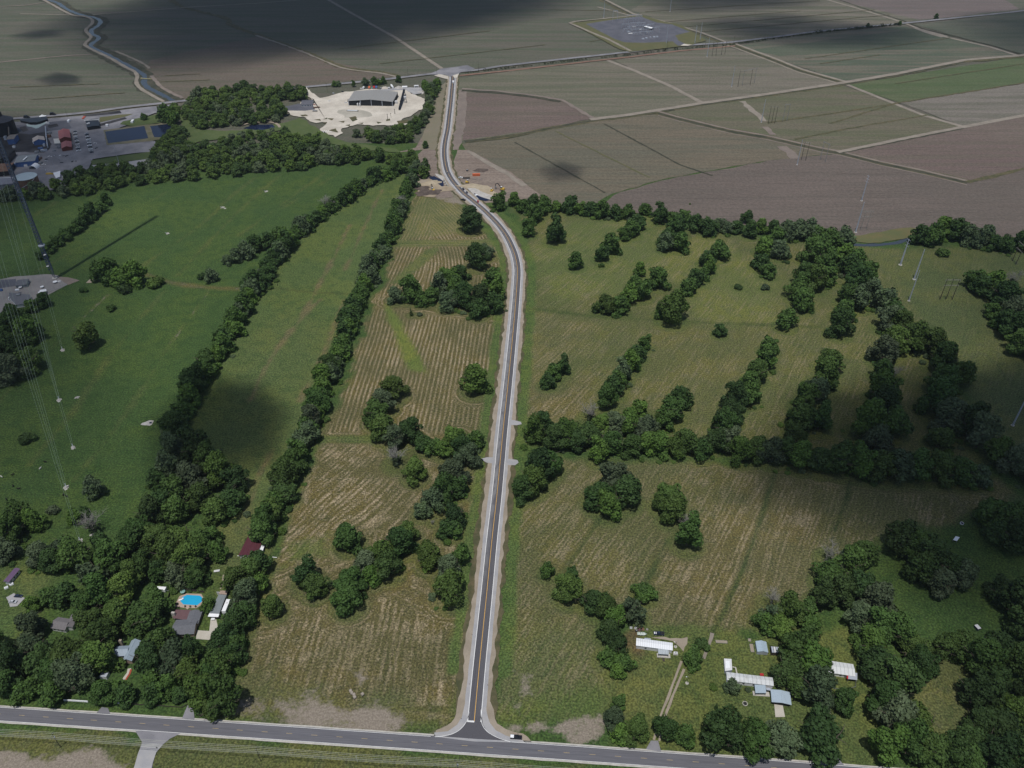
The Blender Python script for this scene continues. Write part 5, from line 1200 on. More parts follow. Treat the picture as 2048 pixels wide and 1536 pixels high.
for i in range(4):
    f0, f1 = .06 + i * .16, .06 + i * .16 + .13
    a, b, c, d = P; q = lambda s, k: (a + (b - a) * s) * (1 - k) + (d + (c - d) * s) * k
    m = MB(t.location); m.add([q(f0, .05) + Vector((0, 0, .03)), q(f1, .05) + Vector((0, 0, .03)), q(f1, .95) + Vector((0, 0, .03)), q(f0, .95) + Vector((0, 0, .03))], [(0, 1, 2, 3)]); m.build('roof_panel', M['offwhite'] if i % 2 else M['steel'], t)
for (u, v, l, w, r, lab) in ((1442.8, 1284, 6.2, 1.6, HA, 'long low planter bed behind the white box shed'), (1503.6, 1296.5, 1.8, 5.0, HA, 'narrow planter bed left of the pale blue shed'), (1499, 1280.5, 1.4, 1.6, HA, 'small square planter bed near the field edge')):
    t = thing('planter_bed', lab, 'planter', G(u, v), 'planter beds', r); m = MB()
    for (x, y, dx, dy) in ((0, w / 2, l, .15), (0, -w / 2, l, .15), (l / 2, 0, .15, w - .15), (-l / 2, 0, .15, w - .15)): m.box((x, y, 0), (dx, dy, .4))
    m.build('frame', M['deadwood'], t); m = MB(); m.box((0, 0, 0), (l - .16, w - .16, .3)); m.build('soil', M['tan'], t)
t = thing('box_shed', 'white open-topped box shed left of the long mobile home', 'shed', base_of((1457, 1332))); slab_roof(t, [(1450, 1342), (1464.5, 1340), (1463, 1317.8), (1448, 1317)], 2.6, M['offwhite'], walls=M['steel'], posts=False)
P = [G(*q, 2.64) for q in ((1452, 1336), (1460, 1335.4), (1459, 1322), (1451, 1321.6))]; m = MB(t.location); m.add(P, [(0, 1, 2, 3)]); m.build('roof_panel', M['white'], t)
t = thing('garden_path', 'thin pale path from the box shed to the long mobile home', 'path', G(1470, 1340)); V, F = strip('x', [(1465, 1334), (1471, 1335), (1474, 1347)], -.35, .35, .12, M['tan'], 0, 2, False, make=False); m = MB(t.location); m.add(V, F); m.build('paving', M['concrete_drive'], t)
lh = gable('mobile_home', 'long white ribbed-roof mobile home with blue carport', 'mobile home', (1453.6, 1360.5), (1547.5, 1372), (1545, 1355), 3.1, .6, rb('ribbed_white_roof', (.56, .58, .58), pitch=2.2, dirt=.3), M['white'], wins=4, door=False, over=.25)
slab_roof(lh, [(1511, 1386), (1532.6, 1386), (1531, 1370.5), (1509, 1369)], 2.8, rb('blue_porch_roof', (.36, .44, .5), pitch=.7, dirt=.08), name='porch_roof'); boxy(lh, 'porch_deck', (1522, 1388), (8.5, 2.6, .3), HA, M['conc'])
slab_roof(lh, [(1533, 1380), (1542, 1381), (1541, 1376), (1532, 1375)], 2.75, M['steel'], name='link_roof', posts=False)
t = thing('carport', 'big blue-grey gabled carport at the end of the long mobile home', 'carport', base_of((1562, 1392)))
P, L, Wd = gable_bits(t, (1543.5, 1404), (1541, 1378.5), (1580, 1383), 2.7, .7, rb('blue_carport_roof', (.37, .45, .52), pitch=.7, dirt=.1), M['darkwall'], wins=0, door=False, over=.6)
t = thing('red_box', 'small red box behind the long white mobile home', 'box', G(1523, 1351), None, HA); m = MB(); m.box((0, 0, 0), (1.8, 1.3, .9)); m.build('body', flat('bright_red', (.5, .1, .06)), t); m = MB(); m.box((0, 0, .905), (1.9, 1.4, .08)); m.build('lid', M['red'], t)
t = thing('fire_ring', 'round pale fire ring with a dark post on the front lawn', 'fire pit', G(1490, 1407.5)); m = MB()
for k in range(14):
    a = k * math.pi / 7; m.box((1.2 * math.cos(a), 1.2 * math.sin(a), 0), (.5, .3, .35), a + 1.57)
m.build('stone_ring', M['conc'], t); m = MB(); m.mound((0, 0, .02), .95, .95, .25, 0, 4); m.build('ash', M['coal'], t); m = MB(); m.tube((0, 1.4, 0), (0, 1.4, 2.6), .07); m.build('post', M['wood'], t)
rh = gable('house', 'white-roofed house with a maroon stripe half hidden by trees', 'house', (1657.5, 1345), (1711, 1353), (1711.5, 1329), 3.1, .9, rb('white_house_roof', (.6, .62, .62), pitch=2, dirt=.12), M['white'], wins=3)
slab_roof(rh, [(1696.6, 1357.8), (1714.5, 1360), (1714.5, 1346), (1697, 1343.8)], 2.85, M['steel'], name='porch_roof'); slab_roof(rh, [(1693.6, 1357.4), (1696.4, 1357.8), (1696.8, 1343.8), (1694, 1343.3)], 2.9, M['red'], name='maroon_strip', posts=False)
t = thing('carport', 'small blue-grey carport at the left end of the white-roofed house', 'carport', base_of((1652, 1348))); slab_roof(t, [(1646, 1351.5), (1661, 1353.5), (1661, 1344), (1647, 1342.5)], 2.6, M['steel'])
t = thing('storage_box', 'white-topped dark container alone in the right clearing', 'container', G(1953.5, 1257), None, .3); m = MB(); m.box((0, 0, .1), (2.0, 2.8, 1.5)); m.build('body', M['navy'], t); m = MB(); m.box((0, 0, 1.61), (2.1, 2.9, .12)); m.build('lid', M['offwhite'], t)
t = thing('stock_shelter', 'white flat sheet roof alone in the shaded right pasture', 'shelter', base_of((1912, 1077))); slab_roof(t, [(1906, 1079.5), (1914, 1082), (1919.5, 1074.5), (1911.5, 1072.3)], 1.7, flat('pale_sheet', (.7, .75, .78), .5, .08))
t = thing('stock_tank', 'round white water trough in the shaded right pasture', 'trough', G(1923.5, 1047.5)); m = MB(); m.lathe((0, 0, 0), [(1.1, 0), (1.15, .7), (1.0, .7), (.95, .2)], 18); m.build('rim', M['white'], t); m = MB(); m.lathe((0, 0, .45), [(.98, 0), (.97, .03)], 18); m.build('water', M['pond'], t)

# hay bales
for i, (u, v, lab) in enumerate(((701.5, 1383.5, 'topmost of four in a line'), (704, 1387.5, 'second of four in a line'), (708, 1391, 'third of four in a line'), (709.5, 1396, 'lowest of four in a line'), (725, 1390, 'alone right of the others'))):
    t = thing('hay_bale', 'round weathered hay bale, ' + lab, 'hay bale', G(u, v), 'round hay bales', .4 + i * .1); m = MB(); m.tube((-.75, 0, .82), (.75, 0, .82), .86, n=20); m.build('bale', M['hay'], t); m = MB(); m.tube((-.5, 0, .82), (.5, 0, .82), .875, n=20, cap=False); m.build('net_wrap', flat('bale_wrap', (.31, .275, .23), .9, .15, 4), t)
# reflector posts along the new road
for i, (u, v) in enumerate(((944, 1270), (938.5, 1369), (975.5, 1371), (922.5, 1438), (963, 1099), (970, 1023), (1039.5, 661))):
    t = thing('delineator_post', 'short road marker post on the new road shoulder, %s from the highway' % ordw(sorted((-1438, -1371.1, -1369, -1270, -1099, -1023, -661)).index(-v if v != 1371 else -1371.1) + 1), 'marker post', G(u, v, ZR), 'marker posts'); m = MB(); m.box((0, 0, 0), (.16, .08, 1.2)); m.build('post', M['wood'], t); m = MB(); m.box((0, 0, 1.0), (.2, .1, .2)); m.build('reflector', M['orange'], t)
# cows
def cow_proto():
    t = thing('cow', 'cow', 'cow', (0, 0, -60))
    me = bpy.data.meshes.new('body')
    V = [(0, 0, 1.05), (.6, 0, 1.1), (-.6, 0, 1.12), (-.85, 0, 1.1), (.95, 0, 1.3), (1.3, 0, 1.2), (1.55, 0, 1.0)]; E = [(0, 1), (0, 2), (2, 3), (1, 4), (4, 5), (5, 6)]; Rr = [.38, .36, .36, .22, .2, .17, .11]
    for sx, b in ((.62, 1), (-.68, 2)):
        for sy in (-.2, .2):
            k = len(V); V += [(sx, sy, .72), (sx + .03, sy, .36), (sx, sy, .04)]; E += [(b, k), (k, k + 1), (k + 1, k + 2)]; Rr += [.14, .075, .07]
    me.from_pydata(V, E, []); o = bpy.data.objects.new('body', me); COL.objects.link(o)
    md = o.modifiers.new('s', 'SKIN'); o.modifiers.new('d', 'SUBSURF').levels = 1
    for i, r in enumerate(Rr): me.skin_vertices[0].data[i].radius = (r, r)
    me.skin_vertices[0].data[0].use_root = True
    dg = bpy.context.evaluated_depsgraph_get(); m2 = bpy.data.meshes.new_from_object(o.evaluated_get(dg)); bpy.data.objects.remove(o)
    m2.materials.clear(); m2.materials.append(M['hide_black']); b = bpy.data.objects.new('body', m2); COL.objects.link(b); b.parent = t
    for sy in (-1, 1):
        m = MB(); m.tube((1.25, sy * .12, 1.34), (1.25, sy * .3, 1.32), .06, .02, 5); m.build('ear', M['hide_black'], t)
    m = MB(); m.path([(-1.02, 0, 1.15), (-1.12, 0, .8), (-1.1, 0, .45)], .035, .03, 4); m.build('tail', M['hide_black'], t)
    return remember(t)
COW = cow_proto()
for i, (u, v, c) in enumerate(((91, 925, 'black'), (81, 938.5, 'white'), (4, 955, 'white'), (26.5, 950.5, 'black'), (27, 973, 'black'), (38, 978.5, 'black'), (127.5, 991, 'black'), (134, 994, 'black'), (136, 974, 'white'), (13, 999, 'black'))):
    o = sorted([91, 81, 4, 26.5, 27, 38, 127.5, 134, 136, 13]).index(u) + 1
    r = dup(COW, G(u, v), i * 1.3, None, '%s cow grazing in the left pasture, %s from the left' % (c, ordw(o)), 'cattle in the left pasture')
    for k in r.children:
        if c == 'white': k.material_slots[0].link = 'OBJECT'; k.material_slots[0].material = M['hide_white']
r = dup(COW, G(555, 571), 2.0, None, 'single black cow in the olive strip beside the hedgerow'); del_ = r.pop('group', None)

# ------------------------------------------------------------------ poles and lines
def wood_pole(u, v, h, label, arms=1, group=None, rot=None, tx=False):
    t = thing('utility_pole', label, 'utility pole', G(u, v), group, HA if rot is None else rot)
    m = MB(); m.tube((0, 0, 0), (0, 0, h), .17, .11, 8); m.build('pole', M['wood'], t)
    for k in range(arms):
        m = MB(); m.box((0, 0, h - .5 - k * 1.2), (.14, 2.6, .14)); a = m.build('crossarm', M['wood'], t)
        m = MB()
        for y in (-1.15, -.45, .45, 1.15): m.tube((0, y, h - .36 - k * 1.2), (0, y, h - .1 - k * 1.2), .06, .04, 6)
        m.build('insulators', M['offwhite'], a)
    if tx: m = MB(); m.tube((.3, 0, h - 3.2), (.3, 0, h - 2.2), .3, n=12); m.build('transformer', M['steel'], t)
    return t
near = [((122, 1495), 12.5, True, 'leftmost wooden utility pole on the near roadside'), ((522, 1523), 12.5, False, 'wooden utility pole on the near roadside right of the gravel drive'), ((916, 1550), 12.5, True, 'wooden utility pole on the near roadside at the bottom edge')]
for (p, h, tx, lab) in near: wood_pole(p[0], p[1], h, lab, 1, 'roadside utility poles', tx=tx)
tops = [G(-330, 1463), *(G(*p) for p, *_ in near), G(1330, 1578)]
def wire(name, label, pts, sag, r, cat='wire', group=None, mat='wire'):
    m = MB(pts[0])
    for a, b in zip(pts[:-1], pts[1:]):
        P = [a + (b - a) * (i / 10) - Vector((0, 0, sag * 4 * (i / 10) * (1 - i / 10))) for i in range(11)]
        m.path(P, r, r, 4)
    o = m.build(name, M[mat]); return tag(o, label, cat, group)
nv = Vector((-math.sin(HA), math.cos(HA), 0))
for i, y in enumerate((-1.15, -.45, .45, 1.15)):
    wire('power_line', 'overhead wire between the roadside poles, %s from the road' % ordw(4 - i), [Vector((q.x, q.y, 12.3)) + nv * y for q in tops], .9, .05, 'power line', 'roadside wires')
for i, y in enumerate((-.3, .3)):
    wire('power_line', 'lower overhead cable between the roadside poles, %s from the road' % ordw(2 - i), [Vector((q.x, q.y, 8.6)) + nv * y for q in tops], .9, .055, 'power line', 'roadside wires')
t = thing('service_pole', 'thin pale service pole under the roadside wires', 'pole', G(715, 1524)); m = MB(); m.tube((0, 0, 0), (0, 0, 6), .1, .07); m.build('pole', M['offwhite'], t); m = MB(); m.box((0, 0, 5.6), (.1, .9, .1)); m.build('crossarm', M['offwhite'], t)
t = thing('marker_post', 'small dark post beside the gravel drive mouth', 'post', G(314, 1497)); m = MB(); m.box((0, 0, 0), (.3, .2, 1.6)); m.build('post', M['wood'], t); m = MB(); m.box((0, .11, 1.1), (.5, .06, .4)); m.build('plate', M['grey'], t)
def steel_pole(u, v, h, label, arms=True, r=.7, k_=1.3, group='steel transmission poles'):
    t = thing('steel_pole', label, 'transmission pole', G(u, v), group, .25)
    r *= k_; m = MB(); m.tube((0, 0, .35), (0, 0, h), r, r * .4, 12); m.build('shaft', M['steel'], t); m = MB(); m.lathe((0, 0, 0), [(r * 2.0, 0), (r * 2.0, .5), (r * 1.7, .55)], 14); m.build('footing', M['conc'], t)
    if arms:
        for k in range(3):
            zz = h - 1 - k * 3.2
            for s in (-1, 1):
                m = MB(); m.tube((0, 0, zz), (0, s * 2.6, zz + .5), .16, .08, 6); a = m.build('arm', M['steel'], t)
                m = MB(); m.tube((0, s * 2.6, zz + .4), (0, s * 2.6, zz - .9), .1, .1, 6); m.build('insulator', M['grey'], a)
    return t
steel_pole(1800.5, 530, 28, 'armed grey steel pole nearest the bayou')
steel_pole(1828, 559, 32, 'plain grey steel pole in the middle of three', False, .62)
steel_pole(1817.5, 602, 32, 'thinnest pale steel pole, lowest of three in the right pasture', False, .45)
steel_pole(2025, 851, 40, 'grey steel pole at the right edge by the dark belt', False, .5)
steel_pole(1723, 402, 30, 'steel pole standing in the brown ploughed field', True, .55)
steel_pole(1711, 465, 34, 'steel pole at the field corner beside the wooden frame', False, .6)
def frame_pole(us, h, label, arms=(1,), name='frame_pole', mat='wood', group='timber transmission frames', over=2.5, r=.34):
    P = [G(*q) for q in us]; c = sum(P, Vector()) / len(P)
    t = thing(name, label, 'transmission frame', Vector((c.x, c.y, 0)), group)
    for p in P:
        m = MB(t.location); m.tube(p, p + Vector((0, 0, h)), r, r * .62, 8); m.build('pole', M[mat], t)
    e = (P[-1] - P[0]).normalized()
    for k in arms:
        m = MB(t.location); a, b = P[0] - e * over, P[-1] + e * over
        m.tube(a + Vector((0, 0, h - k)), b + Vector((0, 0, h - k)), .2, n=6); am = m.build('crossarm', M['deadwood'] if mat == 'wood' else M[mat], t)
        m = MB(t.location)
        for f in (0, .5, 1): q = a + (b - a) * f; m.tube(q + Vector((0, 0, h - k - .2)), q + Vector((0, 0, h - k - 1.6)), .12, n=6)
        m.build('insulators', M['grey'], am)
    return t
frame_pole([(1721, 459.5), (1732, 459)], 22, 'pale two-legged timber frame at the ploughed field corner', (1, 7), mat='deadwood')
frame_pole([(1879.5, 599), (1891.5, 599), (1904, 599)], 22, 'dark three-legged timber frame in the right pasture', (1.5, 7), over=1)
frame_pole([(2024.5, 522), (2031.5, 529)], 22, 'dark two-legged timber frame at the right edge', (1.5, 8), over=2)
frame_pole([(1602, 321), (1611, 321.5)], 24, 'dark two-legged frame at the corner of the brown field', (1,), over=1.2)
frame_pole([(1640, 320), (1650, 325)], 24, 'faint two-legged frame right of the dark one at the brown field', (1,), mat='grey', over=1.2)
frame_pole([(1536, 248), (1543, 246.5), (1549, 247)], 24, 'dark three-legged frame on the green tuft in the crop field', (1,), over=1)
frame_pole([(1565, 242.5), (1573.5, 242)], 24, 'faint two-legged frame on the green tuft in the crop field', (1,), mat='grey', over=1)
frame_pole([(1475.5, 173.5), (1500, 170)], 24, 'wide dark frame standing in the pale crop field', (1,), over=1)
frame_pole([(1484, 172), (1508, 167)], 24, 'second dark frame just behind the wide one in the pale field', (1,), over=1, mat='grey')
frame_pole([(1424, 112), (1431.5, 111), (1442.5, 110), (1449.5, 109)], 22, 'four-legged dark frame near the far road', (1,), over=1)
for (u, v, l) in ((1522.5, 245, 'pale steel pole left of the crop field frames'), (1463, 174, 'pale steel pole left of the wide frame'), (1594, 330, 'pale steel pole left of the brown field frame'), (1414, 114, 'pale steel pole left of the four-legged frame')):
    steel_pole(u, v, 32, l, False, .45)
for (u, v, l) in ((1207.5, 36, 'slim steel pole left of the substation'), (1340, 23.5, 'slim steel pole right behind the substation'), (1332.5, 87, 'bright steel pole at the front of the substation'), (1389.5, 87, 'steel pole on the ochre grass right of the substation'), (1400, 80, 'steel pole nearest the canal right of the substation')):
    steel_pole(u, v, 30, l, v == 87, .5, 1.3, 'poles round the substation')
FARP = [(136, 236), (572.5, 179), (655, 185), (766, 163), (816, 153), (874, 151), (957, 140.5), (1072, 132), (1250, 111.5), (1334, 98), (1410, 90), (1467, 88)]
for i, (u, v) in enumerate(FARP):
    wood_pole(u, v, 15, 'thin wooden pole along the far road, %s from the left' % ordw(i + 1), 1, 'far roadside poles', a_far)
for i, (u, v, h) in enumerate(((121, 321, 10), (144, 324, 11), (152.5, 321, 11), (240, 332, 26), (110, 338, 10), (157, 346, 12), (148, 350, 12))):
    t = thing('yard_mast', 'grey yard mast at the plant, %s from the left' % ordw(sorted((121, 144, 152.5, 240, 110, 157, 148)).index(u) + 1), 'mast', G(u, v), 'masts of the plant'); m = MB(); m.tube((0, 0, 0), (0, 0, h), .3 if h > 20 else .14, .1, 8); m.build('pole', M['steel'], t); m = MB(); m.box((0, 0, h), (1.2, .3, .2)); m.build('lamp_head', M['grey'], t)

# ------------------------------------------------------------------ guyed tower
TB = G(110, 557); TH = 500.0
tw = thing('radio_tower', 'very tall slender guyed lattice tower rising out of the frame', 'tower', TB)
ww = 2.1
cs = [Vector((ww * math.cos(a), ww * math.sin(a), 0)) for a in (R(90), R(210), R(330))]
m = MB()
for c in cs: m.tube(c + Vector((0, 0, 10)), c + Vector((0, 0, TH)), .32, n=6)
for i, c in enumerate(cs): m.tube((c.x * .2, c.y * .2, 1.0), c + Vector((0, 0, 10)), .21, n=6)
m.build('legs', M['mast'], tw)
m = MB(); nb = 164; dzz = (TH - 10) / nb
for k in range(nb + 1):
    zz = 10 + k * dzz
    for i in range(3):
        a, b = cs[i], cs[(i + 1) % 3]
        m.tube(a + Vector((0, 0, zz)), b + Vector((0, 0, zz)), .24, n=4, cap=False)
        if k < nb: m.tube(a + Vector((0, 0, zz)), b + Vector((0, 0, zz + dzz)), .17, n=4, cap=False)
m.build('lattice', M['mast'], tw)
m = MB(); m.tube((.6, -.4, 2), (.6, -.4, TH), .28, n=6); m.tube((-.5, -.3, 2), (-.5, -.3, TH), .18, n=6); m.build('cable_ladder', M['grey'], tw)
m = MB(); m.lathe((0, 0, 0), [(2.4, 0), (2.4, .9), (1.6, 1.1)], 10); m.build('footing', M['conc'], tw)
m = MB(); m.lathe((0, 0, 34), [(2.2, 0), (3.0, .8), (3.0, 1.6), (2.2, 2.2)], 18); m.build('ring_platform', M['steel'], tw)
for s in (-1, 1):
    m = MB(); m.lathe((s * .8, -2.2, 20 + s * 6), [(.3, 0), (1.2, .5), (1.2, .6)], 16); m.build('dish_antenna', M['offwhite'], tw)
ANCH = [((125, 700), 95, 0), ((118, 800), 170, 0), ((146, 895), 250, 0), ((132, 975), 340, 0), ((160, 1083), 440, 0), ((335, 467), 95, 1), ((445, 415), 170, 1), ((532, 383), 250, 1)]
for i, (p, hh, g) in enumerate(ANCH):
    a = G(*p); d = (Vector((TB.x, TB.y, 0)) - a).normalized(); sd = Vector((-d.y, d.x, 0))
    side = 'below the tower' if g == 0 else 'in the field beyond the tower'
    k = (i + 1) if g == 0 else (i - 4)
    t = thing('guy_anchor', 'pale concrete guy anchor %s, %s out from its foot' % (side, ordw(k)), 'guy anchor', a, 'guy anchors', math.atan2(d.y, d.x))
    m = MB(); m.frustum((0, 0, -.1), (3.0, 2.0), (2.2, 1.3), .8); m.build('block', M['conc'], t); m = MB(); m.tube((.2, 0, .7), (2.2, 0, 2.0), .2, n=6); m.build('anchor_rod', M['steel'], t)
    m = MB(); m.mound((-.2, 0, -.08), 2.7, 2.1, .3, 0, i, .4); m.build('gravel_apron', M['rock'], t)
    for s in ((-1, 1) if g == 0 else (0,)):
        q = Vector((TB.x, TB.y, hh + s * 6)) + sd * s * 1.6 - d * ww
        wire('guy_wire', 'thin guy wire from the tower to its %s %s anchor' % (ordw(k), 'near' if g == 0 else 'far'), [a + d * 2.2 + sd * s * .5 + Vector((0, 0, 1.9)), q], 2.0, .045 if g == 0 else .015, 'guy wire', 'guy wires to the %s %s anchor' % (ordw(k), 'near' if g == 0 else 'far'), 'guy')
# compound
z = zoomed(0, 530, 11.38)
t = thing('equipment_building', 'flat grey-roofed equipment building below the tower', 'building', base_of((38, 606))); slab_roof(t, [(32, 610), (62, 605), (60, 589), (18, 585), (17, 592)], 3.6, M['shingle'], walls=M['offwhite'], posts=False)
boxy(t, 'roof_unit', z(420, 690), (3.2, 2.2, 1.2), .3, M['grey'], 3.62); boxy(t, 'roof_unit', z(395, 575), (3, 2, 1.0), .3, M['white'], 3.62)
for k in range(4): boxy(t, 'white_arch', (20 + k * 4.5, 600 + k * 2.2), (.5, 3.2, 3.0), .2, M['white'])
t = gable('tower_shed', 'dark grey-roofed shed above the equipment building', 'shed', (29, 571.5), (53, 569), (52, 558), 3.2, .8, M['shingle'], M['grey'], wins=1)
t = thing('white_shelter', 'white flat shelter on posts beside the tower drive', 'shelter', base_of((87, 585))); slab_roof(t, [(80, 584), (93, 582), (92, 578), (79, 580)], 3.0, M['white'])
for i, (u, v, r_, l) in enumerate(((111, 566, 2.0, 'large white dish lying at the tower foot'), (41.5, 577, 1.5, 'white dish beside the dark shed'), (85, 576, 1.6, 'pale dish on the compound path'), (57, 568, 1.0, 'small white dish at the end of the dark shed'), (44.5, 608.5, 1.5, 'white dish on the near edge of the equipment building'), (80, 587, 1.3, 'white dish beside the white shelter'))):
    t = thing('dish_antenna', l, 'dish antenna', G(u, v), 'dishes of the compound'); m = MB(); m.lathe((0, 0, .9), [(.15, 0), (r_ * .7, .25), (r_, .7), (r_ * .95, .72)], 18); m.build('bowl', M['white'], t); m = MB(); m.tube((0, 0, 0), (0, 0, 1.0), .15); m.build('mount', M['grey'], t); m = MB(); m.tube((0, 0, 1), (0, 0, 2.1), .05); m.build('feed_horn', M['grey'], t)
for (u, v, c, l, d) in ((51.5, 605, 'teal', 'teal fuel tank at the near edge of the equipment building', (3.2, 1.6, 1.6)), (2.5, 582, 'blue', 'bright blue container at the left edge of the compound', (3, 2, 1.8)), (118.5, 564, 'offwhite', 'white slab box at the tower foot', (3, 2, .8)), (61, 602, 'grey', 'grey generator behind the teal tank', (2.5, 1.5, 1.5))):
    t = thing('equipment_box', l, 'equipment', G(u, v), None, .25); m = MB(); m.frustum((0, 0, .2), d[:2], (d[0] * .92, d[1] * .9), d[2]); m.build('body', M[c], t); m = MB(); m.box((0, 0, 0), (d[0] * .9, d[1] * .9, .2)); m.build('skid', M['black'], t)
t = thing('cable_bridge', 'ladder-like cable bridge along the compound edge', 'cable bridge', G(100, 581)); m = MB(t.location)
for s in (-1, 1):
    a, b = G(96, 582 + s * 2.0, 2.4), G(134, 568 + s * 2.0, 2.4); m.tube(a, b, .12, n=4)
for k in range(11):
    f = k / 10; a, b = G(96, 580, 2.4), G(134, 566, 2.4); c, d = G(96, 584, 2.4), G(134, 570, 2.4); m.tube(a + (b - a) * f, c + (d - c) * f, .09, n=4)
m.build('rungs', M['grey'], t); m = MB(t.location)
for f in (0, .33, .66, 1):
    p = G(96, 582) + (G(134, 568) - G(96, 582)) * f; m.tube((p.x, p.y, 0), (p.x, p.y, 2.4), .1, n=5)
m.build('posts', M['grey'], t)
for i, (u, v, l) in enumerate(((154, 795, 'small pale rock right of the second anchor'), (296, 846, 'heap of rubble with a dark barrel beside the hedgerow'), (450, 417, 'pale rock in the field beyond the tower'), (185, 1070, 'pale heap at the roots of the bare tree'), (1457, 1100, 'flat stone beside the wheel track'))[:4]):
    t = thing('rubble_heap', l, 'rubble', G(u, v)); m = MB(); m.mound((0, 0, 0), 1.8 + (i == 1) * 2.6, 1.5 + (i == 1) * 1.6, .8, .3, i, .5, 14, 5); m.build('stones', M['rock'], t)
    if i == 1: m = MB(); m.tube((1.5, -.6, .6), (2.9, -.2, .6), .6, n=12); m.build('barrel', M['navy'], t)
# ------------------------------------------------------------------ bridge works
z = zoomed(830, 300, 10.24)
t = thing('shipping_container', 'orange shipping container on the turned soil by the bridge', 'container', G(*z(1255, 530)), None, .05); m = MB(); m.box((0, 0, .15), (9, 2.6, 2.6)); m.build('body', M['orange'], t); m = MB(); m.box((4.52, 0, .3), (.06, 2.3, 2.3)); m.build('door', flat('dark_orange', (.4, .09, .04)), t)
car('pickup', 'white', *z(935, 575), .1, 'white pickup parked on the soil right of the bridge', name='pickup_truck')
t = thing('flatbed_trailer', 'long dark trailer beside the white pickup at the bridge works', 'trailer', G(*z(1050, 592)), None, .05); m = MB(); m.box((0, 0, .8), (9, 2.4, .3)); m.build('deck', M['grey'], t); m = MB(); m.box((0, 0, 1.1), (8.6, 2.0, .9)); m.build('load', M['wood'], t); wheels(t, 8, 2.3, .4)
t = thing('flat_sheet', 'pale board stack behind the dark trailer', 'board stack', G(*z(1115, 541)), None, .05); m = MB(); m.box((0, 0, 0), (5, 1.6, .5)); m.build('boards', M['tan'], t)
t = thing('water_drum', 'small dark drum on the turned soil behind the trailer', 'drum', G(*z(1070, 435))); m = MB(); m.lathe((0, 0, 0), [(1.3, 0), (1.35, .9), (1.3, 1.9)], 14); m.build('body', M['black'], t); m = MB(); m.lathe((0, 0, 1.9), [(1.2, 0), (.2, .25)], 14); m.build('lid', M['grey'], t)
def digger(u, v, rot, label, boom=True, col='yellow', s=1.0, k=0):
    t = thing('excavator' if boom else 'bulldozer', label, 'excavator' if boom else 'bulldozer', G(u, v), None, rot); t.scale = (s, s, s)
    for sy in (-1, 1):
        m = MB(); m.frustum((0, sy * 1.15, 0), (4.2, .6), (3.4, .6), .95); m.build('track', M['black'], t)
    m = MB(); m.frustum((-.4, 0, 1.0), (3.6, 2.6), (3.3, 2.4), 1.3); m.build('body', M[col], t); c = MB(); c.frustum((.6, .6, 2.3), (1.6, 1.2), (1.3, 1.1), 1.3); c.build('cab', M['glass'], t)
    m = MB(); m.box((.6, .6, 3.61), (1.5, 1.25, .1)); m.build('cab_roof', M['white'], t)
    if boom:
        m = MB(); m.tube((1, -.4, 1.8), (4.4, -.4, 5.8), .42, .34, 6); m.tube((4.4, -.4, 5.8), (6.8, -.4, 5.0), .34, .3, 6); m.build('boom', M['black'], t)
        m = MB(); m.tube((6.8, -.4, 5.0), (7.0, -.4, 2.2), .3, .24, 6); m.build('stick', M['black'], t); m = MB(); m.frustum((6.8, -.4, 1.1), (1.0, 1.2), (1.4, 1.2), 1.2); m.build('bucket', M['grey'], t)
    else:
        m = MB(); m.box((2.6, 0, .2), (.25, 3.2, 1.2)); m.build('blade', M[col], t)
    return t
digger(1004.5, 380.5, 2.75, 'black-armed excavator on the right side of the bridge works', s=1.25); digger(983.5, 383, 1.3, 'small yellow loader left of the black-armed excavator', False)
digger(866.5, 382.5, 2.0, 'pale excavator in the heaped soil left of the bridge', s=1.1); digger(934.5, 366, .1, 'orange-yellow bulldozer on the sandy ground', False)
for (u, v, rx, ry, h, mt, l) in ((855, 386, 15, 8, 2.6, 'wetsoil', 'long dark soil heap left of the bridge'), (846, 377, 9, 7, 2.2, 'wetsoil', 'smaller dark soil heap behind the long one'), (861, 367, 13, 7, 2.4, 'sand', 'yellow sand heap left of the culvert'), (844, 364, 8, 6, 2.0, 'tan', 'grey-tan heap below the trees left of the culvert'), (1016, 388, 9, 5, 1.8, 'turned', 'brown heap at the right end of the bridge works'), (962, 341, 9, 5, .9, 'wetsoil', 'low dark heap behind the orange container'), (955, 358, 6, 4, 1.0, 'turned', 'low soil heap below the orange container')):
    t = thing('soil_heap', l, 'soil heap', G(u, v, 0.0)); t.location.z = .55; m = MB(); m.mound((0, 0, 0), rx, ry, h, .2, int(u), .35, 26, 8); m.build('soil', M[mt], t)
t = thing('bridge_parapet', 'white concrete culvert wall on the left of the road', 'wall', G(885, 358)); m = MB(t.location)
a, b = G(885.5, 355), G(897, 375); d = b - a; m.box(((a.x + b.x) / 2, (a.y + b.y) / 2, -.5), (d.length, .6, 1.9), math.atan2(d.y, d.x))
m.build('wall', M['conc'], t)
for f in (.3, .5, .7):
    p = a + d * f; q = MB(t.location); q.box((p.x - 1.4, p.y - .6, -.5), (2.4, 2.4, 1.3), math.atan2(d.y, d.x)); q.build('culvert_pipe', M['conc'], t)
t = thing('bridge_parapet', 'white concrete culvert wall on the right of the road', 'wall', G(944, 385)); m = MB(t.location); a, b = G(937, 380), G(957, 400); d = b - a; m.box(((a.x + b.x) / 2, (a.y + b.y) / 2, -.5), (d.length, .6, 1.7), math.atan2(d.y, d.x)); m.build('wall', M['conc'], t)
p = G(951, 391); q = MB(t.location); q.frustum((p.x + 1, p.y, -.4), (4, 3), (3, 2), 1.5, .6); q.build('wing_slab', M['white'], t)

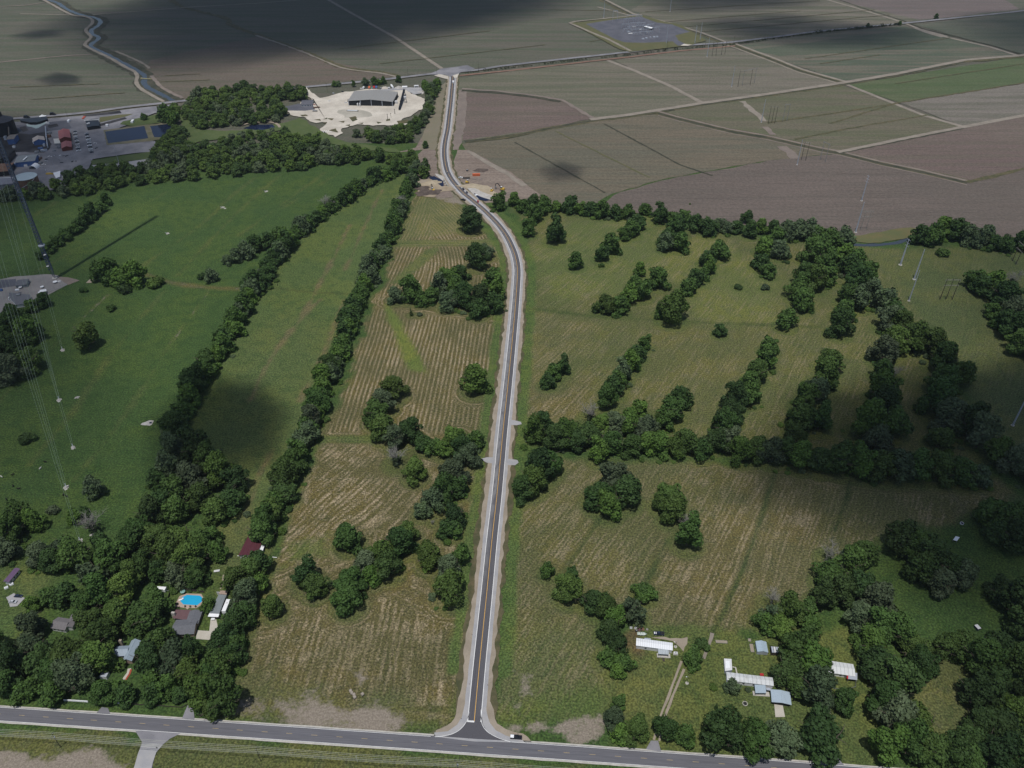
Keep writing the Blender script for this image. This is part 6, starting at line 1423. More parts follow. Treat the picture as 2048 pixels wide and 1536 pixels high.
# ------------------------------------------------------------------ the gravel yard
z = zoomed(570, 150, 6.827)
wh = thing('warehouse', 'large grey open-fronted shed in the pale gravel yard', 'warehouse', base_of((740, 200)))
P, L, Wd = gable_bits(wh, (695, 202), (708.4, 182), (792.6, 190.5), 7.2, 2.6, rb('warehouse_roof', (.28, .275, .262), pitch=2.5, dirt=.12), M['darkwall'], wins=0, door=False, over=.6)
for f in (.02, .28, .52, .76, .985):
    p = P(.2, Wd * f, 0); m = MB(wh.location); m.box((p.x, p.y, 0), (.8, .8, 7.1 + 2.2 * (1 - abs(f - .5) * 2))); m.build('column', M['steel'], wh)
for f in (.22, .27):
    p = P(-1.5, Wd * f, 0); m = MB(wh.location); m.lathe((p.x, p.y, 0), [(1.1, 0), (1.1, 4 + 20 * (f - .22)), (.3, 5.4)], 12); m.build('silo', M['offwhite'], wh)
p = P(L * .4, -2.5, 0); m = MB(wh.location); m.frustum((p.x, p.y, 0), (5, 6), (4.5, 5.5), 3.2, .2); m.build('side_bin', M['deadwood'], wh)
p = P(L * .3, Wd + 2, 0); m = MB(wh.location); m.frustum((p.x, p.y, 0), (4, 5), (4, 5), 4, .2); m.build('side_tank', M['offwhite'], wh)
gable('site_office', 'small house with dark blue-grey roof on the gravel yard', 'house', (601.5, 209.3), (624.5, 208.7), (616, 200), 3.2, 2.0, M['bluegravel'], M['offwhite'], wins=4)
for (k, c, u, v, r_, l) in (('sedan', 'white', *z(340, 362), 2.6, 'white car at the back of the site office'), ('sedan', 'black', *z(392, 388), 2.7, 'black car beside the site office'), ('sedan', 'red', *z(402, 412), 2.7, 'red and white car beside the site office'), ('sedan', 'white', *z(605, 362), 2.9, 'white car alone in the middle of the gravel yard'), ('suv', 'black', *z(788, 236), 2.2, 'black car on the grass edge left of the big shed'), ('sedan', 'silver', *z(662, 252), 2.2, 'pale car on the grass edge of the gravel yard'), ('suv', 'white', *z(835, 386), .3, 'white vehicle at the left end of the big shed')):
    car(k, c, u, v, r_, l)
def trailer(u, v, rot, L, label, load='white', deck='black'):
    t = thing('flatbed_trailer', label, 'trailer', G(u, v), None, rot); m = MB(); m.box((0, 0, .9), (L, 2.4, .35)); m.build('deck', M[deck], t); m = MB(); m.box((-.3, 0, 1.26), (L * .86, 1.8, .9)); m.build('load', M[load], t)
    for sx in (-.42, .36):
        m = MB(); m.box((L * sx, 0, 0), (L * .12, 2.2, .9)); m.build('wheel_set', M['rubber'], t)
    return t
trailer(*z(925, 500), -.06, 17, 'long trailer with a white load in front of the big shed'); trailer(*z(435, 455), .35, 10, 'dark red trailer below the site office', 'rust'); trailer(*z(412, 503), 0, 7, 'short dark trailer left of the gravel yard', 'grey')
for i, (x, y, c, l, d) in enumerate(((1040, 198, 'offwhite', 'small pale skip', (3, 2.5, 2)), (1112, 185, 'black', 'dark round skip', (3, 3, 2.5)), (1153, 190, 'orange', 'orange container', (3, 9, 3)), (1188, 190, 'teal', 'green skip', (3, 3, 2)), (1217, 187, 'red', 'red container', (3.2, 9, 3)), (1248, 186, 'blue', 'blue container', (3, 9, 3)), (1795, 170, 'white', 'white and blue box van', (7, 3, 3.2)), (1310, 190, 'grey', 'grey bin', (3, 3, 2)), (1420, 195, 'offwhite', 'pale hopper', (3.5, 3, 3)))):
    t = thing('yard_container', l + ' in the row behind the big shed', 'container', G(*z(x, y)), 'row of containers', .12); m = MB(); m.frustum((0, 0, 0), (d[0] * .94, d[1] * .97), d[:2], d[2]); m.build('body', M[c], t); m = MB(); m.box((0, -d[1] / 2 - .03, .2), (d[0] * .7, .05, d[2] * .7)); m.build('door', M['grey'], t)
for i, (x, y, rx, h, l) in enumerate(((1360, 185, 7, 3.5, 'white powder heap behind the big shed'), (1560, 185, 8, 4, 'grey gravel heap right of the white tank'), (1840, 240, 8, 1.6, 'scattered pale scrap heap at the yard corner'), (1860, 210, 5, 1.2, 'small pale scrap heap at the yard corner'))):
    t = thing('material_heap', l, 'heap', G(*z(x, y))); m = MB(); m.mound((0, 0, 0), rx, rx * .8, h, 0, i + 40, .3, 20, 7); m.build('material', M['chalk'] if i == 0 else M['rock'], t)
for (x, y, rot, L, l) in ((1465, 172, 1.9, 13, 'long white cylindrical tank lying behind the big shed'), (1635, 180, .1, 8, 'white boat-shaped tank right of the gravel heap'), (1072, 190, 1.4, 4, 'short white round tank at the left of the row')):
    t = thing('storage_tank', l, 'tank', G(*z(x, y)), None, rot); m = MB(); m.tube((-L / 2, 0, 1.9), (L / 2, 0, 1.9), 1.5, n=16); m.build('vessel', M['white'], t)
    for s in (-1, 1): m = MB(); m.box((s * L * .3, 0, 0), (.6, 2.4, .7)); m.build('saddle', M['grey'], t)
t = thing('conveyor', 'black lattice conveyor leaning across the right of the yard', 'conveyor', G(803, 215)); a, b = G(799, 221.5), G(809.5, 191); m = MB(t.location)
n = 16
for s in (-1, 1):
    o_ = Vector((s * 1.0, 0, 0))
    m.tube(a + o_ + Vector((0, 0, 1)), b + o_ + Vector((0, 0, 8)), .4, n=4); m.tube(a + o_ + Vector((0, 0, 3)), b + o_ + Vector((0, 0, 10)), .4, n=4)
for k in range(n):
    p = a + (b - a) * (k / n) + Vector((0, 0, 1 + 7 * k / n)); q = a + (b - a) * ((k + 1) / n) + Vector((0, 0, 3 + 7 * (k + 1) / n))
    m.tube(p + Vector((1, 0, 0)), q + Vector((1, 0, 0)), .25, n=4); m.tube(p - Vector((1, 0, 0)), q - Vector((1, 0, 0)), .25, n=4)
m.build('truss', M['black'], t)
m = MB(t.location); m.add([a + Vector((-.9, 0, 2)), a + Vector((.9, 0, 2)), b + Vector((.9, 0, 9)), b + Vector((-.9, 0, 9))], [(0, 1, 2, 3)]); m.build('belt', M['black'], t)
m = MB(t.location)
for f in (.35, .7, 1): p = a + (b - a) * f; m.tube((p.x - 1.4, p.y, 0), (p.x, p.y, 1 + 7 * f), .3, n=4); m.tube((p.x + 1.4, p.y, 0), (p.x, p.y, 1 + 7 * f), .3, n=4)
m.build('legs', M['black'], t)
t = thing('hopper_tower', 'pale hopper tower right of the black conveyor', 'hopper', G(811, 206)); m = MB()
for sx in (-1, 1):
    for sy in (-1, 1): m.tube((sx * 1.6, sy * 1.6, 0), (sx * 1.4, sy * 1.4, 6), .2, n=4)
m.build('frame', M['deadwood'], t); m = MB(); m.frustum((0, 0, 5), (1.2, 1.2), (3.4, 3.4), 2.2); m.box((0, 0, 7.2), (3.4, 3.4, 2.4)); m.build('bin', M['offwhite'], t)
for (u, v, h, l) in ((789.8, 229, 8, 'dark pole with bracing in the gravel yard, nearest the conveyor'), (775.5, 240.5, 9, 'dark pole in a weedy patch of the gravel yard'), (782, 236, 7, 'thin grey pole between two dark poles in the yard')):
    t = thing('yard_pole', l, 'pole', G(u, v)); m = MB(); m.tube((0, 0, 0), (0, 0, h), .4 if 'dark' in l[:5] else .15, .25, 8); m.build('pole', M['wood'], t); m = MB(); m.box((0, 0, h - 1), (1.6, .2, .2)); m.build('crossarm', M['wood'], t)
t = thing('pipe_stack', 'white pipes laid side by side at the yard corner by the wood', 'pipe stack', G(657, 264)); 
for k in range(5): m = MB(); m.tube((k * 2.6 - 6, -3, .4), (k * 2.6 - 8.5, 4, .4), .45, n=8); m.build('pipe', M['white'], t)

# ------------------------------------------------------------------ the plant at upper left
z = zoomed(0, 210, 8.533)
tk = G(58.6, 373); t = thing('storage_tank', 'wide round pale-topped storage tank beside the wood', 'tank', tk); m = MB(); m.lathe((0, 0, 0), [(12.2, 0), (12.2, 12.2)], 40); m.build('shell', M['rust'], t); m = MB(); m.lathe((0, 0, 12.22), [(12.4, 0), (12.3, .3), (.5, 1.0)], 40); m.build('roof', flat('pale_tank_roof', (.42, .5, .52), .5, .08, .4), t)
m = MB(); m.path([(12.5 * math.cos(4 + i * .22), 12.5 * math.sin(4 + i * .22), i * 1.3) for i in range(10)], .25, .25, 4); m.build('stair', M['steel'], t)
def plant_b(label, A, B, C, h, rise, rc, wc, **k):
    return gable('plant_building', label, 'industrial building', A, B, C, h, rise, rc, wc, **k)
b = plant_b('grey-roofed blue-walled hall left of the round tank', (29, 325.5), (70, 321.5), (69, 308.5), 7, 1.2, rb('hall_roof', (.22, .235, .24), pitch=1.6), M['blue'], wins=0)
boxy(b, 'white_duct', (50.5, 317), (1.6, 11, .5), .05, M['white'], 8.5)
for u in (34, 44): boxy(b, 'annex', (u, 334), (7, 4, 4), .05, M['blue'])
t = thing('canopy', 'white round-topped canopy at the corner of the blue hall', 'canopy', G(70, 337)); m = MB(); K = [(-4.5 * math.cos(i * math.pi / 8), 1 + 4.2 * math.sin(i * math.pi / 8)) for i in range(9)]; m.add([(x, -5, zz) for x, zz in K] + [(x, 5, zz) for x, zz in K], [(i, i + 1, 10 + i, 9 + i) for i in range(8)]); m.build('cover', M['white'], t); m = MB()
for sx in (-1, 1):
    for sy in (-1, 1): m.box((sx * 4.4, sy * 4.8, 0), (.3, .3, 1.1))
m.build('posts', M['grey'], t)
t = thing('tent', 'bright white box tent at the edge of the wood', 'tent', base_of((115, 353))); slab_roof(t, [(106, 345.5), (120.5, 341.5), (120, 353), (112, 356)], 3.5, M['white'], walls=M['offwhite'], posts=False)
plant_b('larger red-roofed building beside the car rows', (118, 279), (116, 262), (139, 260), 6, 2.4, rb('red_roof', (.36, .10, .09), pitch=1.4, dirt=.06), flat('dark_red_wall', (.13, .03, .02)), wins=0, over=.3)
plant_b('smaller red-roofed building in front of the larger red one', (122.5, 297), (122, 285.5), (143, 283.5), 5, 2.0, rb('red_roof_small', (.36, .10, .09), pitch=1.4, dirt=.06), flat('dark_red_wall', (.13, .03, .02)), wins=0, over=.3)
t = thing('flat_shed', 'white flat-roofed shed left of the red buildings', 'shed', base_of((113, 283))); slab_roof(t, [(109, 287), (121, 286.5), (118, 276.5), (106.5, 277.5)], 4, flat('cream_roof', (.6, .58, .52), .6, .08), walls=M['grey'], posts=False)
t = thing('flat_shed', 'small grey flat shed below the white one at the plant', 'shed', base_of((117, 293))); slab_roof(t, [(114, 294.5), (121, 294), (120, 288.5), (113, 289)], 3, M['shingle'], walls=M['grey'], posts=False)
b = plant_b('tan-roofed blue-walled shop in the dark yard', (66, 284), (64.5, 276.5), (88, 272.5), 6, 2.6, flat('tan_roof', (.42, .37, .33), .7, .1), M['blue'], wins=0, over=.3)
boxy(b, 'white_silo', z(590, 668), (1.8, 1.8, 4.5), 0, M['white']); boxy(b, 'tank', z(765, 712), (3.2, 3.2, 4), 0, M['steel'], top=(2, 2))
b = plant_b('brown-roofed dark building under the tower line', (12, 279), (28, 278), (26, 269), 8, 1, flat('brown_roof', (.2, .18, .16), .8, .12), M['blue'], wins=0)
plant_b('dark low building at the left edge of the plant', (-14, 318), (16, 316), (15, 300), 8, 1.4, M['darkwall'], M['black'], wins=0)
plant_b('dark long building left of the blue hall', (-20, 345), (17, 342), (16, 326), 7, 1.2, M['rust'], M['black'], wins=0)
b = plant_b('long pale-roofed building at the lower left of the plant', (-40, 374), (33, 366), (33, 354), 6, 1.0, flat('pale_long_roof', (.22, .22, .25), .7, .12), M['grey'], wins=0)
boxy(b, 'white_gutter', (15, 355.5), (33, .6, .3), .12, M['white'], 6.1)
t = thing('silo', 'big dark silo at the left edge of the plant', 'silo', G(12, 268)); m = MB(); m.lathe((0, 0, 0), [(15, 0), (15, 19)], 28); m.build('shell', M['black'], t); m = MB(); m.lathe((0, 0, 19.02), [(15.4, 0), (5, 5), (4, 5)], 28); m.build('roof', flat('dark_silo_roof', (.05, .055, .07)), t); m = MB(); m.box((-1, 0, 24), (7, 7, 5)); m.build('headhouse', M['black'], t)
m = MB(); m.tube((16, -14, 14), (20, -30, 0), 1.2, .9, 6); m.build('chute', M['black'], t)
t = thing('settling_basin', 'pale mint curved settling slab in the plant', 'basin', G(74, 256)); P = [G(*z(x, y), 0) for (x, y) in ((450, 340), (520, 360), (610, 366), (700, 345), (770, 315), (800, 305), (790, 350), (795, 405), (720, 440), (620, 455), (520, 455), (480, 400))]; m = MB(t.location); m.add([(p.x, p.y, .5 + (1.2 if i < 6 else 0)) for i, p in enumerate(P)] + [(p.x, p.y, 0) for p in P], [tuple(range(12))] + [(i, 12 + i, 12 + (i + 1) % 12, (i + 1) % 12) for i in range(12)]); m.build('slab', flat('mint_concrete', (.30, .38, .38), .8, .12), t)
m = MB(t.location); a, b_ = P[0], P[5]; m.tube(a + Vector((0, .5, 1)), b_ + Vector((0, .5, 1)), .3, n=4); m.build('rail', M['offwhite'], t)
t = thing('coal_wall', 'black bank behind the mint slab', 'wall', G(72, 246)); P = [G(*z(x, y), 0) for (x, y) in ((360, 310), (360, 285), (590, 265), (810, 240), (825, 290), (740, 318), (640, 345), (520, 345), (450, 330))]; m = MB(t.location); m.prism([(p.x, p.y) for p in P], 0, 4); m.build('bank', M['black'], t)
t = plant_b('dark flat hall with a pale ridge by the plant gate', (173.5, 255), (170.5, 241), (196, 238), 5, .8, M['black'], M['darkwall'], wins=0, over=.3); boxy(t, 'pale_ridge', z(1560, 258), (19, 1.6, .3), .16, M['offwhite'], 5.8); boxy(t, 'roof_box', z(1518, 318), (2.5, 1.5, 1.2), .16, M['white'], 5.4); boxy(t, 'roof_box', z(1490, 325), (1.6, 1.5, 1.0), .16, M['white'], 5.4)
for i, (x, y) in enumerate(((1448, 222), (1425, 246))):
    t = thing('red_tank', 'small red tank by the dark hall at the plant gate, %s one' % ('upper', 'lower')[i], 'tank', G(*z(x, y))); m = MB(); m.lathe((0, 0, 0), [(1.6, 0), (1.6, 2.2), (.4, 2.8)], 14); m.build('vessel', flat('bright_red', (.5, .1, .06)), t); m = MB(); m.tube((0, 0, 2.8), (0, 0, 3.4), .2); m.build('valve', M['grey'], t)
for i, (x, y, rx, c, l) in enumerate(((725, 200, 5, 'chalk', 'white powder heap beside the far road'), (765, 195, 3, 'chalk', 'smaller white powder heap beside the far road'))):
    t = thing('material_heap', l, 'heap', G(*z(x, y))); m = MB(); m.mound((0, 0, 0), rx, rx, rx * .6, 0, i + 70, .3, 16, 6); m.build('material', M['white'], t)
for i, (x, y, l) in enumerate(((470, 225, 'left'), (915, 175, 'right'))):
    t = thing('dark_hopper', 'black wedge-shaped hopper beside the far road, %s one' % l, 'hopper', G(*z(x, y))); m = MB(); m.frustum((0, 0, 0), (9, 4), (3, 3, -2), 4); m.build('bin', M['black'], t); m = MB(); m.tube((-3, 0, 4), (-6, 0, 0), .4, n=5); m.build('chute', M['black'], t)
cl = [(820, 330, 5, 3, 3, 'offwhite', 'pale box'), (845, 500, 6, 4, 3, 'grey', 'grey cabin'), (850, 560, 4, 4, 4, 'rust', 'rusty tank'), (700, 760, 6, 3, 2.5, 'blue', 'blue skip'), (760, 800, 8, 3, 3, 'steel', 'steel cabin'), (640, 830, 5, 4, 3, 'grey', 'grey tank base'), (690, 940, 3, 8, 3, 'rust', 'brown pipe rack'), (655, 920, 3, 6, 3, 'offwhite', 'pale stack'), (700, 1010, 4, 5, 2.5, 'grey', 'grey pallet stack'), (300, 1040, 6, 5, 4, 'steel', 'pale steel housing'), (390, 1060, 5, 4, 4, 'blue', 'blue housing'), (455, 1060, 4, 3, 3, 'offwhite', 'white housing'), (140, 1100, 8, 4, 3, 'offwhite', 'white long bin'), (60, 1150, 9, 3, 2, 'steel', 'grey long bin'), (250, 740, 3, 3, 3, 'offwhite', 'white hopper'), (110, 600, 3, 5, 5, 'steel', 'steel vessel'), (200, 440, 6, 6, 5, 'deadwood', 'buff silo base'), (930, 800, 4, 3, 2, 'grey', 'grey crate'), (880, 1190, 12, 3, 2, 'yellow', 'yellow machine'), (1100, 1250, 3, 3, 2.5, 'white', 'white crate')]
for i, (x, y, a_, b_, c_, m_, l) in enumerate(sorted(cl)):
    t = thing('plant_equipment', '%s in the plant at upper left, %s piece of equipment from the left' % (l, ordw(i + 1)), 'equipment', G(*z(x, y)), 'equipment of the plant', .1); m = MB(); m.frustum((0, 0, .3), (a_, b_), (a_ * .92, b_ * .9), c_); m.build('body', M[m_], t); m = MB(); m.box((0, 0, 0), (a_ * .9, b_ * .9, .3)); m.build('skid', M['black'], t)
    m = MB(); m.box((a_ * .2, 0, c_ + .31), (a_ * .3, b_ * .4, .6)); m.build('hatch', M['grey'], t)
z2 = zoomed(120, 210, 8.533)
for (x, y, d, rt, l) in ((1245, 305, (3, 8, 3), .12, 'white office trailer above the ponds'), (812, 372, (3.2, 3.2, 3), .1, 'small white box hut left of the office trailer')):
    t = thing('office_trailer', l, 'trailer', G(*z2(x, y)), None, rt); m = MB(); m.box((0, 0, .4), d); m.build('body', M['white'], t); m = MB(); m.box((d[0] / 2 + .03, 0, .6), (.05, .9, 2)); m.build('door', M['grey'], t); m = MB(); m.box((0, 0, 0), (d[0] * .8, d[1] * .9, .4)); m.build('skid', M['black'], t)
cols = ['navy', 'white', 'black', 'white', 'silver', 'navy', 'white', 'black', 'white', 'silver', 'white']
names = {'navy': 'dark blue', 'white': 'white', 'black': 'black', 'silver': 'silver', 'grey': 'grey', 'red': 'red', 'blue': 'blue'}
def car_row(p, q, n, seed, where):
    r = random.Random(seed)
    a, b = G(*p), G(*q); d = b - a; rt = math.atan2(d.y, d.x) + math.pi / 2
    for i in range(n):
        c = a + d * (i / (n - 1)); k = r.choice(('sedan', 'suv', 'pickup', 'sedan')); cl = cols[(i + seed) % len(cols)]
        o = dup(CARS[k], (c.x + r.uniform(-.4, .4), c.y, fz(.0005)), rt + r.uniform(-.05, .05) + math.pi * r.randint(0, 1), None, '%s %s in the %s car row of the plant, %s from the back' % (names[cl], 'pickup' if k == 'pickup' else 'car', where, ordw(i + 1)), 'cars of the plant lot')
        o.name = 'parked_car'
        o['category'] = 'pickup truck' if k == 'pickup' else 'car'
        for ch in list(o.children):
            if ch.name.startswith('body'): ch.material_slots[0].link = 'OBJECT'; ch.material_slots[0].material = CARPAINT[cl]
            elif not ch.name.startswith('window'):
                for g in list(ch.children): bpy.data.objects.remove(g)
                bpy.data.objects.remove(ch)
z = zoomed(0, 210, 8.533)
car_row(z(1283, 475), z(1350, 800), 13, 0, 'left'); car_row(z(1488, 505), z(1570, 825), 13, 4, 'right')
sc = [(850, 895, 'white'), (935, 880, 'silver'), (1035, 878, 'white'), (1090, 880, 'navy'), (1145, 882, 'black'), (1058, 998, 'black'), (1240, 978, 'black'), (1302, 972, 'black'), (782, 975, 'silver'), (800, 940, 'black'), (748, 1032, 'white'), (728, 1080, 'silver'), (785, 1128, 'white'), (1622, 668, 'white'), (1650, 748, 'black')]
for i, (x, y, c) in enumerate(sorted(sc)):
    car('suv' if i % 3 else 'sedan', c, *z(x, y), .1 + (i % 4) * .5, '%s car standing loose on the plant lot, %s from the left' % (names[c], ordw(i + 1)), 'loose cars of the plant', parts=False)
t = thing('box_truck', 'white box truck at the plant gate', 'truck', G(*z(1182, 292)), None, 1.75); m = MB(); m.box((-1, 0, .7), (6, 2.4, 2.6)); m.build('cargo_box', M['white'], t); m = MB(); m.frustum((3, 0, .6), (2, 2.2), (1.6, 2.1), 1.9); m.build('cab', M['white'], t); wheels(t, 8, 2.3, .45)
fence('pipe_rack', 'grey pipe rack running through the plant', [z(790, 410), z(800, 560), z(825, 745)], 4.5, M['steel'], 6, False, th=1.0)
t = thing('foot_bridge', 'thin yellow pipe bridge across the creek', 'bridge', G(291, 157)); m = MB(t.location); m.tube(G(281, 156.5, 1.2), G(303, 158, 1.2), .6, n=6); m.build('pipe', flat('pale_yellow_pipe', (.42, .38, .2)), t); m = MB(t.location)
for u in (284, 300): p = G(u, 157); m.box((p.x, p.y, 0), (1, 1, 1.2))
m.build('piers', M['conc'], t)

# ------------------------------------------------------------------ substation
z = zoomed(1160, 0, 6.827)
t = gable('control_house', 'white long control house in the substation', 'building', (1287.8, 53.2), (1302.2, 57), (1303, 54.2), 4, .5, M['white'], M['navy'], wins=2, over=.3)
fr = random.Random(4); k = 0
for (x, y, w, h) in ((475, 300, 10, 20), (715, 300, 26, 13), (800, 300, 14, 11), (660, 330, 22, 10), (620, 390, 16, 8), (740, 380, 20, 9), (830, 375, 18, 8), (700, 420, 18, 8), (800, 410, 22, 8), (890, 410, 14, 8), (640, 450, 16, 8), (760, 455, 22, 7), (900, 450, 18, 7), (960, 400, 14, 9), (1030, 470, 14, 12), (870, 490, 20, 7), (780, 490, 18, 6), (940, 480, 16, 6)):
    k += 1
    t = thing('switchgear_frame', 'grey steel switchgear frame in the substation, %s from the back left' % ordw(k), 'steel frame', G(*z(x, y)), 'substation frames', a_far)
    m = MB()
    for s in (-1, 0, 1) if w > 15 else (-1, 1): m.box((s * w / 2, 0, 0), (.4, .4, h))
    m.build('posts', M['steel'], t); m = MB(); m.box((0, 0, h), (w + .4, .6, .6)); m.build('beam', M['steel'], t)
    m = MB()
    for f in (-.35, 0, .35): m.tube((w * f, 0, h - .1), (w * f, 0, h - 2.2), .22, n=6)
    m.build('insulators', M['offwhite'], t)
k = 0
for (x, y, d) in ((590, 388, (10, 3, .8)), (740, 372, (7, 3, 1.2)), (830, 408, (7, 3, 1)), (690, 466, (9, 4, 1.5)), (770, 458, (14, 2, .8)), (925, 444, (8, 3, 1.2)), (660, 445, (5, 4, 2.4)), (860, 545, (4, 4, 2.6)), (905, 535, (4, 4, 2.6)), (1010, 520, (4, 4, 2.6)), (1050, 517, (4, 4, 2.6)), (1100, 545, (9, 2, .8)), (960, 520, (3, 3, 2))):
    k += 1
    t = thing('transformer', 'pale equipment block on the substation gravel, %s from the back' % ordw(k), 'transformer', G(*z(x, y)), 'substation blocks', a_far); m = MB(); m.frustum((0, 0, .2), d[:2], (d[0] * .9, d[1] * .9), d[2]); m.build('tank', M['offwhite'] if d[2] < 2 else M['steel'], t); m = MB(); m.box((0, 0, 0), (d[0] * .95, d[1] * .95, .2)); m.build('plinth', M['conc'], t)
# shrubs along the clay strip: too many to tell apart
m = MB((0, 0, 0)); V, F = [], []
hr = random.Random(8)
for p in resample([G(*q) for q in ((925, 147), (1024, 136), (1180, 118.5), (1261, 110), (1360, 98.5), (1460, 90), (1536, 80), (1648, 65), (1800, 49.5))], 4.5):
    if hr.random() < .3: continue
    s = hr.uniform(.9, 2.6) * (1.6 if p.x > 560 else 1)
    for _ in range(26):
        c = Vector((p.x + hr.gauss(0, s * .7), p.y + hr.gauss(0, s * .5), abs(hr.gauss(s * .6, s * .4)))); a = Vector((hr.gauss(0, 1), hr.gauss(0, 1), hr.gauss(0, 1))).normalized() * s * .35; b_ = a.cross(Vector((hr.random(), hr.random(), hr.random()))).normalized() * s * .3
        kk = len(V); V += [c - a, c + b_, c + a, c - b_]; F.append((kk, kk + 1, kk + 2, kk + 3))
m.v, m.f, m.mi = V, F, [0] * len(F)
o = m.build('roadside_scrub', GREENS_FAR); o['kind'] = 'stuff'; o['label'] = 'low dark scrub along the far road'
for p in (CARS['sedan'], CARS['suv'], CARS['pickup'], COW):
    for c in list(p.children):
        for g in list(c.children): bpy.data.objects.remove(g)
        bpy.data.objects.remove(c)
    bpy.data.objects.remove(p)
# ------------------------------------------------------------------ trees
def crown_mesh(seed, kind):
    """leaf clumps spread through an uneven crown of unit radius 1 (width 2); returns mesh builder"""
    r = random.Random(seed); mb = MB()
    lobes = []
    if kind == 'conifer':
        for i in range(26):
            f = i / 26
            a = r.uniform(0, 6.28); q = (1 - f) * .42
            lobes.append((q * math.cos(a), q * math.sin(a), .35 + f * 2.6, .26 * (1.15 - f)))
    elif kind == 'bush':
        for i in range(14):
            a, q = r.uniform(0, 6.28), math.sqrt(r.random()) * .72
            lobes.append((q * math.cos(a), q * math.sin(a), .34 + .3 * (1 - q) * r.uniform(.5, 1.2), r.uniform(.26, .40)))
    else:
        # boughs reach out from the trunk, each carrying a few uneven clumps of leaves
        dense = kind in ('round', 'wood')
        nb = r.randint(8, 11) if dense else 8
        top = r.uniform(1.75, 2.25)
        for b in range(nb):
            a = b * 2.4 + r.uniform(-.5, .5); f = (b + .5) / nb
            reach = (.98 - .62 * f ** 1.6) * r.uniform(.62, 1.08); zb = .42 + (top - .62) * f * r.uniform(.85, 1.1)
            bx, by = reach * math.cos(a), reach * math.sin(a)
            for c in range(r.randint(4, 6)):
                t = r.uniform(.3, .92); q = (r.uniform(.20, .37) if dense else r.uniform(.13, .22)) * (1.1 - .25 * f)
                lobes.append((bx * t + r.gauss(0, .13), by * t + r.gauss(0, .13), zb + r.gauss(.05, .14) - (1 - t) * .05, q))
        for c in range(7 if dense else 3):
            a = r.uniform(0, 6.28); q = r.uniform(.1, .4); lobes.append((q * math.cos(a), q * math.sin(a), r.uniform(.55, top - .25), r.uniform(.32, .46) if dense else .2))
    V, F = [], []
    per = {'round': 165, 'wood': 84, 'sparse': 70, 'bush': 90, 'conifer': 50}[kind]
    leaf = {'round': .061, 'wood': .085, 'sparse': .085, 'bush': .11, 'conifer': .09}[kind]
    for (x, y, z, q) in lobes:
        for _ in range(int(per * (q / .3) ** 1.5)):
            c = r.uniform(-.75, 1); a = r.uniform(0, 6.28); s = math.sqrt(1 - c * c)
            n = Vector((s * math.cos(a), s * math.sin(a), c))
            p = Vector((x, y, z)) + n * q * r.uniform(.72, 1.12)
            n = (n + Vector((r.gauss(0, .6), r.gauss(0, .6), r.gauss(.1, .6)))).normalized()
            t = n.cross(Vector((r.random(), r.random(), r.random()))).normalized(); b = n.cross(t)
            h = leaf * r.uniform(.6, 1.5); w = h * r.uniform(.6, 1.0)
            k = len(V)
            V += [p - t * h - b * w * .4, p + b * w - t * h * .1, p + t * h + b * w * .15, p - b * w + t * h * .2]
            F.append((k, k + 1, k + 2, k + 3))
    mb.v, mb.f, mb.mi = V, F, [0] * len(F)
    return mb
def trunk_mesh(seed, kind, deadwood=False):
    r = random.Random(seed); mb = MB()
    if kind == 'bush':
        for i in range(5):
            a = i * 1.26; mb.path([(0, 0, -.05), (.12 * math.cos(a), .12 * math.sin(a), .2), (.35 * math.cos(a), .35 * math.sin(a), .5)], .03, .012, 4)
        return mb
    top = 2.6 if kind == 'conifer' else .85
    mb.path([(0, 0, -.08), (.02, .01, .3), (-.01, .03, top * .6), (.02, 0, top)], .075, .03, 7)
    if kind == 'conifer': return mb
    def limb(p, d, L, rad, depth):
        pts = [Vector(p)]
        for j in range(3):
            d = (d + Vector((r.gauss(0, .18), r.gauss(0, .18), r.gauss(.05, .12)))).normalized()
            pts.append(pts[-1] + d * L / 3)
        mb.path(pts, rad, rad * .45, 5 if depth else 4)
        if depth:
            for j in range(3 if not deadwood else 4):
                q = pts[r.randint(1, 3)]
                e = (d + Vector((r.gauss(0, .75), r.gauss(0, .75), r.gauss(.1, .35)))).normalized()
                limb(q, e, L * r.uniform(.55, .8), rad * .55, depth - 1)
    for i in range(6 if not deadwood else 7):
        a = i * 6.28 / 6.5 + r.uniform(-.3, .3)
        limb((.0, .0, top * r.uniform(.45, 1.0)), Vector((math.cos(a), math.sin(a), r.uniform(.35, 1.1) * (1.5 if deadwood else 1))).normalized(), r.uniform(.5, .72) if deadwood else r.uniform(.55, .8), .035 if not deadwood else .03, 1 if not deadwood else 3)
    return mb
GREENS = [crown_mat('leaf_mid', (.036, .076, .018), (.056, .090, .020)), crown_mat('leaf_dark', (.025, .055, .015), (.038, .066, .018)), crown_mat('leaf_grey', (.052, .082, .040), (.070, .092, .050)), crown_mat('leaf_bright', (.052, .104, .019), (.074, .114, .024))]
PROTO = {}
def crown_obj(kind, i, mi, name='crown'):
    key = (kind, i, mi)
    if key not in PROTO:
        base = PROTO.get((kind, i))
        if base is None:
            base = crown_mesh(100 * i + {'round': 1, 'wood': 1, 'sparse': 2, 'bush': 3, 'conifer': 4}[kind], kind).build('crown')
            me0 = base.data; bpy.data.objects.remove(base); PROTO[(kind, i)] = base = me0
        me = base.copy(); me.materials.clear(); me.materials.append(GREENS[mi]); PROTO[key] = me
    return PROTO[key]
def trunk_obj(kind, i, dead):
    key = ('trunk', kind, i, dead)
    if key not in PROTO:
        o = trunk_mesh(i * 31 + 5, kind, dead).build('trunk', M['deadwood'] if dead else M['bark']); PROTO[key] = o.data; bpy.data.objects.remove(o)
    return PROTO[key]
def kid(name, me, root):
    o = bpy.data.objects.new(name, me); COL.objects.link(o); o.parent = root; return o
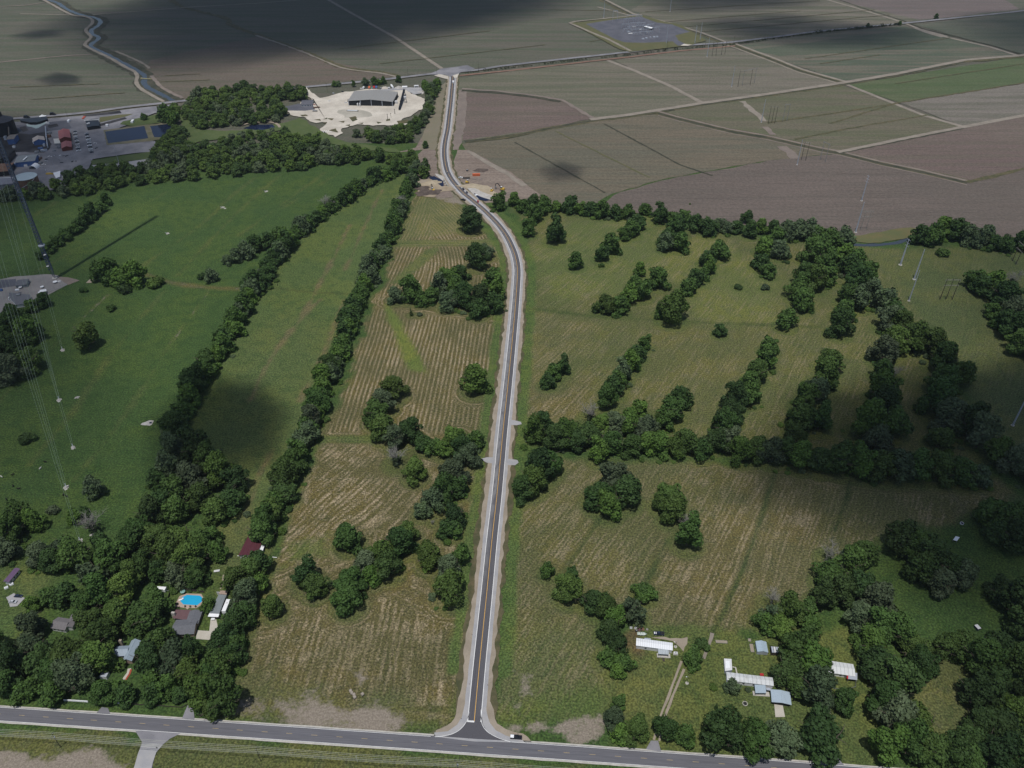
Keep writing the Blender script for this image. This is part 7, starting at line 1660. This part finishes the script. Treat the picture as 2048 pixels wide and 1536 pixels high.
ALLT = []
for si, (where, grp, lst) in enumerate(STANDS):
    for (x, y, d, k) in lst:
        vis = math.hypot(math.hypot(x, y), H)
        ALLT.append([d / vis, si, x, y, d, k])
cap = {'t': 296, 's': 60, 'd': 40, 'b': 60, 'c': 20}
order = sorted(ALLT, key=lambda e: -e[0])
cnt = 0
chosen, rest = [], []
for e in order:
    if e[5] in 'ts':
        cnt += 1
        (chosen if cnt <= 292 else rest).append(e)
    else: chosen.append(e)
def project(x, y, z):
    dz = z - H
    d = y * CP - dz * SP; up = y * SP + dz * CP
    return 1024 + FPX * x / d, 768 - FPX * up / d
adj = {0: "leafy green", 1: "dark green", 2: "grey-green", 3: "bright green"}
tr = random.Random(99)
bystand = {}
for e in chosen: bystand.setdefault((e[1], e[5]), []).append(e)
for (si, k), lst in bystand.items():
    where, grp, _ = STANDS[si]
    vert = si in (0, 2, 12)
    lst.sort(key=lambda e: (project(e[2], e[3], 5)[1 if vert else 0]))
    n = len(lst)
    for i, e in enumerate(lst):
        x, y, d = e[2], e[3], e[4]
        big = d > 15.5
        mi = tr.choices((0, 1, 2, 3), {8: (4, 2, 3, 1), 19: (1, 6, 1, 0), 20: (2, 5, 1, 1)}.get(si, (5, 3, 1.6, 1.6)))[0]
        if k == 't': name, cat, what = 'tree', 'tree', ("broad " if big else "small ") + adj[mi] + " tree"
        elif k == 's': mi = 2; name, cat, what = 'open_crowned_tree', 'tree', "thin-crowned pale tree"
        elif k == 'd': name, cat, what = 'bare_tree', 'tree', "bare grey leafless tree"
        elif k == 'b': name, cat, what = 'bush', 'bush', "low rounded green bush"
        else: mi = 1; name, cat, what = 'conifer', 'tree', "narrow dark pointed conifer"
        o = ""
        if n > 1:
            o = ", %s from the %s" % (ordw(i + 1), ("far end" if vert else "left"))
            if n > 8 and i >= n / 2: o = ", %s from the %s" % (ordw(n - i), ("near end" if vert else "right"))
        root = thing(name, what + " " + where + o, cat, (x, y, 0), grp if n > 1 else None, tr.uniform(0, 6.28))
        s = d / 2 * 1.0
        hz = s * tr.uniform(.78, 1.12)
        if k == 'd':
            root.scale = (s * .95, s * .95, s * .95); root.location.z = -.05
            kid('trunk', trunk_obj('dead', si % 3, True), root)
            if d > 14: kid('crown', crown_obj('sparse', 5, 2), root).scale = (.55, .55, .6)
            continue
        kind = {'t': 'round', 's': 'sparse', 'b': 'bush', 'c': 'conifer'}[k]
        root.scale = (s, s, hz if k == 't' else s)
        v = tr.randrange({'round': 9, 'sparse': 3, 'bush': 3, 'conifer': 1}[kind])
        kid('trunk', trunk_obj(kind, v % 3, False), root)
        kid('crown', crown_obj(kind, v, mi), root)
# the far woods and the crowns beyond the three hundred largest read as single masses
def mass(name, lst, seed, kind='wood', hr=(.62, .92)):
    """one object, many crowns: leaf meshes appended with numpy"""
    r = random.Random(seed); Vs, Fs, ms, off = [], [], [], 0
    for (x, y, d) in lst:
        me = crown_obj(kind, r.randrange(9 if kind == 'wood' else 3), 0)
        n = len(me.vertices); co = np.empty(n * 3); me.vertices.foreach_get("co", co); co = co.reshape(-1, 3)
        f = np.empty(len(me.polygons) * 4, int); me.loops.foreach_get("vertex_index", f); f = f.reshape(-1, 4)
        a = r.uniform(0, 6.28); s = d / 2; h = s * r.uniform(*hr)
        c2 = np.empty_like(co)
        c2[:, 0] = (co[:, 0] * math.cos(a) - co[:, 1] * math.sin(a)) * s + x
        c2[:, 1] = (co[:, 0] * math.sin(a) + co[:, 1] * math.cos(a)) * s + y
        c2[:, 2] = co[:, 2] * h - .1 * s
        Vs.append(c2); Fs.append(f + off); off += n
        ms.append(np.full(len(f), r.choices((0, 1, 2, 3), (5, 3, 2, 2))[0]))
    V = np.concatenate(Vs); F = np.concatenate(Fs); mi = np.concatenate(ms)
    me = bpy.data.meshes.new(name)
    me.vertices.add(len(V)); me.vertices.foreach_set("co", V.reshape(-1))
    me.loops.add(F.size); me.loops.foreach_set("vertex_index", F.reshape(-1))
    me.polygons.add(len(F)); me.polygons.foreach_set("loop_start", np.arange(len(F)) * 4)
    for m in GREENS: me.materials.append(m)
    me.polygons.foreach_set("material_index", mi.astype(np.int32))
    me.update(calc_edges=True)
    o = bpy.data.objects.new(name, me); COL.objects.link(o)
    o["kind"] = "stuff"; o["label"] = "dense green woodland of the far left seen as one mass"
    return o
W = [(x, y, d) for (_, l) in WOODS for (x, y, d, k) in l]
wo = mass('woodland', W, 21)
ug = []
ur = random.Random(12)
for si in (0, 2, 12, 13, 10, 11, 4, 7, 8, 25, 28, 22):
    L = STANDS[si][2]
    for (x, y, d, k) in L:
        if k != 't': continue
        for _ in range(3):
            a = ur.uniform(0, 6.28); q = ur.uniform(.25, .62) * d
            ug.append((x + q * math.cos(a), y + q * math.sin(a), ur.uniform(3, 7)))
uo = mass('undergrowth', ug, 23, 'bush', (.6, 1.3)); uo['label'] = 'low green undergrowth along the hedgerows and belts'
if rest:
    wr = mass('distant_trees', [(e[2], e[3], e[4]) for e in rest], 22, hr=(.75, 1.1))
    wr["label"] = "smaller far trees of the hedges and meadow edges"
print("trees", len(chosen), "rest", len(rest), "wood", len(W))
# ------------------------------------------------------------------ clouds above the frame and the haze
def vol(name, dens, col, aniso=0.0):
    m = bpy.data.materials.new(name); m.use_nodes = True
    t = m.node_tree; t.nodes.clear()
    o = t.nodes.new("ShaderNodeOutputMaterial"); v = t.nodes.new("ShaderNodeVolumePrincipled")
    v.inputs["Color"].default_value = tuple(col) + (1,)
    v.inputs["Density"].default_value = dens
    v.inputs["Density Attribute"].default_value = ""
    v.inputs["Temperature Attribute"].default_value = ""
    v.inputs["Color Attribute"].default_value = ""
    v.inputs["Anisotropy"].default_value = aniso
    t.links.new(v.outputs[0], o.inputs["Volume"])
    return m
M['cloud'] = vol('cloud_vapour', .034, (.96, .97, 1))
CLOUD_Z = 900.0
def cloud(pts, thick, seed, soft=1.0):
    """a cumulus whose shadow falls on the ground outline given in photo pixels"""
    P = resample([G(*p) for p in pts], 25, True, closed=True)
    sh = Vector((SDIR.x, SDIR.y)) * (CLOUD_Z / SDIR.z)
    c = sum(P, Vector((0, 0))) / len(P)
    n, m = len(P), 14
    V, F = [], []
    for j in range(m + 1):
        q = j / m
        prof = (1 - q ** 2.2) ** (soft + .7)
        for i, p in enumerate(P):
            w = c + (p - c) * (q * 1.25)
            x, y = w.x + sh.x, w.y + sh.y
            lump = .45 + .8 * n1(x, y, 1 / 70., seed) + .5 * n1(x, y, 1 / 28., seed + 2)
            V.append((x, y, CLOUD_Z + thick * prof * lump))
    for j in range(m + 1):
        for i in range(n):
            x, y, z = V[j * n + i]
            V.append((x, y, CLOUD_Z - .3 * (z - CLOUD_Z) - .4))
    b = (m + 1) * n
    for j in range(m):
        for i in range(n):
            k = (i + 1) % n
            F.append((j * n + i, (j + 1) * n + i, (j + 1) * n + k, j * n + k))
            F.append((b + j * n + i, b + j * n + k, b + (j + 1) * n + k, b + (j + 1) * n + i))
    for i in range(n):
        k = (i + 1) % n
        F.append((m * n + i, b + m * n + i, b + m * n + k, m * n + k))
    me = bpy.data.meshes.new('cloud'); me.from_pydata(V, [], F); me.materials.append(M['cloud']); me.update()
    bm = bmesh.new(); bm.from_mesh(me); bmesh.ops.remove_doubles(bm, verts=bm.verts, dist=.01); bmesh.ops.recalc_face_normals(bm, faces=bm.faces); bm.to_mesh(me); bm.free()
    o = bpy.data.objects.new('cloud', me); COL.objects.link(o)
    return struct(o)
cloud([(1545, 905), (1600, 850), (1640, 800), (1720, 790), (1840, 740), (1960, 740), (2200, 700), (2450, 800), (2450, 1180), (2100, 1230), (1960, 1215), (1850, 1170), (1780, 1080), (1690, 1060), (1610, 1010), (1520, 990), (1500, 940)], 98, 1, 1.0)
cloud([(300, 850), (350, 800), (430, 760), (520, 770), (570, 830), (540, 920), (450, 960), (350, 970), (300, 930)], 60, 2, 1.1)
cloud([(170, 45), (300, 5), (500, -40), (860, -60), (1120, -40), (1080, 12), (980, 38), (860, 62), (740, 92), (600, 98), (480, 118), (350, 125), (250, 100), (200, 75)], 150, 3, 1.0)
cloud([(-300, 300), (-60, 235), (60, 235), (160, 245), (330, 255), (350, 320), (250, 370), (120, 410), (-60, 470), (-300, 480)], 42, 4, 1.0)
cloud([(1400, 45), (1560, 30), (1760, 52), (1860, 64), (1800, 92), (1650, 96), (1540, 88), (1440, 70)], 48, 5, 1.0)
cloud([(1930, 40), (2060, 20), (2400, 0), (2400, 110), (2100, 110), (2000, 90)], 45, 6, 1.0)
cloud([(70, 160), (110, 145), (160, 155), (155, 168), (100, 172)], 40, 7, 1.2)
cloud([(20, 72), (60, 62), (130, 60), (120, 74), (60, 80)], 34, 8, 1.2)
cloud([(1070, 340), (1120, 322), (1170, 335), (1160, 360), (1100, 365)], 25, 9, 1.2)
cloud([(1300, -20), (1560, -30), (1620, 6), (1480, 22), (1330, 20)], 36, 10, 1.0)
cloud([(-400, 420), (0, 410), (160, 440), (230, 540), (220, 700), (260, 860), (200, 1000), (60, 1100), (-400, 1150)], 21, 11, 1.2)  # thin cloud out of view, widened to darken the left pasture
cloud([(1830, 480), (2060, 470), (2500, 480), (2500, 760), (2040, 730), (1900, 680), (1830, 580)], 13, 13, 1.2)  # unseen thin veil of cloud, added to dim the right pasture
cloud([(1840, 1330), (2060, 1240), (2300, 1300), (2300, 1600), (1980, 1560), (1900, 1480)], 15, 12, 1.2)
hz = MB()
hz.box((0, 4000, -1.5), (9000, 12000, 551.5))
ho = hz.build('haze', vol('haze_air', .000038, (.80, .9, 1.0), .3))
ho["kind"] = "stuff"; ho["label"] = "thin blue-grey air haze over the whole place"
